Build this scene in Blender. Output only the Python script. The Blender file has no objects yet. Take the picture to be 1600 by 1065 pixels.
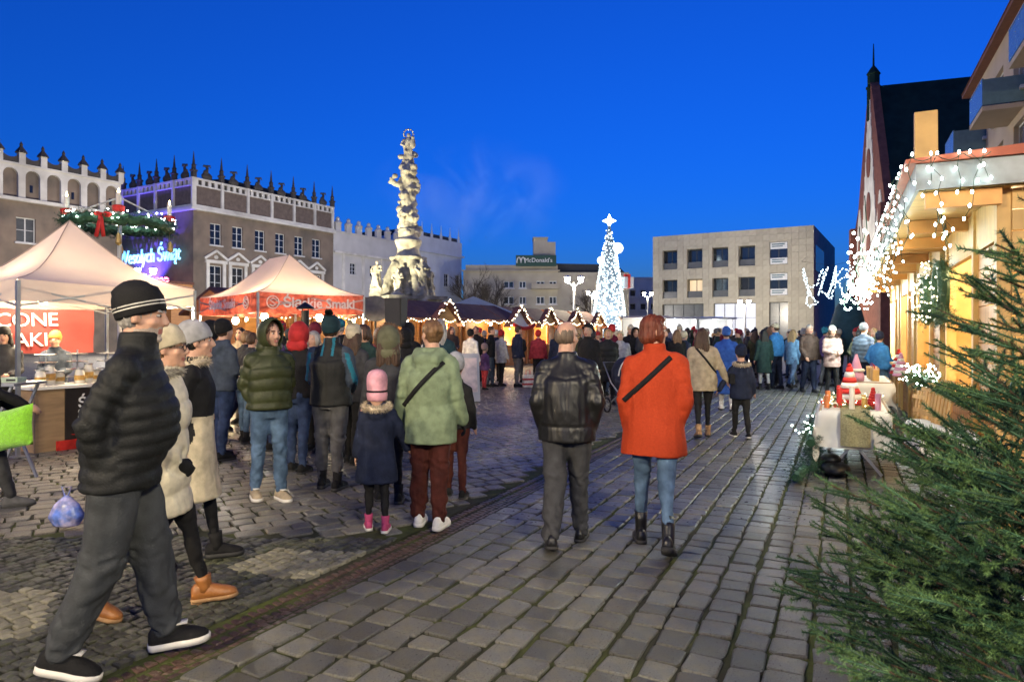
import bpy, bmesh, math, random
import numpy as np
from mathutils import Vector, Matrix
random.seed(7); np.random.seed(7)
scene = bpy.context.scene
COL = scene.collection
WORK = bpy.data.scenes.new('workbench')                  # scratch scene for evaluating modifiers, removed at the end
# ------------------------------------------------------------------ camera, sky, exposure
F = 1067.0; CX = 800.0; HY = 520.0; CAMH = 1.6          # photo pixels: focal length, centre, horizon, eye height in metres
cam = bpy.data.cameras.new('camera'); camo = bpy.data.objects.new('camera', cam); COL.objects.link(camo)
cam.sensor_width = 36.0; cam.lens = 36.0 * F / 1600.0; cam.clip_end = 3000; cam.clip_start = .05
camo.location = (0, 0, CAMH); camo.rotation_euler = (math.radians(90), 0, 0)
cam.shift_y = -(532.5 - HY) / 1600.0
cam.dof.use_dof = True; cam.dof.focus_distance = 6.5; cam.dof.aperture_fstop = 4.0
scene.camera = camo
world = bpy.data.worlds.new('World'); scene.world = world; world.use_nodes = True
wn, wl = world.node_tree.nodes, world.node_tree.links
sky = wn.new('ShaderNodeTexSky'); sky.sky_type = 'NISHITA'; sky.sun_disc = False
sky.sun_elevation = math.radians(2.0); sky.sun_rotation = math.radians(200); sky.ozone_density = 6; sky.dust_density = .4
wm = wn.new('ShaderNodeMix'); wm.data_type = 'RGBA'; wm.blend_type = 'MULTIPLY'; wm.inputs[0].default_value = 1
wl.new(sky.outputs[0], wm.inputs[6]); wm.inputs[7].default_value = (.46, .68, 1.24, 1)
wl.new(wm.outputs[2], wn['Background'].inputs[0]); wn['Background'].inputs[1].default_value = .15
vs = scene.view_settings; vs.view_transform = 'Standard'; vs.look = 'None'; vs.exposure = 1.62; vs.gamma = 1; vs.use_curve_mapping = False
scene.cycles.use_denoising = True
scene.cycles.max_bounces = 6; scene.cycles.transparent_max_bounces = 12; scene.cycles.sample_clamp_indirect = 4.0
scene.cycles.caustics_reflective = False; scene.cycles.caustics_refractive = False
# ------------------------------------------------------------------ places
def G(px, py, z=0.0):                                    # pixel on a level plane -> point
    d = F * (CAMH - z) / (py - HY); return Vector(((px - CX) / F * d, d, z))
def AT(px, d, py=None):                                  # pixel at a known distance
    return Vector(((px - CX) / F * d, d, 0 if py is None else CAMH + (HY - py) / F * d))
TH = math.atan((1313 - CX) / F); UD = Vector((math.sin(TH), math.cos(TH), 0)); VD = Vector((math.cos(TH), -math.sin(TH), 0))
def UV(u, v, z=0.0): p = UD * u + VD * v; return Vector((p.x, p.y, z))
# ------------------------------------------------------------------ materials
MATS = {}
def mat(name, col, rough=.65, metal=0., var=.15, vsc=5., bump=.0, bsc=60., spec=.4, sheen=0., emit=None, es=0., coat=0., alpha=1., trans=0., island=0., obrand=0., stretch=None, rvar=0., sss=0., tint2=None, t2s=2., ior=1.45):
    if name in MATS: return MATS[name]
    m = bpy.data.materials.new(name); m.use_nodes = True; MATS[name] = m
    n, l = m.node_tree.nodes, m.node_tree.links; b = n['Principled BSDF']
    c4 = (*col, 1.)
    b.inputs['Roughness'].default_value = rough; b.inputs['Metallic'].default_value = metal
    b.inputs['Specular IOR Level'].default_value = spec; b.inputs['IOR'].default_value = ior
    if sheen: b.inputs['Sheen Weight'].default_value = sheen; b.inputs['Sheen Roughness'].default_value = .5
    if coat: b.inputs['Coat Weight'].default_value = coat
    if alpha < 1: b.inputs['Alpha'].default_value = alpha
    if trans: b.inputs['Transmission Weight'].default_value = trans
    if sss: b.inputs['Subsurface Weight'].default_value = sss; b.inputs['Subsurface Radius'].default_value = (.8, .3, .2); b.inputs['Subsurface Scale'].default_value = .01
    tc = n.new('ShaderNodeTexCoord'); co = tc.outputs['Object']
    if stretch:
        mp = n.new('ShaderNodeMapping'); mp.inputs['Scale'].default_value = stretch; l.new(co, mp.inputs[0]); co = mp.outputs[0]
    cur = None
    if var or island or obrand or tint2:
        nz = n.new('ShaderNodeTexNoise'); nz.inputs['Scale'].default_value = vsc; nz.inputs['Detail'].default_value = 5; l.new(co, nz.inputs[0])
        mr = n.new('ShaderNodeMapRange'); mr.inputs[1].default_value = .3; mr.inputs[2].default_value = .7; mr.inputs[3].default_value = 1 - var; mr.inputs[4].default_value = 1 + var
        l.new(nz.outputs[0], mr.inputs[0]); cur = mr.outputs[0]
        if island:
            g = n.new('ShaderNodeNewGeometry'); oi = n.new('ShaderNodeObjectInfo'); ad = n.new('ShaderNodeMath'); ad.operation = 'ADD'
            l.new(g.outputs['Random Per Island'], ad.inputs[0]); l.new(oi.outputs['Random'], ad.inputs[1])
            fr = n.new('ShaderNodeMath'); fr.operation = 'FRACT'; l.new(ad.outputs[0], fr.inputs[0])
            m2 = n.new('ShaderNodeMapRange'); m2.inputs[3].default_value = 1 - island; m2.inputs[4].default_value = 1 + island; l.new(fr.outputs[0], m2.inputs[0])
            mu = n.new('ShaderNodeMath'); mu.operation = 'MULTIPLY'; l.new(cur, mu.inputs[0]); l.new(m2.outputs[0], mu.inputs[1]); cur = mu.outputs[0]
        if obrand:
            oi = n.new('ShaderNodeObjectInfo'); m2 = n.new('ShaderNodeMapRange'); m2.inputs[3].default_value = 1 - obrand; m2.inputs[4].default_value = 1 + obrand
            l.new(oi.outputs['Random'], m2.inputs[0]); mu = n.new('ShaderNodeMath'); mu.operation = 'MULTIPLY'; l.new(cur, mu.inputs[0]); l.new(m2.outputs[0], mu.inputs[1]); cur = mu.outputs[0]
        mx = n.new('ShaderNodeVectorMath'); mx.operation = 'SCALE'
        if tint2:
            nt = n.new('ShaderNodeTexNoise'); nt.inputs['Scale'].default_value = t2s; nt.inputs['Detail'].default_value = 6; l.new(co, nt.inputs[0])
            rp = n.new('ShaderNodeMapRange'); rp.inputs[1].default_value = .42; rp.inputs[2].default_value = .66; l.new(nt.outputs[0], rp.inputs[0])
            mc = n.new('ShaderNodeMix'); mc.data_type = 'RGBA'; mc.inputs[6].default_value = c4; mc.inputs[7].default_value = (*tint2, 1); l.new(rp.outputs[0], mc.inputs[0])
            l.new(mc.outputs[2], mx.inputs[0])
        else: mx.inputs[0].default_value = col
        l.new(cur, mx.inputs['Scale']); l.new(mx.outputs[0], b.inputs['Base Color'])
        if rvar:
            r2 = n.new('ShaderNodeMapRange'); r2.inputs[1].default_value = .3; r2.inputs[2].default_value = .7; r2.inputs[3].default_value = rough - rvar; r2.inputs[4].default_value = rough + rvar
            l.new(nz.outputs[0], r2.inputs[0]); l.new(r2.outputs[0], b.inputs['Roughness'])
    else: b.inputs['Base Color'].default_value = c4
    if bump:
        nb = n.new('ShaderNodeTexNoise'); nb.inputs['Scale'].default_value = bsc; nb.inputs['Detail'].default_value = 4; l.new(co, nb.inputs[0])
        bp = n.new('ShaderNodeBump'); bp.inputs['Strength'].default_value = bump; bp.inputs['Distance'].default_value = .02; l.new(nb.outputs[0], bp.inputs['Height']); l.new(bp.outputs[0], b.inputs['Normal'])
    if emit: b.inputs['Emission Color'].default_value = (*emit, 1); b.inputs['Emission Strength'].default_value = es
    return m
def glow(name, col, es, sample=False):
    m = mat(name, (.8, .8, .8), .4, var=0, emit=col, es=es)
    if not sample: m.cycles.emission_sampling = 'NONE'
    return m
# ------------------------------------------------------------------ mesh builder
def rotz(a): return Matrix.Rotation(a, 3, 'Z')
class MB:
    def __init__(s): s.v = []; s.f = []; s.m = []; s.n = 0
    def add(s, vs_, fs, mi=0):
        k = s.n; s.v.extend([tuple(p) for p in vs_]); s.n += len(vs_)
        for f in fs: s.f.append(tuple(k + i for i in f)); s.m.append(mi)
        return s
    def box(s, c, d, rot=None, mi=0):
        c = Vector(c); p = []
        for z in (-.5, .5):
            for x, y in ((-.5, -.5), (.5, -.5), (.5, .5), (-.5, .5)):
                w = Vector((x * d[0], y * d[1], z * d[2])); p.append(c + (rot @ w if rot else w))
        return s.add(p, [(3, 2, 1, 0), (4, 5, 6, 7), (0, 1, 5, 4), (1, 2, 6, 5), (2, 3, 7, 6), (3, 0, 4, 7)], mi)
    def bb(s, x0, x1, y0, y1, z0, z1, mi=0): return s.box(((x0 + x1) / 2, (y0 + y1) / 2, (z0 + z1) / 2), (x1 - x0, y1 - y0, z1 - z0), None, mi)
    def bar(s, a, b, w, h=None, mi=0, up=(0, 0, 1)):
        a, b = Vector(a), Vector(b); d = b - a; L = d.length; d.normalize(); up = Vector(up)
        if abs(d.dot(up)) > .98: up = Vector((0, 1, 0))
        x = d.cross(up).normalized(); z = x.cross(d); R = Matrix((x, d, z)).transposed()
        return s.box((a + b) / 2, (w, L, h or w), R, mi)
    def tube(s, pts, rad, n=8, mi=0, cap=True, up=None, closed=False):
        pts = [Vector(p) for p in pts]; N = len(pts)
        if not hasattr(rad, '__len__'): rad = [rad] * N
        vv = []; fs = []; x = None
        for i, p in enumerate(pts):
            if closed: t = pts[(i + 1) % N] - pts[i - 1]
            else: t = pts[min(i + 1, N - 1)] - pts[max(i - 1, 0)]
            t.normalize()
            if x is None:
                u = Vector(up) if up else (Vector((1, 0, 0)) if abs(t.x) < .9 else Vector((0, 1, 0)))
                x = (u - t * u.dot(t)).normalized()
            else: x = (x - t * x.dot(t)); x.normalize()
            y = t.cross(x); r = rad[i]; rx, ry = (r if hasattr(r, '__len__') else (r, r))
            for k in range(n):
                a = 2 * math.pi * k / n; vv.append(p + x * (rx * math.cos(a)) + y * (ry * math.sin(a)))
        for i in range(N if closed else N - 1):
            for k in range(n):
                j = (i + 1) % N; fs.append((i * n + k, i * n + (k + 1) % n, j * n + (k + 1) % n, j * n + k))
        if cap and not closed: fs.append(tuple(range(n - 1, -1, -1))); fs.append(tuple((N - 1) * n + k for k in range(n)))
        return s.add(vv, fs, mi)
    def limb(s, pts, rad, n=12, mi=0, up=None):          # tube with rounded ends
        pts = [Vector(p) for p in pts]; r0 = rad[0]; r1 = rad[-1]
        m0 = max(r0) if hasattr(r0, '__len__') else r0; m1 = max(r1) if hasattr(r1, '__len__') else r1
        sc_ = lambda r, k: (r[0] * k, r[1] * k) if hasattr(r, '__len__') else r * k
        d0 = (pts[0] - pts[1]).normalized(); d1 = (pts[-1] - pts[-2]).normalized()
        P = [pts[0] + d0 * m0 * .95, pts[0] + d0 * m0 * .6] + pts + [pts[-1] + d1 * m1 * .6, pts[-1] + d1 * m1 * .95]
        R = [sc_(r0, .25), sc_(r0, .78)] + list(rad) + [sc_(r1, .78), sc_(r1, .25)]
        return s.tube(P, R, n, mi, True, up)
    def sec(s, secs, n=16, mi=0, cap=True):              # stacked ellipses (cx,cy,z,rx,ry)
        vv = []; fs = []
        for (cx, cy, z, rx, ry) in secs:
            for k in range(n): a = 2 * math.pi * k / n; vv.append((cx + rx * math.cos(a), cy + ry * math.sin(a), z))
        for i in range(len(secs) - 1):
            for k in range(n): fs.append((i * n + k, i * n + (k + 1) % n, (i + 1) * n + (k + 1) % n, (i + 1) * n + k))
        if cap: fs.append(tuple(range(n - 1, -1, -1))); fs.append(tuple((len(secs) - 1) * n + k for k in range(n)))
        return s.add(vv, fs, mi)
    def lathe(s, prof, c=(0, 0, 0), n=16, mi=0, rot=None, sx=1, sy=1):
        c = Vector(c); vv = []; fs = []
        for (r, z) in prof:
            for k in range(n):
                a = 2 * math.pi * k / n; w = Vector((r * sx * math.cos(a), r * sy * math.sin(a), z)); vv.append(c + (rot @ w if rot else w))
        for i in range(len(prof) - 1):
            for k in range(n): fs.append((i * n + k, i * n + (k + 1) % n, (i + 1) * n + (k + 1) % n, (i + 1) * n + k))
        fs.append(tuple(range(n - 1, -1, -1))); fs.append(tuple((len(prof) - 1) * n + k for k in range(n)))
        return s.add(vv, fs, mi)
    def ell(s, c, r, n=12, mi=0, rot=None):
        if not hasattr(r, '__len__'): r = (r, r, r)
        c = Vector(c); m = max(4, n // 2); vv = [c + (rot @ Vector((0, 0, -r[2])) if rot else Vector((0, 0, -r[2])))]; fs = []
        for i in range(1, m):
            t = -math.pi / 2 + math.pi * i / m
            for k in range(n):
                a = 2 * math.pi * k / n; w = Vector((r[0] * math.cos(t) * math.cos(a), r[1] * math.cos(t) * math.sin(a), r[2] * math.sin(t))); vv.append(c + (rot @ w if rot else w))
        w = Vector((0, 0, r[2])); vv.append(c + (rot @ w if rot else w)); top = len(vv) - 1
        for k in range(n):
            fs.append((0, 1 + (k + 1) % n, 1 + k)); fs.append((top, 1 + (m - 2) * n + k, 1 + (m - 2) * n + (k + 1) % n))
        for i in range(m - 2):
            for k in range(n): fs.append((1 + i * n + k, 1 + i * n + (k + 1) % n, 1 + (i + 1) * n + (k + 1) % n, 1 + (i + 1) * n + k))
        return s.add(vv, fs, mi)
    def prism(s, poly, a, b, mi=0, plane='xz', M=None):  # polygon extruded along the third axis from a to b
        P = []
        for t in (a, b):
            for (x, y) in poly:
                w = Vector((x, t, y)) if plane == 'xz' else (Vector((x, y, t)) if plane == 'xy' else Vector((t, x, y)))
                P.append(M @ w if M else w)
        n = len(poly); fs = [tuple(range(n)), tuple(range(2 * n - 1, n - 1, -1))] + [(k, k + n, (k + 1) % n + n, (k + 1) % n) for k in range(n)]
        return s.add(P, fs, mi)
    def mesh(s, name='mesh'):
        me = bpy.data.meshes.new(name); me.from_pydata(s.v, [], s.f); me.polygons.foreach_set('material_index', s.m); return me
    def build(s, name, mats, parent=None, smooth=False, fixn=True):
        me = s.mesh(name)
        if fixn:
            bm = bmesh.new(); bm.from_mesh(me); bmesh.ops.recalc_face_normals(bm, faces=bm.faces); bm.to_mesh(me); bm.free()
        return put(name, me, mats, parent, smooth)
def put(name, me, mats, parent=None, smooth=False, loc=None, rz=None):
    if not isinstance(mats, (list, tuple)): mats = [mats]
    if len(me.materials) == 0:
        for m in mats: me.materials.append(m)
    if smooth is True: me.polygons.foreach_set('use_smooth', [True] * len(me.polygons))
    elif smooth: me.set_sharp_from_angle(angle=math.radians(smooth))
    o = bpy.data.objects.new(name, me); COL.objects.link(o); o.parent = parent
    if loc is not None: o.location = loc
    if rz is not None: o.rotation_euler.z = rz
    return o
def tag(o, label, cat=None, group=None, kind=None):
    if label: o['label'] = label
    if cat: o['category'] = cat
    if group: o['group'] = group
    if kind: o['kind'] = kind
    return o
def thing(name, label, cat, loc=(0, 0, 0), rz=0., group=None):
    o = bpy.data.objects.new(name, None); COL.objects.link(o); o.location = loc; o.rotation_euler.z = rz; o.empty_display_size = .1
    return tag(o, label, cat, group)
def struct(o, label=None): o['kind'] = 'structure'; return tag(o, label)
def stuff(o): o['kind'] = 'stuff'; return o
def lamp(name, kind, loc, power, col, parent=None, size=.1, rot=None, spot=None, blend=.5):
    L = bpy.data.lights.new(name, kind); L.energy = power; L.color = col
    if kind == 'AREA': L.size = size
    elif kind != 'SUN': L.shadow_soft_size = size
    if kind == 'SPOT': L.spot_size = math.radians(spot); L.spot_blend = blend
    o = bpy.data.objects.new(name, L); COL.objects.link(o); o.parent = parent; o.location = loc
    if rot is not None: o.rotation_euler = rot
    return o
def aim(o, target): d = Vector(target) - o.location; o.rotation_euler = d.to_track_quat('-Z', 'Y').to_euler()
def textmesh(s, size, depth=.004, shear=0, spacing=1., align='CENTER', bold=0.):
    c = bpy.data.curves.new('lettering', 'FONT'); c.body = s; c.size = size; c.extrude = depth; c.align_x = align; c.align_y = 'CENTER'; c.shear = shear; c.space_character = spacing; c.offset = bold; c.resolution_u = 3
    o = bpy.data.objects.new('lettering', c); WORK.collection.objects.link(o)
    WORK.view_layers[0].update(); dg = WORK.view_layers[0].depsgraph; me = bpy.data.meshes.new_from_object(o.evaluated_get(dg)); bpy.data.objects.remove(o); bpy.data.curves.remove(c)
    me.materials.clear(); return me
def face_rot(n):                                         # text plane: x along the wall, y up, z = outward normal n
    n = Vector(n).normalized(); x = Vector((0, 0, 1)).cross(n).normalized(); return Matrix((x, Vector((0, 0, 1)), n)).transposed().to_euler()
# numpy value noise
def vnoise(P, seed=0):
    i = np.floor(P).astype(np.int64); f = P - i; f = f * f * (3 - 2 * f); out = 0
    def h(a, b, c):
        x = (a * 374761393 + b * 668265263 + c * 2147483647 + seed * 974711) & 0xffffffff
        x = ((x ^ (x >> 13)) * 1274126177) & 0xffffffff; return ((x ^ (x >> 16)) & 0xffff) / 65535.
    for dx in (0, 1):
        for dy in (0, 1):
            for dz in (0, 1):
                w = (f[:, 0] if dx else 1 - f[:, 0]) * (f[:, 1] if dy else 1 - f[:, 1]) * (f[:, 2] if dz else 1 - f[:, 2]); out = out + w * h(i[:, 0] + dx, i[:, 1] + dy, i[:, 2] + dz)
    return out * 2 - 1
def remesh(mb, voxel, it=4, fac=.5, dec=0):
    me = mb.mesh('tmp'); o = bpy.data.objects.new('tmp', me); WORK.collection.objects.link(o)
    r = o.modifiers.new('r', 'REMESH'); r.mode = 'VOXEL'; r.voxel_size = voxel
    if it: sm = o.modifiers.new('s', 'SMOOTH'); sm.factor = fac; sm.iterations = it
    if dec: d = o.modifiers.new('d', 'DECIMATE'); d.ratio = dec
    WORK.view_layers[0].update(); dg = WORK.view_layers[0].depsgraph; nm = bpy.data.meshes.new_from_object(o.evaluated_get(dg))
    bpy.data.objects.remove(o); bpy.data.meshes.remove(me); return nm
def getv(me): a = np.empty(len(me.vertices) * 3, np.float32); me.vertices.foreach_get('co', a); return a.reshape(-1, 3).astype(float)
def getn(me): a = np.empty(len(me.vertices) * 3, np.float32); me.vertices.foreach_get('normal', a); return a.reshape(-1, 3).astype(float)
def setv(me, V): me.vertices.foreach_set('co', V.astype(np.float32).ravel()); me.update()
# ------------------------------------------------------------------ ground and paving
def brickmat(name, c1, c2, mortar, sx, sy, rot=0., rough=.55):
    m = bpy.data.materials.new(name); m.use_nodes = True; n, l = m.node_tree.nodes, m.node_tree.links; b = n['Principled BSDF']
    tc = n.new('ShaderNodeTexCoord'); mp = n.new('ShaderNodeMapping'); mp.inputs['Rotation'].default_value = (0, 0, rot); l.new(tc.outputs['Object'], mp.inputs[0])
    br = n.new('ShaderNodeTexBrick'); l.new(mp.outputs[0], br.inputs[0]); br.inputs['Color1'].default_value = (*c1, 1); br.inputs['Color2'].default_value = (*c2, 1); br.inputs['Mortar'].default_value = (*mortar, 1)
    br.inputs['Scale'].default_value = 1; br.inputs['Brick Width'].default_value = sx; br.inputs['Row Height'].default_value = sy; br.inputs['Mortar Size'].default_value = .012; br.inputs['Mortar Smooth'].default_value = .3
    nz = n.new('ShaderNodeTexNoise'); nz.inputs['Scale'].default_value = .7; nz.inputs['Detail'].default_value = 6; l.new(mp.outputs[0], nz.inputs[0])
    mr = n.new('ShaderNodeMapRange'); mr.inputs[3].default_value = .6; mr.inputs[4].default_value = 1.4; l.new(nz.outputs[0], mr.inputs[0])
    vm = n.new('ShaderNodeVectorMath'); vm.operation = 'SCALE'; l.new(br.outputs[0], vm.inputs[0]); l.new(mr.outputs[0], vm.inputs['Scale']); l.new(vm.outputs[0], b.inputs['Base Color'])
    b.inputs['Roughness'].default_value = rough
    bp = n.new('ShaderNodeBump'); bp.inputs['Strength'].default_value = .6; bp.inputs['Distance'].default_value = .01; bp.invert = True; l.new(br.outputs['Fac'], bp.inputs['Height']); l.new(bp.outputs[0], b.inputs['Normal'])
    return m
M_joint = mat('joint_earth', (.03, .03, .018), .95, var=.4, vsc=9, bump=.6, bsc=120, tint2=(.075, .095, .015), t2s=.9)
M_sett = mat('granite_sett', (.102, .102, .097), .36, var=.34, vsc=16, bump=.55, bsc=70, island=.36, rvar=.12, spec=.5, tint2=(.13, .122, .088), t2s=1.7)
M_sett2 = mat('granite_sett_warm', (.13, .12, .097), .36, var=.32, vsc=15, bump=.5, bsc=70, island=.3, rvar=.12, spec=.5, tint2=(.1, .1, .1), t2s=.8)
M_cob = mat('dark_cobble', (.05, .05, .048), .55, var=.3, vsc=30, bump=.4, bsc=160, island=.4, tint2=(.07, .075, .045), t2s=3)
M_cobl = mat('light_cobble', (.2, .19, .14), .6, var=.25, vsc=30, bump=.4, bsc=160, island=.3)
M_gut = mat('gutter_brick', (.075, .042, .03), .36, var=.3, vsc=20, bump=.4, bsc=150, island=.4, spec=.6)
def sheet(name, poly, z, m):
    me = bpy.data.meshes.new(name); me.from_pydata([(p[0], p[1], z) for p in poly], [], [tuple(range(len(poly)))]); 
    o = put(name, me, m); return struct(o)
M_far = brickmat('far_paving', (.12, .118, .108), (.15, .145, .13), (.03, .03, .024), .2, .19, -math.radians(60) + math.pi / 2)
gr = sheet('ground', [(-900, -900), (900, -900), (900, 900), (-900, 900)], -.06, mat('town_ground', (.06, .06, .055), .8, var=.3, vsc=.3))
FARLIM = 25.0
sq_far = sheet('far_square', [(-60, FARLIM - .3), (70, FARLIM - .3), (70, 140), (-60, 140)], -.006, M_far)
TPL = []                                               # unit sett: octagonal top with worn edges
def sett_arrays(S, rnd):
    # S rows: x,y,w,l,rot,z
    n = len(S); out = np.zeros((n, 25, 3)); q = .16
    base = np.array([(1 - q, -1), (1, -1 + q), (1, 1 - q), (1 - q, 1), (-1 + q, 1), (-1, 1 - q), (-1, -1 + q), (-1 + q, -1)]) * .5
    jit = rnd.uniform(-.045, .045, (n, 8, 2))
    ring = base[None] + jit
    w = S[:, 2][:, None]; l = S[:, 3][:, None]
    for k, (ins, z) in enumerate(((.008, 0.), (0., -.006), (.002, -.04))):
        sx = (w - 2 * ins) ; sy = (l - 2 * ins)
        out[:, k * 8:(k + 1) * 8, 0] = ring[:, :, 0] * sx; out[:, k * 8:(k + 1) * 8, 1] = ring[:, :, 1] * sy; out[:, k * 8:(k + 1) * 8, 2] = z
    out[:, 24, 2] = .0012
    out[:, 8:16, 2] += rnd.uniform(-.003, .003, (n, 8)); out[:, 0:8, 2] += rnd.uniform(-.0015, .0015, (n, 8))
    tx = rnd.normal(0, .01, n); ty = rnd.normal(0, .01, n)
    out[:, :, 2] += out[:, :, 0] * tx[:, None] + out[:, :, 1] * ty[:, None]
    return out
SF = [(24, k, (k + 1) % 8) for k in range(8)]
SQ = [(k, 8 + k, 8 + (k + 1) % 8, (k + 1) % 8) for k in range(8)] + [(8 + k, 16 + k, 16 + (k + 1) % 8, 8 + (k + 1) % 8) for k in range(8)]
def pave(parent, name, S, m, nind=300, zoff=0.):
    S = np.array(S); rnd = np.random.RandomState(len(S))
    L = sett_arrays(S, rnd); 
    px = CX + F * S[:, 0] / np.maximum(S[:, 1], .2); py = HY + F * CAMH / np.maximum(S[:, 1], .2)
    vis = (px > -10) & (px < 1610) & (py < 1085) & (S[:, 1] > .5)
    key = np.where(vis, S[:, 1], 1e6); order = np.argsort(key); ind = order[:min(nind, int(vis.sum()))]
    isin = np.zeros(len(S), bool); isin[ind] = True
    faces = SF + SQ
    nv = 12; var = []
    for k in range(nv):                                  # shared meshes for the single stones
        i = ind[k % len(ind)]; P = L[i].copy(); P[:, 0] /= S[i, 2]; P[:, 1] /= S[i, 3]
        me = bpy.data.meshes.new(name); me.from_pydata([tuple(p) for p in P], [], faces); me.polygons.foreach_set('use_smooth', [k_ >= 8 and False for k_ in range(len(faces))]); me.materials.append(m); var.append(me)
    for j, i in enumerate(ind):
        o = bpy.data.objects.new(name, var[j % nv]); COL.objects.link(o); o.parent = parent
        o.location = (S[i, 0], S[i, 1], S[i, 5] + zoff); o.rotation_euler.z = S[i, 4] + (math.pi if j % 3 == 0 else 0); o.scale = (S[i, 2], S[i, 3], 1)
    R = np.where(~isin)[0]
    c, s_ = np.cos(S[R, 4])[:, None], np.sin(S[R, 4])[:, None]; P = L[R]; W = P.copy()
    W[:, :, 0] = P[:, :, 0] * c - P[:, :, 1] * s_ + S[R, 0][:, None]; W[:, :, 1] = P[:, :, 0] * s_ + P[:, :, 1] * c + S[R, 1][:, None]; W[:, :, 2] += S[R, 5][:, None] + zoff
    far = S[R, 1] > 8.5; nr = len(R); V = W.reshape(-1, 3)
    W[far, 8:16, 2] -= .01; V = W.reshape(-1, 3)
    tri = (np.array(SF)[None] + (np.arange(nr) * 25)[:, None, None]).reshape(-1, 3); q3 = np.array(SQ)[None] + (np.arange(nr) * 25)[:, None, None]; qd = np.concatenate([q3[:, :8].reshape(-1, 4), q3[~far, 8:].reshape(-1, 4)])
    me = bpy.data.meshes.new(name); me.vertices.add(len(V)); me.vertices.foreach_set('co', V.astype(np.float32).ravel())
    loops = np.concatenate([tri.ravel(), qd.ravel()]); me.loops.add(len(loops)); me.loops.foreach_set('vertex_index', loops.astype(np.int32))
    st = np.concatenate([np.arange(len(tri)) * 3, len(tri) * 3 + np.arange(len(qd)) * 4]); me.polygons.add(len(st)); me.polygons.foreach_set('loop_start', st.astype(np.int32))
    me.polygons.foreach_set('use_smooth', [False] * len(st)); me.update(calc_edges=True); me.validate()
    bm = bmesh.new(); bm.from_mesh(me); bmesh.ops.delete(bm, geom=[v for v in bm.verts if not v.link_faces], context='VERTS'); bm.to_mesh(me); bm.free()
    stuff(put(name, me, m, parent))
VG0, VG1 = -3.12, -2.80
def street_rows():
    S = []; v = VG1 + .1; r = random.Random(3)
    while v < 4.6:
        u = 1.0 + r.random() * .2; w = .19 + r.uniform(-.012, .012)
        while u < 27.5:
            l = r.uniform(.15, .245); p = UV(u + l / 2, v)
            if p.y < FARLIM: S.append((p.x + r.uniform(-.003, .003), p.y + r.uniform(-.003, .003), w - r.uniform(.016, .03), l - r.uniform(.01, .022), -TH + r.uniform(-.025, .025), r.uniform(-.004, .002)))
            u += l
        v += w
    return S
bed = sheet('street_pavement', [tuple(UV(.3, VG1 - .02)[:2]), tuple(UV(.3, 4.8)[:2]), tuple(UV(28.6, 4.8)[:2]), tuple(UV(28.6, VG1 - .02)[:2])], -.0165, M_joint)
pave(bed, 'paving_stone', street_rows(), M_sett)
# left field, rows turned the other way
LA = math.radians(58)
def left_rows():
    S = []; r = random.Random(5); a = Vector((math.sin(LA), math.cos(LA), 0)); b = Vector((math.cos(LA), -math.sin(LA), 0))
    k = -30.
    while k < 14:
        w = .185 + r.uniform(-.015, .015); q = -14. + r.random() * .2
        while q < 34:
            l = r.uniform(.16, .27); p = a * (q + l / 2) + b * k; q += l
            if p.y < 5.45 or p.y > FARLIM or p.x < -19 or abs(p.x) > p.y * .9 + 1.8: continue
            if p.x * VD.x + p.y * VD.y > VG0 - .1: continue
            S.append((p.x, p.y, l - r.uniform(.012, .03), w - r.uniform(.012, .028), math.pi / 2 - LA + r.uniform(-.02, .02), r.uniform(-.003, .002)))
        k += w
    return S
def lfpoly(y0, y1): return [(-21, y0), (-21, y1)] + [tuple((UV((y1 - VG0 * VD.y) / UD.y, VG0 + .01))[:2]), tuple((UV((y0 - VG0 * VD.y) / UD.y, VG0 + .01))[:2])]
bed2 = sheet('square_pavement', lfpoly(5.35, FARLIM), -.0165, M_joint)
pave(bed2, 'paving_stone', left_rows(), M_sett2)
bed3 = sheet('cobbled_band', lfpoly(.6, 5.38), -.025, M_joint)
def inpoly(x, y, P):
    c = False; j = len(P) - 1
    for i in range(len(P)):
        if (P[i][1] > y) != (P[j][1] > y) and x < (P[j][0] - P[i][0]) * (y - P[i][1]) / (P[j][1] - P[i][1]) + P[i][0]: c = not c
        j = i
    return c
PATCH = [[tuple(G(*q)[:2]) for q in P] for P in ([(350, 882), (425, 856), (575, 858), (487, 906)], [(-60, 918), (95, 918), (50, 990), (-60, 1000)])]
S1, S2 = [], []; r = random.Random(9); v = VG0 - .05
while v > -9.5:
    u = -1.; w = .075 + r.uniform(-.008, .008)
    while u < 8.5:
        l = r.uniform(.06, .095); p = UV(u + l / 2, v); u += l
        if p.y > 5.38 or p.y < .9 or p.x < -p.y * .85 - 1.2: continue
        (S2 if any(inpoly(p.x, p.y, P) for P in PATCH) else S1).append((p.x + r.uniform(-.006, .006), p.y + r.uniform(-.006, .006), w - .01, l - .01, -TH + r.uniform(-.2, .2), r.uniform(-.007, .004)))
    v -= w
pave(bed3, 'cobble', S1, M_cob, 240, -.002); pave(bed3, 'cobble', S2, M_cobl, 60, 0)
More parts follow.
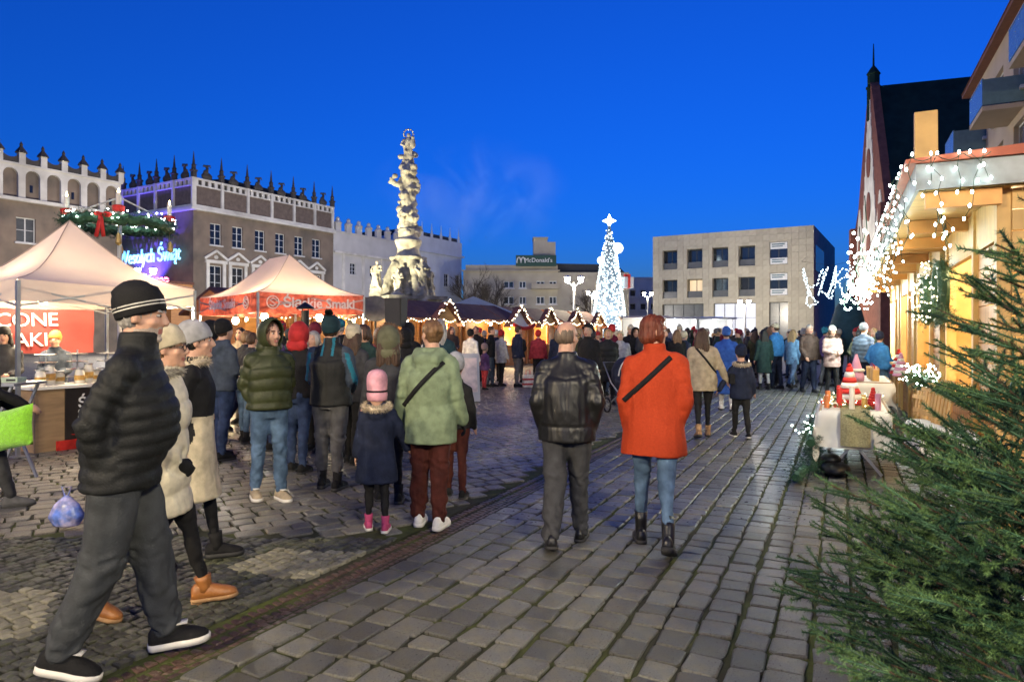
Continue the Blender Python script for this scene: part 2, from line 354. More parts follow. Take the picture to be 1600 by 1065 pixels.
# gutter: dished channel of small red-brown bricks
gb = MB(); pr = [(VG0 + .01, -.024), (-2.96, -.05), (VG1 - .025, -.024)]
for a_, b_ in zip(pr, pr[1:]):
    gb.add([UV(.5, a_[0], a_[1]), UV(27.2, a_[0], a_[1]), UV(27.2, b_[0], b_[1]), UV(.5, b_[0], b_[1])], [(0, 1, 2, 3)])
gut = gb.build('gutter', M_joint); struct(gut)
S = []; u = 1.
while u < 27:
    for k in range(4):
        v_ = VG0 + .045 + k * .078; p = UV(u + (k % 2) * .03, v_); z = -.026 + .026 * (abs(k - 1.5) - 1.5) / 1.0 * .55
        S.append((p.x, p.y, .07, .052, -TH + r.uniform(-.06, .06), z + r.uniform(-.002, .002)))
    u += .06
pave(gut, 'gutter_brick', S, M_gut, 300)
# ------------------------------------------------------------------ town houses round the square
PHI = math.radians(30.5); FD = Vector((math.sin(PHI), math.cos(PHI), 0)); C0 = Vector((-29.4, 63, 0))
def tpx(px, c=C0, d=FD): r = (px - CX) / F; return (r * c.y - c.x) / (d.x - d.y * r)
def zat(px, py, c=C0, d=FD): return CAMH + (HY - py) / F * (c.y + d.y * tpx(px, c, d))
M_glass = mat('dark_window_glass', (.012, .016, .025), .08, var=0, spec=.8)
M_glassw = mat('curtained_window_glass', (.07, .075, .08), .25, var=.2, vsc=1.5)
M_white = mat('white_plaster', (.62, .6, .55), .85, var=.12, vsc=.8, bump=.2, bsc=25, tint2=(.42, .4, .36), t2s=.5)
M_brown = mat('brown_grey_plaster', (.2, .155, .12), .9, var=.15, vsc=.9, bump=.3, bsc=30, tint2=(.11, .095, .08), t2s=.4)
M_frame = mat('white_window_frame', (.55, .55, .54), .6, var=.08)
M_rooft = mat('dark_roof_tin', (.025, .03, .035), .6, var=.2)
M_greyw = mat('pale_grey_plaster', (.48, .47, .46), .85, var=.1, vsc=.7, bump=.2, bsc=25)
M_bluew = mat('pale_blue_plaster', (.5, .53, .58), .85, var=.1, vsc=.7, bump=.2, bsc=25)
def cells(mb, x0, x1, z0, z1, ops, y0, y1, mi=0):
    xs = sorted({x0, x1, *[min(max(o[k], x0), x1) for o in ops for k in (0, 1)]}); zs = sorted({z0, z1, *[min(max(o[k], z0), z1) for o in ops for k in (2, 3)]})
    for a, b in zip(xs, xs[1:]):
        run = None
        for c, d in list(zip(zs, zs[1:])) + [(None, None)]:
            op = c is None or any(o[0] - 1e-6 <= a and b <= o[1] + 1e-6 and o[2] - 1e-6 <= c and d <= o[3] + 1e-6 for o in ops)
            if not op: run = (run[0], d) if run else (c, d)
            elif run: mb.bb(a, b, y0, y1, run[0], run[1], mi); run = None
def window(par, x0, x1, z0, z1, y=.16, fm=None, gm=None, cols=2, rows=3, fw=.07, sill=True):
    fm = fm or M_frame; mb = MB()
    mb.bb(x0, x0 + fw, y, y + .06, z0, z1); mb.bb(x1 - fw, x1, y, y + .06, z0, z1); mb.bb(x0 + fw, x1 - fw, y, y + .06, z0, z0 + fw); mb.bb(x0 + fw, x1 - fw, y, y + .06, z1 - fw, z1)
    for k in range(1, cols): x = x0 + (x1 - x0) * k / cols; mb.bb(x - fw * .6, x + fw * .6, y + .004, y + .056, z0 + fw, z1 - fw)
    for k in range(1, rows):
        z = z0 + (z1 - z0) * k / rows
        for j in range(cols): a = x0 + (x1 - x0) * j / cols + fw * .6; b = x0 + (x1 - x0) * (j + 1) / cols - fw * .6; mb.bb(a, b, y + .008, y + .05, z - .02, z + .02)
    if sill: mb.bb(x0 - .12, x1 + .12, -.14, y, z0 - .12, z0 - .003)
    w = mb.build('window', fm, par); p = MB(); p.bb(x0 + .01, x1 - .01, y + .022, y + .032, z0 + .01, z1 - .01); p.build('pane', gm or M_glass, w); return w
def facade_empty(name, label, t, c=C0, d=FD, cat='building'):
    p = c + d * t; return thing(name, label, cat, p, math.atan2(d.y, d.x))
def spire(par, x, y, z, s=1., m=None, h=1.9):
    mb = MB(); mb.lathe([(.26 * s, 0), (.26 * s, .5 * s), (.34 * s, .55 * s), (.34 * s, .65 * s), (.2 * s, .7 * s), (.17 * s, 1. * s), (.22 * s, 1.05 * s), (.12 * s, 1.2 * s), (.02, h * s)], (x, y, z), 8); return mb.build('pinnacle', m, par, 40)
def griffin(par, x, y, z, m, ax=0):
    mb = MB(); P = lambda a, b, c: ((x + a, y + b, z + c) if not ax else (x + b, y + a, z + c))
    mb.ell(P(0, 0, .35), ((.6, .25, .38) if not ax else (.25, .6, .38)), 10); mb.ell(P(-.1, 0, .6), ((.33, .2, .4) if not ax else (.2, .33, .4)), 8); mb.tube([P(-.15, 0, .6), P(.02, 0, .95), P(.08, 0, 1.2)], [.2, .14, .11], 8); mb.ell(P(.0, 0, 1.28), .17, 8); mb.tube([P(.1, 0, 1.3), P(-.32, 0, 1.32), P(-.4, 0, 1.18)], [.12, .09, .03], 6); mb.tube([P(0, 0, 1.35), P(.33, 0, 1.42), P(.42, 0, 1.2)], [.1, .08, .03], 6)
    return mb.build('griffin_figure', m, par, True)
M_attic = mat('attic_dark_stone', (.055, .05, .048), .85, var=.2, vsc=2)
M_brickp = mat('attic_brick_panel', (.13, .1, .085), .9, var=.2, vsc=3, bump=.4, bsc=20)
# --- brown-grey corner house with griffins
h2 = facade_empty('corner_town_house', 'brown-grey corner house with white cornice, griffins and pinnacles along its attic', 0)
W2 = 17.6; ops = []
for t in (2.35, 4.8, 7.45, 10.0, 12.55, 15.05): ops += [(t - .62, t + .62, 9.95, 12.0), (t - .68, t + .68, 5.6, 8.0)]
mb = MB(); cells(mb, 0, W2, 0, 13.0, ops, 0, .3); mb.bb(.02, W2 - .02, .3, 13.9, 0, 15.6); mb.bb(0, .3, .3, 14, 0, 13.0); mb.build('wall', M_brown, h2)
for o in ops: window(h2, *o, rows=3)
for i, t in enumerate((2.35, 4.8, 7.45, 10.0, 12.55, 15.05)):
    mb = MB(); mb.bb(t - 1.05, t - .72, -.12, 0, 5.2, 8.2); mb.bb(t + .72, t + 1.05, -.12, 0, 5.2, 8.2); mb.bb(t - 1.15, t + 1.15, -.2, 0, 8.2, 8.5)
    mb.bar((t - 1.25, -.1, 8.6), (t, -.1, 9.4), .22, .17, 0, (0, 1, 0)); mb.bar((t + 1.25, -.1, 8.6), (t, -.1, 9.4), .22, .17, 0, (0, 1, 0)); mb.ell((t, -.06, 8.8), (.25, .08, .2), 8); mb.build('pediment', M_white, h2)
mb = MB(); mb.bb(-.45, W2, -.45, .0, 12.95, 13.2); mb.bb(-.3, W2, -.3, 0, 13.2, 13.45); mb.bb(-.45, -.002, 0, 14, 12.95, 13.2); mb.bb(-.3, -.002, 0, 14, 13.2, 13.45); mb.build('cornice', M_white, h2)
mb = MB(); mb.bb(-.08, W2, -.08, .02, 13.45, 15.2); mb.bb(-.08, 0.02, .02, 14, 13.45, 15.2); mb.build('attic', M_brickp, h2)
nb = 6; bw = W2 / nb
for k in range(nb + 1): mb = MB(); x = min(k * bw, W2 - .25); mb.bb(x - (.3 if k == 0 else .14), x + .14, -.26, -.081, 13.45, 15.95); mb.build('pilaster', M_white, h2)
for k in range(1, 6): mb = MB(); mb.bb(-.26, -.081, k * 2.8 - .14, k * 2.8 + .14, 13.45, 15.95); mb.build('pilaster', M_white, h2)
mb = MB()
for a, b in ((15.2, 15.32), (15.78, 15.95)): mb.bb(-.2, W2, -.2, 0, a, b); mb.bb(-.2, -.002, 0, 14, a, b)
x = .1
while x < W2: mb.bb(x, x + .3, -.17, -.02, 15.32, 15.78); x += .68
y = .3
while y < 13.9: mb.bb(-.17, -.02, y, y + .3, 15.32, 15.78); y += .68
mb.build('frieze', M_white, h2); mb = MB(); mb.bb(-.01, W2, 0, .1, 15.2, 15.9); mb.bb(-.01, .1, .1, 14, 15.2, 15.9); mb.build('frieze_back', M_attic, h2)
for k in range(nb + 1): spire(h2, min(k * bw, W2 - .2), -.05, 15.95, 1.05, M_attic, 2.3)
for k in range(nb): griffin(h2, (k + .5) * bw, .1, 15.95, M_attic)
for k in range(1, 6): spire(h2, -.05, k * 2.8, 15.95, 1.05, M_attic, 2.3)
for k in range(5): griffin(h2, .1, (k + .5) * 2.8, 15.95, M_attic, 1)
mb = MB(); mb.prism([(.1, 0), (17.5, 0), (14, 1.0), (4, 1.0)], 1., 13.5, 0, 'xz', Matrix.Translation((0, 0, 15.7))); mb.build('roof', M_rooft, h2)
# --- house with blind arcade at the left
t1 = tpx(188); W1 = 30.
h1 = facade_empty('arcaded_town_house', 'brown town house with white blind arcade and small pointed caps along its attic', t1 - W1)
Z0 = zat(188, 338); ZT = zat(188, 288)
ops = [(W1 - 4.6 - k * 3.1, W1 - 3.3 - k * 3.1, zat(100, 385), zat(100, 348)) for k in range(8)] + [(W1 - 4.6 - k * 3.1, W1 - 3.3 - k * 3.1, zat(100, 445), zat(100, 412)) for k in range(8)]
mb = MB(); cells(mb, 0, W1, 0, Z0, ops, 0, .3); mb.bb(.02, W1 - .02, .3, 12, 0, ZT - .4); mb.bb(W1 - .3, W1, .3, 12, 0, Z0); mb.build('wall', M_brown, h1)
for o in ops: window(h1, *o, rows=2, cols=2, gm=M_glassw)
mb = MB(); mb.bb(0, W1 + .3, -.35, 0, Z0, Z0 + .25); mb.build('cornice', M_white, h1)
mb = MB(); sp = 1.47; na = 20; zb = Z0 + .25; zs = Z0 + .25 + (ZT - Z0) * .62
for k in range(na):                                       # arcade of niches: piers and round heads cut from a white front
    xc = W1 - .75 - k * sp; hw = .5
    pts = [(xc - sp / 2, zb), (xc - hw, zb), (xc - hw, zs)] + [(xc - hw * math.cos(a * math.pi / 10), zs + hw * math.sin(a * math.pi / 10)) for a in range(1, 10)] + [(xc + hw, zs), (xc + hw, zb), (xc + sp / 2, zb), (xc + sp / 2, ZT), (xc - sp / 2, ZT)]
    mb.prism(pts, -.12, .12)
mb.build('arcade', M_white, h1)
mb = MB(); mb.bb(0, W1, .12, .2, zb, ZT - .01); mb.build('niche_back', M_brown, h1)
mb = MB(); mb.bb(-.1, W1 + .1, -.22, .12, ZT, ZT + .14); mb.build('coping', M_white, h1)
mb = MB()
for k in range(na):
    xc = W1 - k * sp
    mb.prism([(xc - sp + .2, ZT + .14), (xc - .2, ZT + .14), (xc - .2, ZT + .75)] + [(xc - .2 - (sp - .4) * a / 6, ZT + .75 - .22 * math.sin(a * math.pi / 6)) for a in range(1, 6)] + [(xc - sp + .2, ZT + .75)], -.1, .1)
mb.build('parapet', M_attic, h1)
for k in range(na):
    x = W1 - .02 - k * sp; mb = MB(); mb.bb(x - .22, x + .22, -.2, .2, ZT + .14, ZT + .95); p = mb.build('pillar', M_white, h1)
    mb = MB(); mb.lathe([(.42, 0), (.36, .12), (.12, .45), (.1, .55), (.13, .62), (.02, .85)], (x, 0, ZT + .95), 8); mb.build('cap', M_attic, p, 30)
    if k % 2 == 1: mb = MB(); xx = x + .72; mb.bb(xx - .1, xx + .1, .09, .118, zb + .55, zb + 1.1); mb.build('slit_window', M_glass, h1)
# --- pale houses in the corner of the square
h3 = facade_empty('grey_town_house', 'pale grey house with rounded battlements beside the brown corner house', W2 + .01)
W3 = tpx(640) - W2; zc = zat(560, 400); zt = zat(560, 368)
ops = [(t - .5, t + .5, zat(560, 430), zat(560, 412)) for t in (3.2, 6.6, 10.)] + [(t - .5, t + .5, 4.2, 6.2) for t in (3.2, 6.6, 10.)]
mb = MB(); cells(mb, 0, W3, 0, zc, ops, 0, .3); mb.bb(.02, W3 - .02, .3, 12, 0, zt - .3); mb.build('wall', M_greyw, h3)
for o in ops: window(h3, *o, rows=3)
mb = MB(); mb.bb(0, W3, -.3, 0, zc, zc + .25); mb.build('cornice', M_white, h3)
mb = MB(); mb.bb(0, W3, -.05, .25, zc + .25, zt); mb.bb(0, W3, -.15, .3, zt, zt + .15); mb.build('attic', M_greyw, h3)
for k in range(8):
    x = .8 + k * (W3 - 1.6) / 7; mb = MB(); mb.bb(x - .42, x + .42, -.05, .3, zt + .15, zt + 1.0); mb.lathe([(.45, 0), (.5, .1), (.3, .3), (.2, .5), (.26, .6), (.05, .8)], (x, .1, zt + 1.), 8); mb.build('merlon', M_greyw, h3)
for x in (1.6, 4.9, 8.3): mb = MB(); mb.bb(x - .2, x + .2, -.1, 0, 0, zc); mb.build('pilaster', M_white, h3)
h4 = facade_empty('blue_town_house', 'pale bluish plain house with thin attic spikes behind the column', W2 + W3 + .02)
W4 = tpx(721) - W2 - W3; ops = [(t - .55, t + .55, zat(690, 447), zat(690, 427)) for t in (2.2, 4.9, 8.2, 11.)] + [(t - .55, t + .55, 3.6, 5.6) for t in (2.2, 4.9, 8.2, 11.)]
zc4 = zat(690, 398); zt4 = zat(690, 374)
mb = MB(); cells(mb, 0, W4, 0, zc4, ops, 0, .3); mb.bb(.02, W4 - .02, .3, 14, 0, zt4); mb.bb(W4 - .3, W4, .3, 14, 0, zc4); mb.build('wall', M_bluew, h4)
for o in ops: window(h4, *o, rows=3)
mb = MB(); mb.bb(0, W4 + .3, -.3, 0, zc4, zc4 + .25); mb.build('cornice', M_bluew, h4); mb = MB(); mb.bb(0, W4, -.05, .25, zc4 + .25, zt4); mb.build('attic', M_bluew, h4)
for k in range(6): spire(h4, .6 + k * (W4 - 1.2) / 5, .1, zt4, .75, M_bluew, 2.6)
mb = MB(); mb.prism([(0, zt4), (W4, zt4), (W4, zt4 + .7), (0, zt4 + .7)], .8, 13); mb.build('roof', M_rooft, h4)
# --- lower building with roof sign
def box_house(name, label, px0, px1, d0, d1, cat='building'):
    a, b = AT(px0, d0), AT(px1, d1); d = b - a; L = d.length; e = thing(name, label, cat, a, math.atan2(d.y, d.x)); return e, L
M_cream = mat('cream_render', (.36, .33, .26), .9, var=.12, vsc=.7, bump=.15, bsc=20)
M_sign = mat('green_sign_board', (.012, .055, .04), .5, var=.1)
M_letw = mat('white_lettering', (.7, .7, .68), .5, var=0)
hm, L = box_house('roof_sign_building', 'low cream building carrying a green roof sign and stair tower', 724, 872, 92, 92)
k_ = 92 / F; zz = lambda y: CAMH + (HY - y) * k_; xx = lambda x: (x - 724) * k_
ops = []
for (a, b) in ((787, 803), (811, 822), (838, 851), (858, 870)):
    for (t_, bt) in ((439, 450), (463, 475), (486, 498)): ops.append((xx(a), xx(b) - .02, zz(bt), zz(t_)))
mb = MB(); cells(mb, 0, L, 0, zz(424), ops, 0, .3); mb.bb(.02, L + 9.6, .3, 11, 0, zz(425)); mb.bb(L, L + 9.6, 1.5, 10, 0, zz(426)); mb.bb(L * .02, L, .8, 10, zz(424), zz(413)); mb.build('wall', M_cream, hm)
for o in ops: window(hm, *o, cols=2, rows=1, fw=.1)
mb = MB(); mb.bb(-.2, L + .2, -.5, 0, zz(424), zz(422)); mb.bb(xx(830), xx(872), -1.1, -.002, zz(452), zz(451)); mb.bb(xx(830), xx(872), -1.15, -1.05, zz(451), zz(444)); mb.build('balcony', M_cream, hm)
mb = MB(); mb.bb(xx(834), xx(856), 1., 4, zz(413), zz(371)); mb.bb(xx(856), xx(869), 1.3, 4, zz(413), zz(376)); mb.bb(xx(833), xx(857), .8, 4.2, zz(371), zz(369)); mb.build('stair_tower', M_cream, hm)
mb = MB(); mb.bb(xx(806), xx(869), -.3, .1, zz(416), zz(399)); sg = mb.build('roof_sign', M_sign, hm)
t_ = put('sign_lettering', textmesh("McDonald's", .8, .02), M_letw, sg, loc=(xx(841), -.33, zz(407))); t_.rotation_euler = (math.pi / 2, 0, 0)
mb = MB()
for s in (-1, 1): mb.tube([(xx(814) + s * (.28 - .28 * math.cos(a * math.pi / 8)), -.33, zz(411) + .75 * math.sin(a * math.pi / 8)) for a in range(0, 9)], .07, 6)
mb.build('sign_emblem', M_letw, sg)
mb = MB(); mb.bb(L + .2, L + 9.4, 1.2, 10, zz(426), zz(424)); mb.prism([(L, zz(424)), (L + 9.6, zz(424)), (L + 8.4, zz(410)), (L, zz(408))], 3, 10); mb.build('roof', M_rooft, hm)
# far low block behind the light tree
hf, L = box_house('far_block', 'dim flat-roofed block behind the glowing light tree', 974, 1024, 105, 105)
kk = 105 / F; zz2 = lambda y: CAMH + (HY - y) * kk; ops = [(1.0 + k * 1.6, 1.9 + k * 1.6, zz2(b), zz2(a)) for k in range(3) for a, b in ((453, 463), (474, 484))]
mb = MB(); cells(mb, 0, L + 2, 0, zz2(436), ops, 0, .3); mb.bb(.02, L + 2, .3, 9, 0, zz2(436)); mb.bb(-.1, L + 2, -.15, 9, zz2(436), zz2(433)); mb.build('wall', M_greyw, hf)
for o in ops: window(hf, *o, cols=1, rows=1)
# --- stone-clad modern block
PD = Vector((.862, -.507, 0)); B5 = AT(1020, 79.7); L5 = 17.3
h5 = thing('stone_clad_block', 'modern sandstone-clad block with square deep-set windows facing the square', 'building', B5, math.atan2(PD.y, PD.x)); H5 = 12.8
M_clad = mat('sandstone_panel', (.34, .315, .25), .8, var=.12, vsc=1.2, bump=.15, bsc=30, island=.1)
ops = []
for k in range(4):
    x = 1.15 + k * 2.85; ops += [(x, x + 1.75, 8.9, 11.1), (x, x + 1.75, 5.6, 7.7)]
ops += [(12.95, 14.75, 8.9, 11.3), (12.95, 14.75, 5.6, 8.0), (1.1, 5.9, 0, 4.9), (7.0, 11.5, 0, 4.9), (12.9, 14.8, 0, 4.9)]
mb = MB(); cells(mb, 0, L5, 0, H5, ops, .05, .6); mb.bb(.05, L5 - .02, 1.6, 15, 0, H5 - .4); mb.bb(L5 - .6, L5, .6, 22, 0, H5); mb.bb(0, .5, .6, 15, 0, H5); mb.build('wall', M_clad, h5)
xs = sorted({0, L5, *[o[0] for o in ops[:10]], *[o[1] for o in ops[:10]]}); tiles = []
nx = 24; nz = 19; tw = L5 / nx; thh = H5 / nz; cache = {}
for i in range(nx):
    for j in range(nz):
        a, b, c, d = i * tw + .012, (i + 1) * tw - .012, j * thh + .012, (j + 1) * thh - .012
        for o in ops:                                     # panels are cut round the openings
            if a < o[1] and b > o[0] and c < o[3] and d > o[2]:
                opts = [(o[0] - a, (a, o[0], c, d)), (b - o[1], (o[1], b, c, d)), (o[2] - c, (a, b, c, o[2])), (d - o[3], (a, b, o[3], d))]; g = max(opts, key=lambda q: q[0]); a, b, c, d = g[1] if g[0] > .05 else (0, 0, 0, 0)
                if b - a < .04: break
        if b - a > .04 and d - c > .04: tiles.append((a, b, c, d))
tiles.sort(key=lambda q: -(q[1] - q[0]) * (q[3] - q[2]))
def unitbox(m):
    mb = MB(); mb.bb(0, 1, 0, .05, 0, 1); me = mb.mesh('cladding_panel'); me.materials.append(m); return me
ub = unitbox(M_clad); rest = MB()
for i, (a, b, c, d) in enumerate(tiles):
    if i < 298: o = put('cladding_panel', ub, M_clad, h5, loc=(a, 0, c)); o.scale = (b - a, 1, d - c)
    else: rest.bb(a, b, 0, .05, c, d)
stuff(rest.build('cladding_panel', M_clad, h5))
M_lit = mat('shop_window_light', (.3, .3, .3), .4, var=.0, emit=(.75, .8, 1.), es=.22); M_litw = mat('lit_room_window', (.3, .25, .2), .4, var=0, emit=(1., .72, .4), es=.25)
M_banner = mat('white_window_banner', (.55, .57, .58), .6, var=.1)
for i, o in enumerate(ops):
    if o[3] < 5: window(h5, *o, y=.45, cols=4 if i in (10, 11) else 2, rows=3, gm=M_lit if i == 11 else M_glassw, fm=M_rooft, sill=False)
    else: window(h5, o[0], o[1], o[2] + (.0 if i > 7 else 0), o[3], y=1.0 if i < 8 else .2, cols=2, rows=1, gm=M_glass if i not in (3, ) else M_litw, fm=M_rooft, sill=False)
for i, o in enumerate(ops[:8]):
    mb = MB(); mb.bb(o[0] + .01, o[1] - .01, .35, .4, o[2], o[2] + .75); mb.build('balcony_rail', M_glassw, h5)
for i in (8, 9):
    o = ops[i]
    for z0, z1 in ((o[3] - .75, o[3] - .05), (o[2] + .05, o[2] + .7)):
        mb = MB(); mb.bb(o[0] + .05, o[1] - .05, .12, .17, z0, z1); b = mb.build('banner', M_banner, h5)
        for q in range(2): mb = MB(); mb.bb(o[0] + .2, o[1] - .3 - .2 * q, .11, .119, z1 - .25 - q * .22, z1 - .13 - q * .22); mb.build('banner_line', mat('banner_print', (.03, .09, .12), .6, var=0), b)
mb = MB(); mb.bb(L5 - .003, L5 + .05, 1.2, 9, 8.2, 10.9); mb.build('side_window', M_glassw, h5)
# --- church with brick gable
CD = Vector((.3126, .95, 0)).normalized(); near = AT(1385, 50); WC = 13.4
ch = thing('brick_church', 'brick church with white-niched stepped gable and steep dark roof', 'church', near, math.atan2(CD.y, CD.x))
M_brick = mat('church_brick', (.16, .06, .04), .85, var=.25, vsc=2, bump=.3, bsc=30); M_chroof = mat('church_slate', (.012, .03, .024), .95, spec=.1, var=.25, vsc=1.2, bump=.2, bsc=12)
ZE = 10.2; ZR = 21.9
mb = MB(); mb.prism([(0, 0), (WC, 0), (WC, ZE), (WC * .56, ZR - .2), (WC * .53, ZR + .2), (WC * .47, ZR + .2), (WC * .44, ZR - .2), (0, ZE)], 0, -.6, 0, 'xz'); mb.bb(.1, WC - .1, -34, -.6, 0, ZE - .3); mb.bb(-.6, .5, -.9, .5, 0, ZE + .9); mb.bb(WC - .5, WC + .6, -.9, .5, 0, ZE + .9); mb.build('wall', M_brick, ch)
mb = MB()
for x0, wN in ((.9, 2.6), (3.9, 5.6), (9.9, 2.6)):
    top = ZR - 1.2 if wN > 3 else ZE + 2.3
    st = [(x0, 6.5), (x0 + wN, 6.5)]
    n_ = 9
    for k in range(n_): z_ = ZE + (top - ZE) * k / n_; st += [(x0 + wN - .46 * wN * k / n_, z_), (x0 + wN - .46 * wN * k / n_, z_ + (top - ZE) / n_)]
    for k in range(n_ - 1, -1, -1): z_ = ZE + (top - ZE) * k / n_; st += [(x0 + .46 * wN * k / n_, z_ + (top - ZE) / n_), (x0 + .46 * wN * k / n_, z_)]
    mb = MB(); mb.prism(st, .0, .06); mb.build('plaster_niche', M_white, ch)
    for zc_ in ((8.6, 12., 15.6) if wN > 3 else (8.6, )):
        mb = MB(); mb.prism([(x0 + wN / 2 + wN * .15 * math.cos(a * math.pi / 8), zc_ + 1.2 * math.sin(a * math.pi / 8)) for a in range(16)], .06, .12); mb.build('blind_window', M_brick, ch)
mb = MB(); mb.prism([(-.5, ZE - .2), (WC / 2, ZR), (WC + .5, ZE - .2), (WC + .3, ZE - .6), (WC / 2, ZR - .5), (-.3, ZE - .6)], -34, -.55); mb.build('roof', M_chroof, ch)
mb = MB(); mb.lathe([(.5, -2.5), (.5, 0), (.58, .1), (.58, .25), (.46, .35), (.46, 1.2), (.55, 1.3), (.3, 1.7), (.08, 2.0), (.05, 3.3), (.03, 3.8)], (WC * .5, -.3, ZR - .3), 8); mb.build('turret', M_chroof, ch)
mb = MB(); mb.bb(WC + .9, WC + 9, -12, -1, 0, 10.5); mb.prism([(WC + .9, 10.5), (WC + 9, 10.5), (WC + 5, 14)], -12, -1); mb.build('side_chapel', M_brick, ch)
# --- apartment house on the right
e6 = UV(*(lambda p: (p.dot(UD), p.dot(VD)))(AT(1517, 33))); 
h6 = thing('apartment_house', 'beige apartment house with balconies rising behind the wooden stalls', 'building', e6, math.atan2(-UD.y, -UD.x)); H6 = CAMH + (HY - 152) / F * 33
M_beige = mat('beige_render', (.42, .34, .26), .9, var=.1, vsc=.8, bump=.15, bsc=25); M_h6roof = mat('red_roof_tile', (.16, .06, .035), .7, var=.2, vsc=6)
ops = [(2.2 + k * 3.4, 3.9 + k * 3.4, z, z + 1.9) for k in range(7) for z in (H6 - 2.9, H6 - 5.8, H6 - 8.7)]
# local: x runs toward the camera, the street side is at -y after the turn
mb = MB(); cells(mb, 0, 26, 0, H6, ops, 0, .3); mb.bb(.02, 25.9, .3, 11, 0, H6 - .05); mb.build('wall', M_beige, h6)
for o in ops: window(h6, *o, cols=2, rows=1, gm=M_glassw)
mb = MB(); mb.bb(-.1, 26, -.35, .3, H6 - .02, H6 + .12); mb.build('gutter', M_h6roof, h6); mb = MB(); mb.prism([(-.4, H6 + .13), (11, H6 + .13), (5.5, H6 + 3.)], 0, 26, 0, 'yz'); mb.build('roof', M_h6roof, h6)
for k in range(3):
    for z in (H6 - 3.6,): 
        x = 1.2 + k * 6.8; mb = MB(); mb.bb(x, x + 2.6, -1.2, -.002, z, z + .16); mb.build('balcony_slab', M_beige, h6)
        mb = MB(); mb.bb(x, x + 2.6, -1.2, -1.17, z + .2, z + 1.1); mb.bb(x, x + .03, -1.17, 0, z + .2, z + 1.1); mb.bb(x + 2.57, x + 2.6, -1.17, 0, z + .2, z + 1.1); mb.bb(x, x + 2.6, -1.21, -1.16, z + 1.1, z + 1.14); mb.build('balcony_rail', mat('balcony_glass', (.12, .2, .22), .15, var=.1), h6)
# bare trees near the low building
def bare_tree(loc, h, label, sd):
    r = random.Random(sd); e = thing('bare_tree', label, 'tree', loc, 0, 'bare trees beyond the stalls'); M_b = mat('bark', (.05, .04, .03), .9, var=.25)
    tr = MB(); tr.tube([(0, 0, 0), (.1, 0, h * .2), (.05, .1, h * .42)], [.26, .2, .15], 8); tr.build('trunk', M_b, e, True)
    cr = MB()
    def br(p, d, L, rad, lev):
        q = p + d * L; m_ = (p + q) / 2 + Vector((r.uniform(-.08, .08), r.uniform(-.08, .08), 0)) * L; cr.tube([p, m_, q], [rad, rad * .8, rad * .6], 4 if lev else 6)
        if lev < 4:
            for k in range(4 if lev < 2 else 3):
                nd = (d + Vector((r.uniform(-1, 1), r.uniform(-1, 1), r.uniform(-.35, .7))) * .62).normalized(); br(p + (q - p) * r.uniform(.45, 1), nd, L * r.uniform(.55, .78), rad * .55, lev + 1)
    for k in range(5): a = k * 1.257; br(Vector((.05, .1, h * (.3 + .03 * k))), Vector((math.cos(a) * .55, math.sin(a) * .55, .8)).normalized(), h * .24, .09, 0)
    cr.build('crown', M_b, e)
for i, (px, d, h, lb) in enumerate(((738, 84, 10.5, 'bare dark tree next to the pale bluish house'), (770, 86, 9.8, 'bare spreading tree in front of the low cream building'), (752, 78, 7.6, 'smaller bare tree between two taller bare trees'), (925, 88, 8.6, 'bare tree between the street lamp and the light tree'), (912, 96, 9.6, 'bare tree against the roof edge of the low building'))): bare_tree(AT(px, d), h, lb, i + 2)
# ------------------------------------------------------------------ greenery helper
def npmesh(name, V, T):
    V = np.asarray(V, np.float32); T = np.asarray(T, np.int32); me = bpy.data.meshes.new(name); me.vertices.add(len(V)); me.vertices.foreach_set('co', V.ravel())
    me.loops.add(T.size); me.loops.foreach_set('vertex_index', T.ravel()); me.polygons.add(len(T)); me.polygons.foreach_set('loop_start', (np.arange(len(T)) * T.shape[1]).astype(np.int32)); me.update(calc_edges=True); return me
RN = np.random.RandomState(21)
def needles(P0, P1, n, L=.016, w=.0018, lean=.6, core=0.):
    """n needles spread over each segment P0->P1 (arrays k,3); one slim triangle each"""
    P0 = np.asarray(P0, float); P1 = np.asarray(P1, float); D = P1 - P0; ln = np.linalg.norm(D, axis=1, keepdims=True); D = D / np.maximum(ln, 1e-6)
    idx = np.repeat(np.arange(len(P0)), n); t = RN.rand(len(idx), 1); B = P0[idx] + (P1 - P0)[idx] * t; d = D[idx]
    r = RN.normal(size=(len(idx), 3)); r -= d * (r * d).sum(1, keepdims=True); r /= np.linalg.norm(r, axis=1, keepdims=True)
    dr = r + d * lean; dr /= np.linalg.norm(dr, axis=1, keepdims=True); s = np.cross(dr, RN.normal(size=dr.shape)); s /= np.linalg.norm(s, axis=1, keepdims=True)
    l = L * RN.uniform(.7, 1.2, (len(idx), 1)); B = B + r * core
    V = np.stack([B - s * w / 2, B + s * w / 2, B + dr * l], 1).reshape(-1, 3); return V
def needle_obj(name, V, m, parent): return put(name, npmesh(name, V, np.arange(len(V)).reshape(-1, 3)), m, parent)
M_ndk = mat('spruce_needles', (.03, .075, .04), .5, var=.2, vsc=3, island=.4, spec=.3); M_nlt = mat('spruce_tips', (.085, .155, .055), .5, var=.2, vsc=3, island=.35, spec=.3)
M_bark = mat('spruce_bark', (.07, .045, .03), .9, var=.3, vsc=20)
def tufts(pts, rad, n, L, r, spread=1.):
    P0 = []; P1 = []
    for p in pts:
        p = Vector(p)
        for k in range(n):
            d = Vector((r.gauss(0, 1), r.gauss(0, 1), r.gauss(0, 1) * spread)).normalized(); a = p + d * rad * r.uniform(.1, .6); P0.append(a); P1.append(a + d * L * r.uniform(.6, 1.2))
    return [tuple(p) for p in P0], [tuple(p) for p in P1]
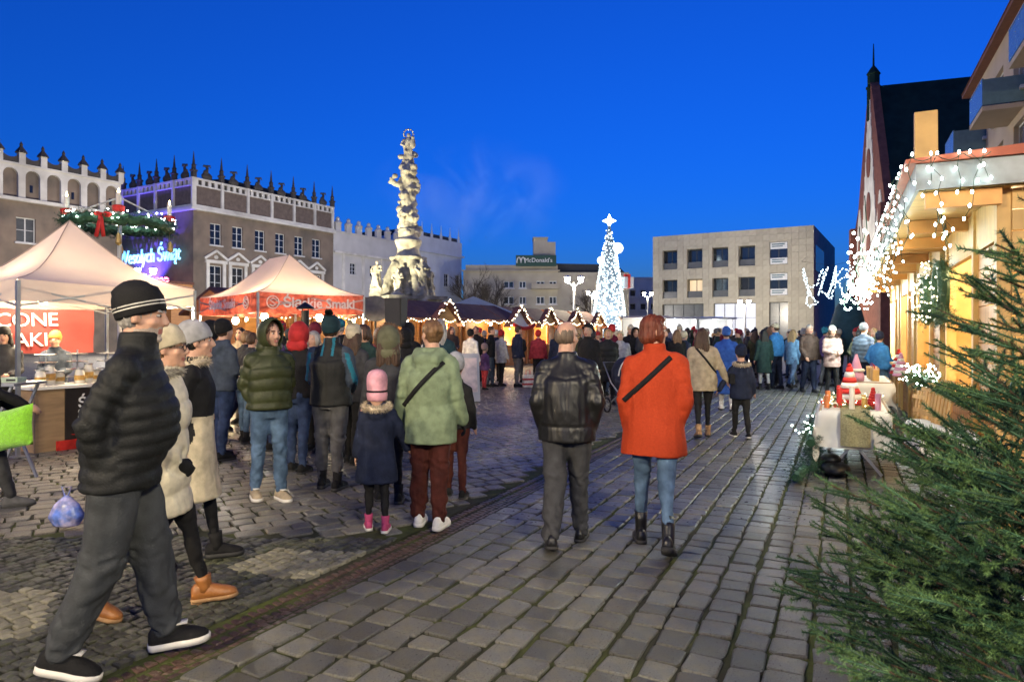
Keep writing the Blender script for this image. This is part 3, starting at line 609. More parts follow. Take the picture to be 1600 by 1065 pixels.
# ------------------------------------------------------------------ plague column
MC = AT(638, 40); SC = 40 / F
def mz(y): return CAMH + (HY - y) * SC
col = thing('baroque_column', 'floodlit baroque stone column of clouds and cherubs topped by a haloed statue', 'monument', MC)
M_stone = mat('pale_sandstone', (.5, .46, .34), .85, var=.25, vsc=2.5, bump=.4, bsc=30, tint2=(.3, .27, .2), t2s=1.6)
M_stone2 = mat('dark_sandstone', (.2, .19, .15), .9, var=.35, vsc=2.5, bump=.4, bsc=25, tint2=(.4, .37, .28), t2s=2.2)  # darker, patchy tone for the base and the right-hand figures
mb = MB(); 
for k, (w, z0, z1) in enumerate(((6.4, 0, .4), (5.4, .4, .8), (4.4, .8, 1.2))): mb.box((0, 0, (z0 + z1) / 2), (w, w, z1 - z0), rotz(.5))
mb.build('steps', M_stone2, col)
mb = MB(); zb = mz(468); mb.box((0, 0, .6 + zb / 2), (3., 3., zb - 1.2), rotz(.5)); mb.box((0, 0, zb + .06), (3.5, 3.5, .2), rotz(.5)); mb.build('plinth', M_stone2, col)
rc = random.Random(4); mb = MB()
z0, z1 = mz(462), mz(402); mb.sec([(0, 0, z0, 1.25, 1.25), (0, 0, z0 + .4, 1.0, 1.0), (0, 0, z0 + 1.2, .8, .8), (0, 0, z1 - .2, .95, .95), (0, 0, z1, 1.15, 1.15)], 12)
for k in range(4):
    a = .5 + k * math.pi / 2; ca, sa = math.cos(a), math.sin(a); mb.limb([(ca * 1.35, sa * 1.35, z0 + .2), (ca * 1.2, sa * 1.2, z0 + 1.), (ca * .8, sa * .8, z1 - .3)], [.34, .25, .22], 8)
for k in range(16): a = rc.random() * 6.28; mb.ell((math.cos(a) * .95, math.sin(a) * .95, rc.uniform(z0 + .3, z1)), rc.uniform(.16, .36), 8)
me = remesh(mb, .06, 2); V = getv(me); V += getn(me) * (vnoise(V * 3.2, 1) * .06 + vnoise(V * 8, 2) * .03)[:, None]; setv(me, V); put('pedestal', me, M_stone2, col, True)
mb = MB(); mb.sec([(0, 0, mz(408), 1.0, 1.0), (0, 0, mz(400), .75, .75), (0, 0, mz(390), .62, .62), (0, 0, mz(380), .78, .78), (0, 0, mz(376), .8, .8), (0, 0, mz(372), .6, .6), (0, 0, mz(358), .58, .58)], 16)
me = remesh(mb, .05, 1); put('shaft_foot', me, M_stone, col, True)
mb = MB(); z = mz(362); zt = mz(252)
mb.tube([(0, 0, z - .4), (0, 0, (z + zt) / 2), (0, 0, zt)], [.5, .45, .36], 12); k = 0
while z < zt:
    R = .53 - .14 * (z - mz(362)) / (zt - mz(362))
    for j in range(4): a = k * 1.1 + j * 1.62 + rc.uniform(-.3, .3); q = rc.uniform(.2, .36); mb.ell((math.cos(a) * R * .75, math.sin(a) * R * .75, z + rc.uniform(-.1, .1)), (q, q, q * .8), 8)
    if k % 2 == 0:                                        # a cherub: head, wings, body
        a = k * 2.1; c_, s_ = math.cos(a) * R, math.sin(a) * R; mb.ell((c_ * 1.25, s_ * 1.25, z + .2), .15, 8); mb.ell((c_ * 1.05, s_ * 1.05, z - .08), (.2, .2, .26), 8); mb.ell((c_ * 1.2 - s_ * .5, s_ * 1.2 + c_ * .5, z + .1), (.22, .22, .1), 8)
    z += .42; k += 1
mb.limb([(-.4, -.2, mz(290)), (-.75, -.3, mz(288)), (-.95, -.3, mz(281))], [.2, .15, .1], 8); mb.ell((-.72, -.3, mz(276)), .17, 8); mb.ell((-.95, -.25, mz(286)), (.25, .1, .12), 8)
me = remesh(mb, .045, 2); V = getv(me); V += getn(me) * (vnoise(V * 4.5, 3) * .05 + vnoise(V * 11, 4) * .022)[:, None]; setv(me, V); put('cloud_shaft', me, M_stone, col, True)
def robed(mb, x, y, z, h, rr, a=0):
    s = h / 1.75; ca, sa = math.cos(a), math.sin(a); P = lambda u, v, w: (x + (u * ca - v * sa) * s, y + (u * sa + v * ca) * s, z + w * s)
    mb.sec([(*P(0, 0, 0)[:2], z, .34 * s, .3 * s), (*P(.03, 0, 0)[:2], z + .4 * s, .27 * s, .25 * s), (*P(-.03, 0, 0)[:2], z + .95 * s, .25 * s, .2 * s), (*P(0, 0, 0)[:2], z + 1.25 * s, .27 * s, .19 * s), (*P(0, 0, 0)[:2], z + 1.45 * s, .13 * s, .12 * s)], 12)
    mb.ell(P(.02, -.03, 1.6), (.11 * s, .12 * s, .14 * s), 8); mb.limb([P(.24, 0, 1.36), P(.36, -.1, 1.1), P(.18, -.26, 1.12)], [.1 * s, .085 * s, .06 * s], 8); mb.limb([P(-.24, 0, 1.36), P(-.36, -.05, 1.1), P(-.22, -.25, .98)], [.1 * s, .085 * s, .06 * s], 8)
    for k in range(6): mb.limb([P(rr.uniform(-.25, .25), -.2, rr.uniform(.7, 1.2)), P(rr.uniform(-.3, .3), -.26, rr.uniform(.05, .4))], [.07 * s, .06 * s], 6)
mb = MB(); robed(mb, 0, 0, mz(256), mz(208) - mz(256), rc); mb.ell((.28, -.2, mz(226)), (.2, .16, .3), 8); mb.ell((.3, -.24, mz(217)), .11, 8); mb.ell((-.38, 0, mz(245)), (.26, .2, .15), 8); mb.ell((.35, 0, mz(242)), (.25, .2, .2), 8)
me = remesh(mb, .03, 2); V = getv(me); V += getn(me) * (vnoise(V * 6, 5) * .03)[:, None]; setv(me, V); put('statue', me, M_stone, col, True)
mb = MB(); mb.tube([(.0 + .26 * math.cos(a * math.pi / 10), .03, mz(209) + .26 * math.sin(a * math.pi / 10)) for a in range(20)], .025, 6, closed=True)
for k in range(12): a = k * math.pi / 6; mb.ell((.29 * math.cos(a), .03, mz(209) + .29 * math.sin(a)), .045, 6)
mb.build('halo', mat('gilded_metal', (.6, .5, .25), .35, .8, var=.1), col, True)
for (dx, dy, yb, yt, a) in ((-1.72, -.6, 452, 408, -.3), (.9, -1., 452, 405, .3), (1.15, .4, 458, 415, .9), (-.4, -1.3, 462, 422, 0)):
    mb = MB(); robed(mb, dx, dy, mz(yb), mz(yt) - mz(yb), rc, a); mb.sec([(dx, dy, mz(yb) - .9, .5, .5), (dx, dy, mz(yb) + .05, .4, .4)], 10)
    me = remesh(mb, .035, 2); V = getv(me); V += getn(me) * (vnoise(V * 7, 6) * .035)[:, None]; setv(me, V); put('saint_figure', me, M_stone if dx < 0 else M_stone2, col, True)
M_blk = mat('black_metal', (.012, .012, .013), .45, .3, var=.1); M_steel = mat('galvanised_steel', (.45, .46, .47), .35, .8, var=.15)
def floodlight(loc, target, power, colr, spot, label):
    e = thing('floodlight', label, 'lamp', loc); mb = MB(); mb.box((0, 0, .2), (.5, .2, .36)); mb.box((0, 0, .01), (.3, .3, .02)); mb.build('housing', M_blk, e)
    L = lamp('bulb', 'SPOT', Vector(loc) + Vector((0, 0, .55)), power, colr, None, .15, spot=spot); aim(L, target); L.parent = e; L.matrix_parent_inverse = Matrix.Translation(loc).inverted(); return e
floodlight(MC + Vector((-4.5, -7., 0)), MC + Vector((0, 0, 9.5)), 5200, (1, .9, .62), 50, 'low black floodlight aimed up at the column from the stalls')
floodlight(MC + Vector((6, -4.5, 0)), MC + Vector((0, 0, 8)), 500, (.9, .95, .85), 60, 'small black floodlight behind the stalls, right of the column')
# ------------------------------------------------------------------ street lamps
M_lampw = glow('street_lamp_glass', (1, .93, .72), 26.)
def street_lamp(loc, label, h=5.0, power=450, heads=2, colr=(1, .86, .62), rz=0.):
    e = thing('street_lamp', label, 'street lamp', loc, rz, 'street lamps of the square'); mb = MB(); mb.lathe([(.16, 0), (.16, .5), (.09, .6), (.07, 1.), (.055, h - .3), (.06, h)], n=10); mb.build('pole', M_steel, e, 40)
    for k in range(heads):
        a = 2 * math.pi * k / heads; x, y = .45 * math.cos(a), .45 * math.sin(a)
        mb = MB(); mb.tube([(0, 0, h - .35), (x * .6, y * .6, h - .05), (x, y, h - .02)], .025, 6); mb.build('arm', M_steel, e)
        mb = MB(); mb.lathe([(.05, -.02), (.14, .05), (.19, .3), (.2, .34)], (x, y, h), 10); g = mb.build('lantern', M_lampw, e, True); mb = MB(); mb.lathe([(.24, .34), (.22, .38), (.05, .48)], (x, y, h), 10); mb.build('lantern_cap', M_steel, g)
        lamp('bulb', 'POINT', (x, y, h - .3), power / heads, colr, e, .14)
    return e
street_lamp(AT(897, 46), 'street lamp with two glowing lanterns behind the wooden stall row', 5.0, 900)
street_lamp(AT(925, 78), 'faint street lamp glowing among bare trees beside the light tree', 6.0, 300, 2)
street_lamp(AT(1012, 84), 'small distant street lamp between light tree and stone-clad block', 6.2, 200, 2)
street_lamp(Vector((-7.5, -3.5, 0)), 'street lamp behind the photographer on the square side', 5.6, 1700, 2, (1, .8, .48))
street_lamp(Vector((3.6, -4.5, 0)), 'street lamp behind the photographer on the stall side', 5.6, 1300, 2, (1, .86, .58))
street_lamp(AT(300, 44) + Vector((-3, 0, 0)), 'unseen street lamp behind the white market tents, lighting the left facades', 5.4, 2400, 2, (1, .88, .72), .6)  # unseen lamp, stands in for the light on the left facades
street_lamp(AT(668, 58), 'added low street lamp hidden behind the chalets, brightening the pale houses', 4.1, 3600, 2, (1, .95, .88), .6)  # lamp added to brighten the pale houses, kept out of sight
street_lamp(AT(1163, 62), 'street lamp in front of the stone-clad block', 4.2, 2400, 2, (1, .9, .74), .3)
# ------------------------------------------------------------------ string lights
M_cab = mat('green_cable', (.01, .03, .015), .6, var=0); M_cabb = mat('black_cable', (.01, .01, .01), .6, var=0)
M_bulbc = glow('cool_white_led', (.78, 1., .92), 16.); M_bulbw = glow('warm_white_led', (1, .82, .52), 6.); M_bulbb = glow('icy_white_led', (.7, .92, 1.), 2.2)
def bulbs_obj(name, P, rad, m, parent, single=False):
    if single:
        me = MB().ell((0, 0, 0), (rad, rad, rad * 1.5), 6).mesh(name); me.materials.append(m)
        for p in P: put(name, me, m, parent, loc=p)
    else:
        mb = MB()
        for p in P: mb.ell(p, rad, 6)
        stuff(mb.build(name, m, parent))
def icicles(label, a, b, n, dmin, dmax, rad, m, r, step=.12, single=False, group=None, cable=M_cab, sag=.05, cr=.004):
    e = thing('string_lights', label, 'string lights', a, 0, group); a_ = Vector((0, 0, 0)); d = Vector(b) - Vector(a); mb = MB(); P = []
    mb.tube([a_ + d * (k / 12) + Vector((0, 0, -sag * math.sin(math.pi * (k % 4) / 4))) for k in range(13)], cr, 5)
    for k in range(n):
        t = (k + r.uniform(.1, .9)) / n; p = a_ + d * t; L = r.uniform(dmin, dmax); pts = [p]; q = p.copy(); s = 0
        while s < L:
            s += step; q = q + Vector((r.uniform(-.65, .65) * step, r.uniform(-.65, .65) * step, -step)); pts.append(q.copy()); P.append(q + Vector((r.uniform(-.5, .5), r.uniform(-.5, .5), -.2)) * step * .4)
        mb.tube(pts, cr * .8, 4, cap=False)
        P.append(p + Vector((0, 0, .01)))
    mb.build('cable', cable, e); bulbs_obj('bulb', P, rad, m, e, single); return e
rl = random.Random(8)
# ------------------------------------------------------------------ wooden stalls at the far side
M_pine = mat('varnished_pine', (.42, .19, .06), .5, var=.2, vsc=2.5, stretch=(1, 1, 9), bump=.15, bsc=8); M_pinel = mat('light_pine', (.5, .31, .13), .55, var=.2, vsc=2, stretch=(1, 1, 7), bump=.1, bsc=8)
M_felt = mat('brown_roof_felt', (.15, .065, .048), .85, var=.25, vsc=4, bump=.3, bsc=30); M_wht = mat('white_cloth', (.7, .68, .62), .8, var=.06, vsc=3)
M_red = mat('red_cloth', (.5, .03, .025), .8, var=.15); M_warm = glow('warm_bulb_glass', (1, .78, .42), 30.)
def bulb_lamp(loc, power, colr, label, r=.06, cord=.3, m=None):
    e = thing('hanging_bulb', label, 'lamp', loc, 0, 'bare bulbs in the stalls'); mb = MB(); mb.ell((0, 0, 0), (r, r, r * 1.2), 10); mb.build('glass', m or M_warm, e, True); mb = MB(); mb.lathe([(r * .5, r), (r * .5, r * 2)], n=8); mb.tube([(0, 0, r * 2), (0, 0, cord)], .006, 5); mb.build('socket', M_blk, e); lamp('bulb', 'POINT', (0, 0, -.0), power, colr, e, r * 1.3); return e
ROWD = Vector((.49, .872, 0)).normalized(); ROW0 = Vector((-3.6, 27.4, 0))
def chalet(s, label, open_=True, gable=True, power=60, red=False, icic=True, w=2.75):
    e = thing('market_chalet', label, 'market stall', ROW0 + ROWD * s, math.atan2(ROWD.y, ROWD.x), 'wooden stalls across the square'); H = 2.25; D = 2.2; r = random.Random(int(s * 10) + 99)
    mb = MB(); ops = [(.25, 1.75, 1.0, 2.05)] if open_ else []; cells(mb, 0, w, 0, H, ops, 0, .05); mb.bb(0, .05, .05, D, 0, H); mb.bb(w - .05, w, .05, D, 0, H); mb.bb(.05, w - .05, D - .05, D, 0, H); mb.build('wall', M_pine, e)
    mb = MB(); mb.bb(.06, w - .06, D - .07, D - .052, .05, H - .05); mb.bb(.06, w - .06, .06, D - .08, .02, .06); mb.build('lining', M_pinel, e)
    for x in (0, 1.85, w - .08): mb = MB(); mb.bb(x - .01, x + .09, -.05, -.002, 0, H); mb.build('post', M_pine, e)
    mb = MB(); mb.prism([(-.35, H - .12), (D / 2, H + .62), (D + .35, H - .12), (D + .35, H - .04), (D / 2, H + .72), (-.35, H - .04)], -.12, w + .12, 0, 'yz'); mb.build('roof', M_felt, e)
    if open_:
        mb = MB(); mb.bb(.15, 1.85, -.3, -.051, .97, 1.02); mb.build('counter', M_pinel, e)
        for k in range(2): mb = MB(); mb.bb(.3, w - .5, D - .35, D - .08, 1.2 + k * .4, 1.23 + k * .4); mb.build('shelf', M_pinel, e)
        for k in range(9):
            mb = MB(); q = r.uniform(.05, .09); mb.lathe([(q, 0), (q, .16), (q * .5, .22), (q * .5, .26)], (.4 + k * .2, D - .2, 1.23 + (k % 2) * .4), 8); mb.build('jar', [MATS['varnished_pine'], M_wht, M_red][k % 3], e)
        mb = MB(); mb.ell((1., .9, 2.02), .07, 8); mb.build('lamp_bulb', M_warm, e, True); lamp('bulb', 'POINT', (1., .5, 1.85), power, (1, .72, .38), e, .08)
    else: bulb_lamp(ROW0 + ROWD * (s + 1.3) + Vector((ROWD.y, -ROWD.x, 0)) * .55 + Vector((0, 0, 2.0)), 55, (1, .74, .42), 'added bulb under the eaves, brightening ' + label, .06, .2)  # bulb added outside closed stalls so their orange fronts glow
    if gable:
        mb = MB(); mb.prism([(.0, H - .25), (2.0, H - .25), (1.0, H + .55)], -.42, -.37); mb.build('gable_board', M_pinel, e)
        mb = MB(); mb.bar((-.15, -.45, H - .35), (1.0, -.45, H + .62), .35, .05, 0, (0, 0, 1)); mb.bar((2.15, -.45, H - .35), (1., -.45, H + .62), .35, .05, 0, (0, 0, 1)); mb.build('gable_roof', M_felt, e)
        if icic:
            l = thing('string_lights', 'warm bulbs outlining the little gable of ' + label, 'string lights', ROW0 + ROWD * s, math.atan2(ROWD.y, ROWD.x), 'gable light strings'); P = []; cb = MB()
            pts = [Vector((-.2, -.63, H - .35)), Vector((1., -.63, H + .7)), Vector((2.2, -.63, H - .35))]
            for a, b in zip(pts, pts[1:]):
                for k in range(13): P.append(a + (b - a) * k / 13 + Vector((r.uniform(-.05, .05), 0, r.uniform(-.12, .1))))
            cb.tube(pts, .012, 4); cb.build('cable', M_cabb, l); bulbs_obj('bulb', P, .025, M_bulbw, l)
    l = thing('string_lights', 'drooping warm bulbs along the eaves of ' + label, 'string lights', ROW0 + ROWD * s, math.atan2(ROWD.y, ROWD.x), 'eaves light strings'); P = []; cb = MB(); pts = []
    for k in range(19): x = -.1 + (w + .2) * k / 18; p = Vector((x, -.42, H - .03 - .12 * abs(math.sin(k * .55)))); pts.append(p); P.append(p + Vector((0, -.02, -.05)))
    cb.tube(pts, .01, 4); cb.build('cable', M_cabb, l); bulbs_obj('bulb', P, .019, M_bulbw, l)
    if red:
        mb = MB(); mb.tube([(.0 + 2.1 * k / 12, -.75, H - .25 - .18 * math.sin(math.pi * k / 12)) for k in range(13)], .09, 8); mb.build('red_garland', M_red, e, True)
        mb = MB(); n = 12; mb.add([(.1 + 1.8 * k / n, -.7, H - .3 - .15 * math.sin(math.pi * k / n)) for k in range(n + 1)] + [(.1 + 1.8 * k / n, -.4, H - .3 + .75 * math.sin(math.pi * k / n)) for k in range(n + 1)], [(k, k + 1, n + 2 + k, n + 1 + k) for k in range(n)]); mb.build('fan_awning', M_wht, e)
    return e
for i, (s, op, ga, pw, rd, lb) in enumerate(((-8.8, 1, 0, 45, 0, 'a stall behind the printed tent'), (-5.9, 0, 0, 0, 0, 'the closed stall under the dark loudspeaker'), (-3.0, 0, 0, 0, 0, 'the closed stall left of the brightest gable'), (.0, 1, 1, 340, 0, 'the brightest gabled stall'), (3.1, 0, 0, 0, 0, 'the closed orange stall right of the brightest gable'), (6.2, 1, 1, 230, 1, 'the stall with red garland'), (9.5, 1, 1, 150, 0, 'the gabled stall right of the red garland'), (13.0, 1, 1, 150, 0, 'the second gabled stall past the red garland'), (16.5, 1, 1, 160, 0, 'the last gabled stall below the light tree'))):
    chalet(s, lb, bool(op), bool(ga), pw, bool(rd))
for o in [o for o in COL.objects if o.name.startswith('market_chalet')]: o['label'] = 'orange pine market chalet, ' + o['label']
# pale tarpaulin tents behind the row
M_tarp = mat('bluish_tarp', (.3, .36, .45), .6, var=.1)
e = thing('tarpaulin_roof', 'pale bluish tarpaulin roof peeking over the stalls near the column', 'tent', AT(742, 36)); mb = MB(); mb.prism([(-2.3, 2.55), (0, 3.45), (2.3, 2.55)], -1.5, 1.5); mb.build('canopy', M_tarp, e)
for sx in (-2.2, 2.2):
    for sy in (-1.4, 1.4): mb = MB(); mb.tube([(sx, sy, 0), (sx, sy, 2.58)], .03, 6); mb.build('post', M_steel, e)
# white lit stalls to the right of the row
M_whb = mat('white_stall_panel', (.5, .5, .49), .6, var=.05)
def white_stall(loc, w, label, power, colr, rz):
    e = thing('white_stall', label, 'market stall', loc, rz, 'white stalls by the light tree'); mb = MB(); mb.bb(0, w, 2.0, 2.05, 0, 2.5); mb.bb(0, .05, 0, 2., 0, 2.5); mb.bb(w - .05, w, 0, 2., 0, 2.5); mb.build('wall', M_whb, e); mb = MB(); mb.bb(0, w, -.03, 0.02, 0, .95); mb.build('counter_front', M_pine, e)
    mb = MB(); mb.bb(-.15, w + .15, -.4, 2.2, 2.5, 2.62); mb.build('roof', M_whb, e); mb = MB(); mb.bb(0, w, -.25, .3, .96, 1.0); mb.build('counter', M_pinel, e)
    mb = MB(); mb.ell((w / 2, .5, 2.3), .1, 8); mb.build('lamp_bulb', glow('cold_bulb', (.85, .95, 1), 30.), e); lamp('bulb', 'POINT', (w / 2, .4, 2.1), power, colr, e, .1)
    for k in range(7): mb = MB(); mb.bb(.2 + k * w / 8, .2 + k * w / 8 + .25, 1.4, 1.9, 1., 1.25 + .1 * (k % 3)); mb.build('goods_box', [M_red, M_pine, M_wht][k % 3], e)
white_stall(AT(972, 41), 2.6, 'white lit kiosk at the end of the chalet row', 40, (1, .95, .85), -.1)
white_stall(AT(1020, 44), 2.8, 'brightly lit white stall left of the stone-clad block', 60, (.92, .96, 1), -.1)
white_stall(AT(1092, 45), 2.2, 'narrow white stall in front of the blue hoarding', 40, (.95, .97, 1), -.1)
# ------------------------------------------------------------------ light tree
LT = AT(952, 62); s6 = 62 / F; z_ = lambda y: CAMH + (HY - y) * s6
lt = thing('light_tree', 'tall cone-shaped Christmas tree made of white lights with star on top', 'christmas tree', LT); hT = z_(352); R0 = 1.72
M_ltc = mat('frosted_wire_mesh', (.1, .12, .14), .6, var=.2, vsc=6, emit=(.5, .8, 1.), es=.03); M_ltc.cycles.emission_sampling = 'NONE'
mb = MB(); mb.lathe([(R0 * .96, .6), (R0 * .66, hT * .45), (R0 * .36, hT * .75), (.1, hT)], n=20); mb.build('cone', M_ltc, lt, True); mb = MB(); mb.lathe([(1.6, 0), (1.6, .6)], n=20); mb.build('base', M_whb, lt)
P = []; rr = random.Random(12)
for k in range(2200):
    t = 1 - math.sqrt(rr.random()); z = .65 + (hT - .65) * t; R = np.interp(z, [.6, hT * .45, hT * .75, hT], [R0, R0 * .7, R0 * .4, .12]) + rr.uniform(-.02, .06); a = rr.random() * 6.283; P.append(Vector((R * math.cos(a), R * math.sin(a), z)))
mb = MB()
for p in P: mb.box(p, (.06, .06, .06))
stuff(mb.build('bulb', M_bulbb, lt))
mb = MB(); st = []
for k in range(8): a = math.pi / 2 + k * math.pi / 4; R = .62 if k % 2 == 0 else .26; st.append((R * math.cos(a), hT + .4 + R * math.sin(a)))
mb.prism(st, -.08, .08); mb.build('star', glow('star_light', (.75, .95, 1), 4.), lt)
for (x, z, q) in ((.75, z_(388), .5), (-.75, z_(407), .38), (-1.25, z_(462), .4)): mb = MB(); mb.ell((x, -.2, z), q, 12); mb.build('bauble', glow('bauble_light', (.75, .93, 1), .75), lt, True)
gx, gz = 27 * s6, z_(442); mb = MB(); mb.box((gx, -.3, gz), (.9, .8, 1.), rotz(.3)); g = mb.build('gift_box', M_whb, lt); mb = MB(); mb.box((gx, -.3, gz), (.25, .83, 1.02), rotz(.3)); mb.box((gx, -.3, gz + .62), (.6, .2, .3), rotz(.3)); mb.build('ribbon', M_red, g)
lamp('bulb', 'POINT', (0, -2.2, 3.5), 120, (.75, .9, 1), lt, 1.2)
# ------------------------------------------------------------------ market tents
M_canv = mat('peach_white_canvas', (.66, .57, .52), .7, var=.05, vsc=2, bump=.1, bsc=15)
def canvas(m_, tc=(.62, .5, .42, 1), f=.16):                                          # cloth lets a little light through
    n, l = m_.node_tree.nodes, m_.node_tree.links; b = n['Principled BSDF']; t = n.new('ShaderNodeBsdfTranslucent'); t.inputs[0].default_value = tc; mx = n.new('ShaderNodeMixShader'); mx.inputs[0].default_value = f; l.new(b.outputs[0], mx.inputs[1]); l.new(t.outputs[0], mx.inputs[2]); l.new(mx.outputs[0], n['Material Output'].inputs[0])
canvas(M_canv)
M_print = mat('printed_red_valance', (.2, .035, .025), .7, var=.5, vsc=7, tint2=(.42, .16, .1), t2s=7); canvas(M_print, (.3, .06, .04, 1), .2)
def tent(label, A, dirx, Lx, Ly, ze, zs, zp, ridge, valance, name='market_tent'):
    # A near corner; dirx runs along the right-hand side, the other side turns left; local x = right side, y = left side
    e = thing(name, label, 'tent', A, math.atan2(dirx.y, dirx.x)); n = 12; mb = MB()
    r0 = Vector((Lx / 2, Ly / 2 - ridge / 2, zp)); r1 = Vector((Lx / 2, Ly / 2 + ridge / 2, zp)); c = [Vector((0, 0, ze)), Vector((Lx, 0, ze)), Vector((Lx, Ly, ze)), Vector((0, Ly, ze))]
    def panel(a, b, ta, tb):
        V = []; 
        for i in range(n + 1):
            t = i / n; sag = -.28 * math.sin(math.pi * t) * (zp - ze) / 1.2 * (1 - .35 * t)
            for j in range(n + 1): q = j / n; lo = a + (b - a) * q; hi = ta + (tb - ta) * q; p = lo + (hi - lo) * t; p.z += sag + (-.03 * math.sin(math.pi * q) * (1 - t)); V.append(p)
        mb.add(V, [(i * (n + 1) + j, i * (n + 1) + j + 1, (i + 1) * (n + 1) + j + 1, (i + 1) * (n + 1) + j) for i in range(n) for j in range(n)])
    panel(c[0], c[1], r0, r0); panel(c[1], c[2], r0, r1); panel(c[2], c[3], r1, r1); panel(c[3], c[0], r1, r0); mb.build('canopy', M_canv, e, 30)
    for k in range(4):
        a, b = c[k], c[(k + 1) % 4]; mb = MB(); out = (b - a).cross(Vector((0, 0, 1))).normalized(); V = []
        for i in range(4):
            for j in range(17): q = j / 16; p = a + (b - a) * q + out * (.012 + .012 * math.sin(q * 19 + k) * i / 3); p.z = ze - (ze - zs) * i / 3 - .03 * math.sin(math.pi * q); V.append(p)
        mb.add(V, [(i * 17 + j, i * 17 + j + 1, (i + 1) * 17 + j + 1, (i + 1) * 17 + j) for i in range(3) for j in range(16)]); mb.build('valance', valance, e, True)
    for p in c: mb = MB(); mb.bar((p.x, p.y, 0), (p.x, p.y, ze - .02), .045); mb.box((p.x, p.y, .01), (.14, .14, .02)); mb.build('post', M_steel, e)
    for k in range(4): a, b = c[k], c[(k + 1) % 4]; a = a - Vector((0, 0, .1)); b = b - Vector((0, 0, .1)); m_ = (a + b) / 2; mb = MB(); mb.bar(a, m_ - Vector((0, 0, .25)), .025); mb.bar(m_ - Vector((0, 0, .25)), b, .025); mb.bar(a - Vector((0, 0, .25)), m_, .024); mb.bar(m_, b - Vector((0, 0, .25)), .024); mb.build('scissor_brace', M_steel, e)
    for ca in c:
        mb = MB(); rt = r0 if ca.y < Ly / 2 else r1; mb.tube([ca + (rt - ca) * (k / 8) + Vector((0, 0, -.28 * math.sin(math.pi * k / 8) * (zp - ze) / 1.2 * (1 - .35 * k / 8) + .012)) for k in range(9)], .007, 4)
        mb.build('seam', mat('canvas_seam', (.35, .28, .25), .8, var=0), e)
    return e
T1A = AT(28, 8.8); d1 = Vector((math.sin(PHI), math.cos(PHI), 0))
t1 = tent('plain peach-white gazebo tent at the left with skewer counter below', T1A, d1, 2.5, 2.5, 2.3, 2.02, 3.32, 0, M_canv)
T2A = AT(403, 14); a2 = math.radians(48); d2 = Vector((math.sin(a2), math.cos(a2), 0))
t2 = tent('gazebo tent with red printed valance lettered in white', T2A, d2, 2.44, 3.6, 2.45, 2.03, 3.4, 1.1, M_print)
for (w, lx, ly, sz, nrm) in ((1, 1.35, -.045, .3, 0), (0, -.045, 2.0, .3, 1)):
    me = textmesh('Śląskie Smaki', sz, .004, 0, 1., 'CENTER', .006); o = put('lettering', me, M_letw, t2, loc=(lx, ly, 2.235)); o.rotation_euler = (math.pi / 2, 0, 0 if not nrm else -math.pi / 2)
for k, (lx, ly, nr) in enumerate(((.3, -.04, 0), (-.04, .55, 1))):
    mb = MB(); mb.tube([(.13 * math.cos(a * math.pi / 8), .13 * math.sin(a * math.pi / 8), 0) for a in range(16)], .012, 5, closed=True); mb.tube([(.07, .05, 0), (0, .08, 0), (-.06, .04, 0), (0, 0, 0), (.06, -.04, 0), (0, -.08, 0), (-.07, -.05, 0)], .014, 5); o = mb.build('emblem', M_letw, t2); o.location = (lx, ly, 2.24); o.rotation_euler = (math.pi / 2, 0, 0 if not nr else -math.pi / 2)
def loc_in(e, x, y, z): c, s = math.cos(e.rotation_euler.z), math.sin(e.rotation_euler.z); return Vector((e.location.x + x * c - y * s, e.location.y + x * s + y * c, z))
bulb_lamp(loc_in(t1, 2.0, .5, 1.93), 170, (1, .76, .45), 'bare bulb glowing at the right post of the plain tent', .07)
bulb_lamp(loc_in(t1, .9, 1.3, 2.1), 170, (1, .8, .55), 'bare bulb hanging over the skewer counter', .07)
bulb_lamp(loc_in(t2, .5, .9, 1.95), 300, (1, .74, .42), 'bare bulb inside the printed tent by its corner post', .08)
bulb_lamp(loc_in(t2, 1.6, .5, 1.95), 230, (1, .74, .42), 'bare bulb inside the printed tent above the teal jacket', .08)
bulb_lamp(loc_in(t2, .6, 2.9, 1.9), 260, (1, .74, .42), 'bare bulb at the far end of the printed tent', .08)
# counters
def counter(e_, label, x0, x1, y0, y1, h, m, name='counter'):
    o = thing(name, label, 'counter', e_.location.copy(), e_.rotation_euler.z); mb = MB(); mb.bb(x0, x1, y0, y1, 0, h - .04); mb.build('body', m, o); mb = MB(); mb.bb(x0 - .05, x1 + .05, y0 - .05, y1 + .05, h - .04, h); mb.build('top', M_wht, o); return o
M_ply = mat('plywood', (.3, .2, .11), .7, var=.2, vsc=3, stretch=(1, 1, 5)); M_postr = mat('black_poster', (.02, .016, .015), .45, var=.3, vsc=4)
k1 = counter(t1, 'plywood food counter with black poster under the plain tent', .25, 2.3, .12, .62, .88, M_ply)
M_postred = mat('poster_red_print', (.4, .02, .015), .5, var=.5, vsc=6)
mb = MB(); mb.bb(.62, 2.2, .1, .118, .05, .86); ps = mb.build('poster', M_postr, k1)
mb = MB(); mb.bb(.5, 2.25, .07, .098, .0, .13); mb.build('poster_base', M_postred, k1)
for (tx, tz, sz) in (('Śląskie', .62, .2), ('Smaki', .46, .2)): o = put('lettering', textmesh(tx, sz, .003, 0, 1, 'LEFT', .004), M_letw, ps, loc=(.78, .094, tz)); o.rotation_euler = (math.pi / 2, 0, 0)
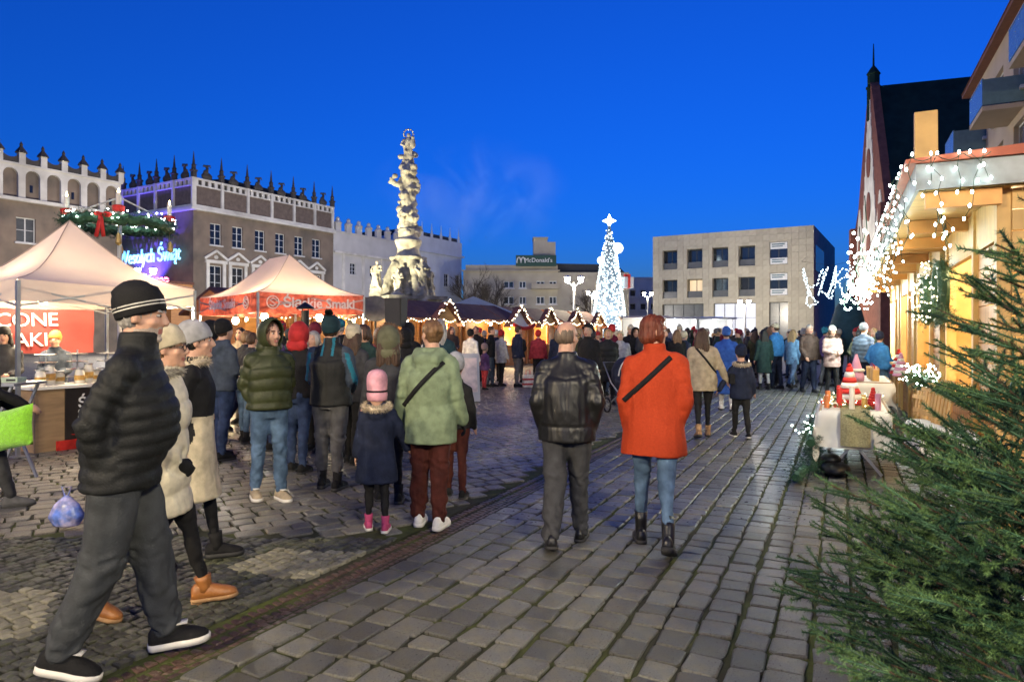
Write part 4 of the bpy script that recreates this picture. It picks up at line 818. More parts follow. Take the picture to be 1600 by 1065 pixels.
mb = MB(); mb.tube([(.12 * math.cos(a * math.pi / 8), .12 * math.sin(a * math.pi / 8), 0) for a in range(16)], .012, 5, closed=True); mb.tube([(.07, .05, 0), (0, .08, 0), (-.06, .03, 0), (.06, -.03, 0), (0, -.08, 0), (-.07, -.05, 0)], .012, 5); o = mb.build('emblem', mat('poster_gold_print', (.35, .27, .15), .5, var=0), ps); o.location = (1.0, .095, .3); o.rotation_euler = (math.pi / 2, 0, 0)
for k in range(5): mb = MB(); mb.bar((.7 + k * .28, .093, .2), (.95 + k * .28, .093, .16 + .02 * (k % 3)), .03, .008); mb.build('sausage_print', M_postred, ps)
# glass jars and skewer racks on the counter
M_jar = mat('glass_jar', (.75, .72, .6), .08, var=.1, spec=.9, coat=.4); M_food = mat('golden_food', (.5, .3, .08), .5, var=.3, vsc=20)
for i in range(11):
    rr = random.Random(i); x = .4 + i * .17; y = .3 + (i % 3) * .1; h = [.2, .26, .16][i % 3]
    e = thing('jar', ['tall clear jar on the skewer counter', 'squat clear jar on the skewer counter', 'metal-lidded jar on the skewer counter'][i % 3], 'jar', loc_in(t1, x, y, .881), 0, 'jars on the counter: ' + 'abc'[i % 3]); mb = MB(); mb.lathe([(.06, 0), (.065, .02), (.065, h * .8), (.05, h * .9), (.05, h)], n=12); mb.build('glass', M_jar, e, 40); mb = MB(); mb.lathe([(.056, h), (.056, h + .02)], n=12); mb.build('lid', M_steel, e)
    mb = MB(); mb.lathe([(.067, h * .25), (.067, h * .6)], n=12); mb.build('paper_band', M_food, e)
for i in range(3):
    e = thing('skewer_rack', 'steel rack of stacked plates on the counter, ' + ['by the left post', 'in the middle', 'next to the bearded man'][i], 'rack', loc_in(t1, .55 + i * .42, .48, .881)); 
    mb = MB(); mb.tube([(0, 0, 0), (0, 0, .48)], .012, 8); mb.build('rod', M_steel, e)
    for k in range(4): mb = MB(); mb.lathe([(.13, 0), (.14, .012), (.02, .02)], (0, 0, .08 + k * .11), 14); mb.build('plate', M_steel, e)
# hanging banner inside the tent
e = thing('hanging_banner', 'red cloth banner lettered in white inside the plain tent', 'banner', loc_in(t1, .0, 2.2, 0), t1.rotation_euler.z - .25); mb = MB(); V = []
for i in range(7):
    for j in range(13): V.append((-.6 + j * .21, .03 * math.sin(j * 1.1 + i), 1.28 + i * .115 - .012 * j * 0))
mb.add(V, [(i * 13 + j, i * 13 + j + 1, (i + 1) * 13 + j + 1, (i + 1) * 13 + j) for i in range(6) for j in range(12)]); mb.build('cloth', mat('banner_red_cloth', (.16, .022, .018), .7, var=.2, vsc=3), e, True)
for (tx, z, x) in (('ZAKRĘCONE', 1.78, .55), ('ZIEMNIAKI', 1.47, .6)): o = put('lettering', textmesh(tx, .3, .003, 0, .95), M_letw, e, loc=(x, -.045, z)); o.rotation_euler = (math.pi / 2, -.03, 0)
# counter of the printed tent
k2 = counter(t2, 'white-topped counter inside the printed tent', .2, 2.3, .9, 1.4, .9, M_ply)
for i in range(6):
    e = thing('basket', 'small wicker basket of bread on the printed tent counter', 'basket', loc_in(t2, .4 + i * .33, 1.1, .901), 0, 'bread baskets'); mb = MB(); mb.lathe([(.1, 0), (.14, .1), (.145, .12)], n=12); mb.build('bowl', M_ply, e); mb = MB(); mb.tube([(.14 * math.cos(a * math.pi / 8), 0, .1 + .16 * math.sin(a * math.pi / 8)) for a in range(9)], .01, 5); mb.build('handle', M_ply, e); mb = MB(); mb.ell((0, 0, .11), (.12, .1, .05), 8); mb.build('bread', M_food, e)
# smoker pipe, loudspeaker, board sign
e = thing('stove_pipe', 'black stove pipe with pointed rain cap in front of the printed tent', 'stove', AT(477, 12.2)); mb = MB(); mb.tube([(0, 0, .9), (0, 0, 2.0)], .07, 12); mb.build('pipe', M_blk, e, 40); mb = MB(); mb.lathe([(.16, 0), (.15, .03), (.01, .12)], (0, 0, 2.03), 12); mb.tube([(.05, 0, 1.98), (.05, 0, 2.06)], .008, 4); mb.tube([(-.05, 0, 1.98), (-.05, 0, 2.06)], .008, 4); mb.build('rain_cap', M_blk, e); mb = MB(); mb.bb(-.35, .35, -.3, .3, .35, .9); mb.tube([(-.3, -.25, 0), (-.3, -.25, .36)], .03, 6); mb.tube([(.3, -.25, 0), (.3, -.25, .36)], .03, 6); mb.tube([(-.3, .25, 0), (-.3, .25, .36)], .03, 6); mb.tube([(.3, .25, 0), (.3, .25, .36)], .03, 6); mb.build('firebox', M_blk, e)
p = AT(619, 11.5); e = thing('loudspeaker', 'black loudspeaker box raised on a thin pole above the crowd', 'loudspeaker', p, -.25); zq = lambda y: CAMH + (HY - y) / F * 11.5
mb = MB(); mb.prism([(-.14, zq(510)), (.14, zq(510)), (.15, zq(466)), (-.15, zq(466))], -.13, .13); mb.build('cabinet', mat('speaker_black', (.02, .02, .021), .6, var=.1), e); mb = MB(); mb.bb(-.13, .13, -.145, -.131, zq(508), zq(468)); mb.build('grille', mat('speaker_grille', (.03, .03, .032), .5, .3, var=.2, vsc=90), e); mb = MB(); mb.tube([(0, 0, 0), (0, 0, zq(510))], .02, 8)
for k in range(3): a = k * 2.1; mb.tube([(.45 * math.cos(a), .45 * math.sin(a), .02), (0, 0, .7)], .015, 6)
mb.build('stand', M_blk, e)
e = thing('round_sign', 'grey round-cornered plaque standing between printed tent and chalets', 'sign', AT(586, 19)); mb = MB(); zq = lambda y: CAMH + (HY - y) / F * 19; mb.prism([(.42 * math.cos(a * math.pi / 8), (zq(462) + zq(502)) / 2 + .36 * math.sin(a * math.pi / 8)) for a in range(16)], -.02, .02); pl = mb.build('plaque', mat('grey_plaque', (.1, .1, .1), .6, var=.3, vsc=8), e); mb = MB(); mb.tube([(0, .05, 0), (0, .05, zq(495))], .03, 6); mb.build('post', M_blk, e)
e = thing('folding_board', 'white A-frame menu board standing on the setts', 'sign', G(727, 626), .25); tl = .16
for s in (-1, 1):
    R = Matrix.Rotation(s * tl, 3, 'X'); mb = MB(); mb.box((0, s * .16, .56), (.62, .025, 1.12), R); b = mb.build('board', M_whb, e)
    if s < 0: mb = MB(); mb.box((0, -.178, .62), (.5, .006, .8), R); mb.build('poster', mat('menu_print', (.75, .62, .55), .6, var=.3, vsc=6), b)
# advent ring on a pole
AR = AT(187, 13.5); az = CAMH + (HY - 352) / F * 13.5
e = thing('advent_wreath', 'large hanging advent wreath with candles and red bow on white pole', 'wreath', AR); mb = MB(); mb.tube([(0, 0, 0), (0, 0, CAMH + (HY - 306) / F * 13.5)], .04, 10); mb.build('pole', M_whb, e)
rr = random.Random(31); R_ = .88; pts = [(R_ * math.cos(a), R_ * math.sin(a), az + rr.uniform(-.03, .03)) for a in [k * 2 * math.pi / 90 for k in range(90)]]
P0, P1 = tufts(pts, .2, 10, .13, rr); needle_obj('greenery', needles(P0, P1, 22, .045, .007, .7), M_ndk, e); mb = MB(); mb.tube(pts, .1, 8, closed=True); mb.build('ring', M_ndk, e)
P = [Vector(p) + Vector((rr.uniform(-.17, .17), rr.uniform(-.17, .17), rr.uniform(-.05, .2))) for p in pts for _ in range(1)]; bulbs_obj('bulb', P, .014, M_bulbc, e)
M_wax = mat('white_wax', (.75, .7, .6), .5, var=.03); M_flame = glow('candle_flame', (1, .7, .3), 12.)
for k in range(4):
    a = k * math.pi / 2 + .5; x, y = R_ * math.cos(a), R_ * math.sin(a); mb = MB(); mb.lathe([(.1, 0), (.11, .1), (.06, .12)], (x, y, az + .14), 10); c = mb.build('candle_holder', M_red, e); mb = MB(); mb.lathe([(.045, .12), (.045, .34)], (x, y, az + .14), 10); mb.build('candle', M_wax, c)
    mb = MB(); mb.lathe([(.01, 0), (.022, .03), (.004, .09)], (x, y, az + .48), 8); mb.build('flame', M_flame, c)
    mb = MB(); mb.tube([(x, y, az + .1), (x * .5, y * .5, az + .34), (0, 0, az + .55)], .018, 5); mb.build('hanger', M_whb, e)
    mb = MB(); mb.lathe([(.01, 0), (.06, .05), (.035, .2), (.01, .24)], (x * 1.02, y * 1.02, az - .5), 8); mb.tube([(x, y, az - .1), (x, y, az - .26)], .004, 4); mb.build('bell', mat('gold_paint', (.55, .38, .12), .35, .6, var=.1), e)
mb = MB()
for s in (-1, 1): mb.ell((.2 + s * .09, -.92, az + .06), (.09, .04, .06), 10); mb.bar((.2, -.96, az + .03), (.2 + s * .07, -.98, az - .36), .07, .012)
mb.ell((.2, -.95, az + .06), .04, 8); mb.build('bow', M_red, e, True)
# glowing greeting on the side of the corner house
nrm = Vector((-FD.x, -FD.y, 0)); M_neon = glow('neon_tube', (.12, .62, 1.), .75); side = Vector((-FD.y, FD.x, 0))
def on_side(px, py): r = (px - CX) / F; t = (r * C0.y - C0.x) / (side.x - side.y * r); p = C0 + side * t; return Vector((p.x, p.y, CAMH + (HY - py) / F * p.y)) - FD * .6
pa, pb = on_side(196, 395), on_side(290, 408); me = textmesh('Wesołych Świąt', 1.9, .06, .12, .95, 'CENTER', 0); V = getv(me); V[:, 0] *= (pb - pa).length / (V[:, 0].max() - V[:, 0].min()); setv(me, V)
e = thing('greeting_sign', 'glowing cyan handwriting sign on the dark side wall of the corner house', 'sign', (pa + pb) / 2 * 1.0); o = put('lettering', me, M_neon, e); o.rotation_euler = face_rot(nrm); mb = MB(); L_ = (pb - pa).length
dd = (pb - pa); dd.z = 0
for z in (-.5, .55): mb.bar(-dd / 2 + Vector((0, 0, z)) + FD * .1, dd / 2 + Vector((0, 0, z)) + FD * .1, .04)
for t in (-.4, 0, .4): mb.bar(dd * t + FD * .1, dd * t + FD * .6, .05)
mb.build('bracket', M_blk, e)
for k, (px, py, pw) in enumerate(((283, 455, 9000), (240, 455, 5000))):
    p = on_side(px, py) - FD * 1.6; f = floodlight(Vector((p.x, p.y, 4.6)), on_side(px - 2, 380), pw, (.1, .06, 1.), 95, ['blue floodlight washing the wall corner under the greeting sign', 'blue floodlight washing the wall left under the greeting sign'][k])
p = on_side(278, 441) - FD * 1.8; e = thing('lit_garland', 'red glowing garland along a stall roof under the greeting sign', 'string lights', p); mb = MB(); rr = random.Random(2)
dn = dd.normalized()
for k in range(90): q = dn * ((k / 90 - .5) * 4.6); mb.ell(q + Vector((0, 0, rr.uniform(-.22, .22))), .075, 6)
stuff(mb.build('bulb', glow('red_pink_led', (1, .12, .3), 1.8), e)); mb = MB(); mb.bar(-dn * 2.4, dn * 2.4, .1); mb.build('rail', M_blk, e)
e = thing('garland_stall', 'dark flat-roofed stall carrying the red glowing garland', 'market stall', Vector((p.x, p.y, 0)), math.atan2(dn.y, dn.x)); mb = MB(); mb.bb(-2.5, 2.5, .1, 2.2, 0, p.z - .35); mb.build('wall', M_pine, e); mb = MB(); mb.bb(-2.6, 2.6, .0, 2.3, p.z - .35, p.z - .12); mb.build('roof', M_felt, e)
# ------------------------------------------------------------------ wooden stalls on the right
M_pl = mat('pale_pine_plank', (.5, .3, .1), .5, var=.22, vsc=3, stretch=(8, 1, 1), bump=.12, bsc=14, obrand=.16); M_plo = mat('orange_pine_plank', (.45, .2, .05), .45, var=.2, vsc=3, stretch=(8, 1, 1), bump=.12, bsc=14, obrand=.14)
M_tin = mat('zinc_fascia', (.17, .18, .19), .5, .5, var=.35, vsc=4); M_tile = mat('red_stall_roof', (.3, .07, .035), .6, var=.2, vsc=6)
RZ = math.atan2(UD.y, UD.x)                              # local x along the street, y to the left of it
def planks(par, x0, x1, z0, z1, y, n, m, t=.02, side=False, xf=None):
    h = (z1 - z0) / n
    for k in range(n):
        mb = MB(); a, b = z0 + k * h + .004, z0 + (k + 1) * h - .004
        if side: mb.bb(xf, xf + t, x0, x1, a, b)
        else: mb.bb(x0, x1, y, y + t, a, b)
        mb.build('plank', m, par)
def right_stall(u0, u1, vf, label, power, near=False, depth=2.1, colr=(1, .74, .4)):
    e = thing('wooden_stall', label, 'market stall', UV(u0, 0), RZ); L = u1 - u0; yf = -vf     # front plane y=-vf, street side is +y
    yb = yf - depth
    if near: planks(e, yb, yf - .1, .05, 2.75, 0, 16, M_pl, side=True, xf=-.02)
    else: mb = MB(); mb.bb(0, .04, yb, yf - .1, 0, 2.75); mb.build('side_wall', M_pl, e)
    for x in (0, L * .36, L - .1): mb = MB(); mb.bb(x, x + .1, yf - .1, yf, 0, 2.75); mb.build('post', M_pl, e)
    mb = MB(); mb.bb(.02, L - .02, yb - .04, yb, 0, 2.9); mb.bb(L - .06, L - .02, yb, yf - .1, 0, 2.75); mb.build('back_wall', M_pl, e)
    planks(e, .1, L - .1, .05, .95, yf - .06, 7, M_plo)                       # low front
    planks(e, .1, L * .36, 1.0, 2.35, yf - .06, 8, M_plo)                     # closed shutter
    mb = MB(); mb.bb(.1, L - .1, yf - .08, yf - .02, 2.36, 2.74); mb.build('lintel', M_pl, e)
    mb = MB(); mb.bb(L * .36 + .1, L - .1, yf - .35, yf + .2, .955, 1.0); mb.build('counter', M_pl, e)
    mb = MB(); mb.bb(-.12, L + .1, yb - .1, yf + .55, 2.755, 2.785); mb.build('soffit', M_pl, e)
    for k in range(3): mb = MB(); x = [-.1, L * .5, L - .02][k]; mb.bb(x, x + .08, yf - .02, yf + .5, 2.62, 2.75); mb.build('rafter', M_plo, e)
    mb = MB(); mb.bb(-.16, L + .14, yf + .55, yf + .575, 2.76, 2.97); mb.bb(-.185, -.16, yb - .1, yf + .575, 2.76, 2.97); mb.build('fascia', M_tin, e)
    mb = MB(); mb.prism([(yb - .2, 2.975), (yf + .65, 2.975), (yf + .65, 3.01), (yf - depth / 2, 3.1), (yb - .2, 3.08)], -.22, L + .2, 0, 'yz'); mb.build('roof', M_tile, e)
    for k in range(2): mb = MB(); mb.bb(.3, L - .3, yb + .02, yb + .3, 1.2 + k * .5, 1.23 + k * .5); mb.build('shelf', M_pl, e)
    rr = random.Random(int(u0 * 7))
    for k in range(14): mb = MB(); q = rr.uniform(.04, .08); mb.lathe([(q, 0), (q, .14), (q * .4, .2), (.004, .26)], (.4 + (k % 7) * (L - .8) / 7, yb + .16, 1.23 + (k // 7) * .5), 8); mb.build('ornament', [M_red, M_wht, M_nlt, M_food][k % 4], e)
    bulb_lamp(UV(u0 + L * .68, vf + .35, 2.5), power, colr, 'bare ceiling bulb of ' + label, .06, .25)
    return e
right_stall(6.62, 9.6, 1.13, 'the pine stall with zinc fascia beside the spruce', 120, True)
right_stall(10.1, 13.0, 1.13, 'the second pine stall past the wreath', 120)
right_stall(13.5, 16.4, 1.13, 'the third pine stall in the row with the white lights', 90, colr=(1, .85, .65))
right_stall(16.9, 19.6, 1.13, 'the farthest pine stall with white display', 700, colr=(.85, .95, 1))
for o in [o for o in COL.objects if o.name.startswith('wooden_stall')]: o['label'] = o['label'].replace('the ', 'wooden market stall, ', 1)
e = thing('sign_board', 'thick pale wooden board standing up above the stall roof edge', 'sign', UV(6.75, .68, 2.98), RZ); mb = MB(); mb.prism([(-.04, 0), (.04, 0), (.05, .5), (-.01, .5)], -.06, .11); mb.build('board', M_pl, e); mb = MB(); mb.bb(.045, .07, -.04, .1, .02, .42); mb.build('backing', M_blk, e)
# icicle lights
for i, (u0, u1, n, r_, sg, lb) in enumerate(((6.5, 9.7, 13, .0095, True, 'cool white icicle lights dripping from the zinc fascia near the spruce'), (9.7, 13.2, 15, .012, False, 'cool white icicle lights along the second pine stall'), (13.2, 16.6, 15, .016, False, 'cool white icicle lights along the third pine stall'), (16.6, 20.2, 18, .019, False, 'cool white icicle lights on the farthest pine stall'))):
    icicles(lb, UV(u0, .46, 2.98), UV(u1, .46, 2.98), n, .25, .8, r_, M_bulbc, rl, .13, sg, 'icicle lights on the right stalls')
icicles('bright bulbs on green cable hung across the stall end by the spruce', UV(6.36, .5, 3.03), UV(6.36, 1.05, 3.0), 6, .15, .5, .0105, M_bulbc, rl, .1, True)
icicles('loose green light cable sagging under the stall ceiling by the spruce', UV(6.9, .75, 2.7), UV(8.6, 1.05, 2.7), 5, .05, .2, .012, M_bulbc, rl, .1, True, sag=.12)
for (u, v, pw) in ((7.0, .2, 9), (9.0, .2, 9), (12., .2, 12), (15., .2, 20), (18.5, .1, 90)):
    p = UV(u, v, 2.35); e = thing('led_cluster', 'tight knot of cool white bulbs in the icicle lights ' + {7.0: 'by the zinc corner', 9.0: 'over the decorated table', 12.: 'before the second pine stall', 15.: 'before the third pine stall', 18.5: 'before the glaring white display'}[u], 'string lights', p); bulbs_obj('bulb', [Vector((rl.uniform(-.12, .12), rl.uniform(-.12, .12), rl.uniform(-.2, .2))) for _ in range(14)], .014 if u < 10 else .02, M_bulbc, e); mb = MB(); mb.tube([(0, 0, .5), (.02, 0, .2), (-.03, .02, 0), (.03, -.02, -.2)], .005, 4); mb.build('cable', M_cab, e); lamp('bulb', 'POINT', (0, 0, 0), pw, (.8, 1, .95), e, .12)
# hanging light figure over the street
LF = AT(1300, 27, 448); e = thing('light_figure', 'looping white rope-light figures hanging over the street end', 'string lights', LF); k27 = 27 / F; P = []
for loop in ([(-42, 30), (-38, 0), (-30, -12), (-26, -25), (-30, -30), (-36, -26), (-38, -8), (-42, 18), (-42, 30)], [(-30, 0), (-22, 4), (-20, 24), (-12, 26)], [(-18, -12), (-12, 10), (-6, 30), (-12, 18), (-16, -6), (-6, -14), (-2, 12), (4, 32), (6, 24), (0, 0), (-4, -16), (2, -18), (4, 8), (8, 30)], [(8, 16), (16, 28), (24, 26), (22, 18), (14, 10), (16, -10), (20, -16), (26, -12), (24, -2), (26, 10), (30, 16)], [(30, 12), (34, 20), (33, 33), (40, 30)]):
    pts = [Vector((a * k27, .2 * math.sin(a), b * k27)) for a, b in loop]; mb = MB(); mb.tube(pts, .012, 5); mb.build('frame', M_blk, e)
    for a, b in zip(pts, pts[1:]):
        n = max(2, int((b - a).length / .07))
        for q in range(n): P.append(a + (b - a) * q / n + Vector((rl.uniform(-.03, .03), 0, rl.uniform(-.03, .03))))
bulbs_obj('bulb', P, .024, M_bulbb, e); mb = MB(); a_ = UV(20, 1.2, 5) - LF; b_ = AT(1262, 70, 400) - LF; mb.tube([a_, Vector((1.2, 0, 1.1)), Vector((0, 0, .85)), Vector((-1.2, 0, 1.0)), b_], .006, 4); mb.build('wire', M_blk, e)
# ------------------------------------------------------------------ decorated tables
def table(u0, u1, v0, v1, label, h=.72, drop=.42, runner=None):
    e = thing('market_table', label, 'table', UV(u0, 0), RZ); L = u1 - u0; mb = MB(); mb.bb(0, L, -v1, -v0, h - .03, h); mb.build('top', M_ply, e)
    for x in (.15, L - .15):
        for s in (0, 1): mb = MB(); ya, yb_ = (-v0 - .08, -v1 + .08) if s else (-v1 + .08, -v0 - .08); mb.bar((x + .02 * s, ya, 0), (x + .02 * s, yb_, h - .03), .03); mb.build('leg', M_steel, e)
    cl_ = thing('tablecloth', 'white cloth hanging over ' + label, 'tablecloth', UV(u0, 0), RZ); mb = MB(); nx, ny = 40, 24; V = []
    for i in range(nx + 1):
        for j in range(ny + 1):
            a = -drop + (L + 2 * drop) * i / nx; b = -v1 - drop + (v1 - v0 + 2 * drop) * j / ny; dx = max(0, -a, a - L); dy = max(0, -v1 - b, b + v0); x = min(max(a, 0), L); y = min(max(b, -v1), -v0); dr = math.hypot(dx, dy) if dx and dy else dx + dy
            wv = .035 * math.sin(11 * (a + b * 1.1)) * min(1, dr / .25); x += (-1 if a < 0 else 1) * (min(dx, .03) + wv * (dx > 0)) if dx else 0; y += (-1 if b < -v1 else 1) * (min(dy, .03) + wv * (dy > 0)) if dy else 0
            V.append((x, y, h + .004 - dr))
    mb.add(V, [(i * (ny + 1) + j, (i + 1) * (ny + 1) + j, (i + 1) * (ny + 1) + j + 1, i * (ny + 1) + j + 1) for i in range(nx) for j in range(ny)]); mb.build('cloth', M_wht, cl_, True)
    if runner:
        r_ = thing('table_runner', 'sage burlap runner hanging down the end of ' + label, 'table runner', UV(u0, 0), RZ); mb = MB(); a, b = runner; V = []
        for i, (x, z) in enumerate(((L * .6, h + .012), (-.02, h + .014), (-.09, h - .03), (-.1, h - .2), (-.105, h - drop + .04))):
            for j in range(9): y = -b + (b - a) * j / 8; V.append((x - (.012 * math.sin(j * 1.3) if i > 2 else 0), y, z))
        mb.add(V, [(i * 9 + j, i * 9 + j + 1, (i + 1) * 9 + j + 1, (i + 1) * 9 + j) for i in range(4) for j in range(8)]); mb.build('cloth', mat('sage_burlap', (.25, .23, .13), .9, var=.3, vsc=60, bump=.4, bsc=150), r_, True)
    return e
table(8.55, 10.5, -.22, .5, 'the decorated table with candles', runner=(.0, .3))
table(6.5, 7.9, .62, 1.05, 'the table behind the spruce branches', .74, .22)
table(13.2, 15.2, .1, .8, 'the farther goods table', .76, .4)
M_gold = MATS['gold_paint']; M_pink = MATS.get('pinkfelt') or mat('pink_felt', (.6, .3, .42), .9, var=.1)
def cone_gnome(loc, h, label, a, b, grp=None):
    e = thing('striped_cone_tree', label, 'decoration', loc, 0, grp); n = 7
    for k in range(n):
        z0 = h * k / n; r0 = .13 * h / .4 * (1 - k / n) + .02; mb = MB(); mb.lathe([(r0 * .8, z0), (r0, z0 + .01), (r0 * .8, z0 + h / n)], n=14); mb.build('tier', a if k % 2 == 0 else b, e, True)
    mb = MB(); mb.ell((0, 0, h + .015), .025, 8); mb.build('tip', a, e, True)
cone_gnome(UV(9.2, .1, .736), .46, 'tall red and white tiered cone tree on the decorated table', M_red, M_wht)
cone_gnome(UV(8.9, .34, .736), .2, 'small crimson cone tree beside the tall striped one', M_red, M_red)
cone_gnome(UV(11.2, .78, .98), .3, 'pink and white felt cone tree on the stall counter', M_pink, M_wht); cone_gnome(UV(11.9, .8, .98), .34, 'red and white felt cone tree on the stall counter', M_red, M_wht)
M_cand = mat('orange_candle', (.5, .16, .05), .5, var=.1)
for i in range(9):
    h = [.14, .22, .26, .12, .18][i % 5]; m_ = [M_cand, M_red, M_wax, M_gold, M_pink][i % 5]; nm = ['orange', 'red', 'white', 'golden', 'pink'][i % 5]
    e = thing('candle', f'{nm} pillar candle, {int(h * 100)} centimetres tall, ' + ('at the end of' if i < 5 else 'further back on') + ' the decorated table', 'candle', UV(8.68 + (i // 5) * .55 + (i % 2) * .14, -.14 + (i % 5) * .13, .736)); mb = MB(); mb.lathe([(.03, 0), (.03, h), (.022, h + .004)], n=12); mb.build('wax', m_, e, 40); mb = MB(); mb.tube([(0, 0, h), (0, 0, h + .012)], .002, 4); mb.build('wick', M_blk, e)
rr = random.Random(14)
gp = [UV(8.62 + rr.random() * 1.7, -.18 + rr.random() * .64, .76) for _ in range(44)]
e = thing('table_greenery', 'loose spruce sprigs spread among candles on the decorated table', 'greenery', UV(8.6, 0, .736)); P0, P1 = tufts([p - UV(8.6, 0, .736) for p in gp], .03, 7, .1, rr, .4); needle_obj('sprigs', needles(P0, P1, 26, .022, .003), M_nlt, e); e2 = stuff(e.children[0])
for i in range(34):
    p = gp[i] + Vector((rr.uniform(-.05, .05), rr.uniform(-.05, .05), .0)); q = rr.uniform(.018, .034); m_ = [M_gold, M_red, M_wht, M_gold][i % 4]; nm = ['golden', 'red', 'white', 'golden'][i % 4]
    e = thing('bauble', nm + ' bauble lying among sprigs on the decorated table', 'bauble', Vector((p.x, p.y, .736 + q)), 0, nm + ' baubles on the table'); mb = MB(); mb.ell((0, 0, 0), q, 10); mb.build('ball', m_, e, True); mb = MB(); mb.lathe([(q * .25, q * .95), (q * .25, q * 1.15)], n=8); mb.build('cap', M_gold, e)
P = [gp[k % 44] + Vector((rr.uniform(-.08, .08), rr.uniform(-.08, .08), rr.uniform(0, .06))) for k in range(70)]; e = thing('string_lights', 'tiny warm fairy lights strewn over the decorated table', 'string lights', UV(8.6, 0, .74)); bulbs_obj('bulb', [p - UV(8.6, 0, .74) for p in P], .006, M_bulbw, e); lamp('bulb', 'POINT', UV(.6, .1, .35), 7, (1, .75, .45), e, .15)
mb = MB(); mb.tube([p - UV(8.6, 0, .74) for p in P[:30]], .002, 3, cap=False); mb.build('cable', M_cab, e)
# greenery: wreaths on the wall, garland on the counter, fir heap on the ground
def wreath(loc, R, label, nrm, lights=True, thick=.09):
    e = thing('wreath', label, 'wreath', loc); n = Vector(nrm).normalized(); x = Vector((0, 0, 1)).cross(n).normalized(); pts = [x * (R * math.cos(a)) + Vector((0, 0, 1)) * (R * math.sin(a)) for a in [k * 2 * math.pi / 40 for k in range(40)]]; P0, P1 = tufts(pts, thick, 12, .09, rr); needle_obj('greenery', needles(P0, P1, 20, .03, .004), M_ndk, e); mb = MB(); mb.tube(pts, thick * .5, 8, closed=True); mb.build('ring', M_ndk, e)
    if lights: bulbs_obj('bulb', [p + n * thick + Vector((rr.uniform(-.06, .06), rr.uniform(-.06, .06), rr.uniform(-.06, .06))) for p in pts[::1]], .009, M_bulbw, e)
wreath(UV(8.9, 1.0, 2.05), .3, 'thick fir wreath with fairy lights on the pine shutter', -VD, True, .12); wreath(UV(9.75, .95, 2.0), .24, 'fir wreath with lights hanging at the stall corner', -VD, True, .11)
def green_line(a, b, label, n, th, lightn=0, m=None, kind='garland'):
    e = thing('fir_' + kind, label, kind, a); d = Vector(b) - Vector(a); pts = [d * (k / n) + Vector((0, 0, th * .5 + .02 * math.sin(k * 1.7))) for k in range(n + 1)]; P0, P1 = tufts(pts, th, 12, .1, rr); needle_obj('greenery', needles(P0, P1, 22, .028, .004), m or M_ndk, e); mb = MB(); mb.tube(pts, th * .3, 6); mb.build('core', M_ndk, e)
    if lightn: bulbs_obj('bulb', [d * rr.random() + Vector((rr.uniform(-th, th), rr.uniform(-th, th), rr.uniform(.3 * th, 1.6 * th))) for _ in range(lightn)], .009, M_bulbc, e)
green_line(UV(8.2, .82, 1.0), UV(9.5, .82, 1.0), 'thick fir garland with tiny white lights on the stall counter', 22, .15, 80)
green_line(UV(8.4, -.28, .0), UV(10.3, -.3, .0), 'fir branches banked along the foot of the decorated table', 26, .16)
green_line(UV(8.35, -.3, .28), UV(10.2, -.3, .3), 'fir hedge garland along the side of the decorated table', 26, .17, 24)
green_line(UV(7.75, -.42, .0), UV(8.25, -.36, .0), 'heap of fir twigs on the paving by the table leg', 8, .16)
e = thing('rope_coil', 'dark rubber mat bundle lying under the decorated table', 'bundle', UV(8.35, -.05, 0), RZ); mb = MB(); mb.ell((.2, 0, .07), (.3, .16, .07), 12); mb.ell((.35, .05, .15), (.16, .12, .06), 10); mb.build('folds', M_blk, e, True)
for i in range(3):
    e = thing('wooden_crate', ['slatted pine crate leaning on the stall front, tallest', 'slatted pine crate leaning beside the tallest crate', 'small slatted crate in front of the leaning crates'][i], 'crate', UV(7.45 + i * .32, .86 - i * .05, .745), RZ + .3); h = [.42, .36, .26][i]
    for k in range(5): mb = MB(); mb.box((-.14 + k * .07, 0, h / 2), (.05, .015, h), Matrix.Rotation(.15, 3, 'X')); mb.build('slat', M_pl, e)
    for z in (.06, h - .06): mb = MB(); mb.box((0, .02, z), (.36, .015, .04), Matrix.Rotation(.15, 3, 'X')); mb.build('rail', M_pl, e)
e = thing('pink_felt_gnome', 'pink felt gnome figure standing on the farther goods table', 'figurine', UV(13.3, .25, .77)); mb = MB(); mb.lathe([(.12, 0), (.13, .08), (.1, .18), (.02, .46)], n=14); mb.ell((0, -.1, .17), .03, 8); mb.build('body', M_pink, e, True); mb = MB(); mb.lathe([(.13, .16), (.14, .19), (.11, .21)], n=14); mb.build('hat_brim', M_wht, e, True)
for i in range(8):
    e = thing('gift_bag', 'pale paper gift bag standing on the farther goods table' if i % 2 else 'white boxed ornament on the farther goods table', 'goods', UV(13.45 + (i // 2) * .42, .2 + (i % 2) * .34, .766), RZ + .2 * i, 'goods on the far table ' + 'ab'[i % 2]); mb = MB(); mb.prism([(-.08, 0), (.08, 0), (.09, .2 if i % 2 else .13), (-.09, .2 if i % 2 else .13)], -.05, .05); mb.build('body', [M_wht, M_pl][i % 2], e); mb = MB(); mb.tube([(-.04, 0, .2 if i % 2 else .13), (0, 0, .27 if i % 2 else .17), (.04, 0, .2 if i % 2 else .13)], .005, 5); mb.build('handle', M_red, e)
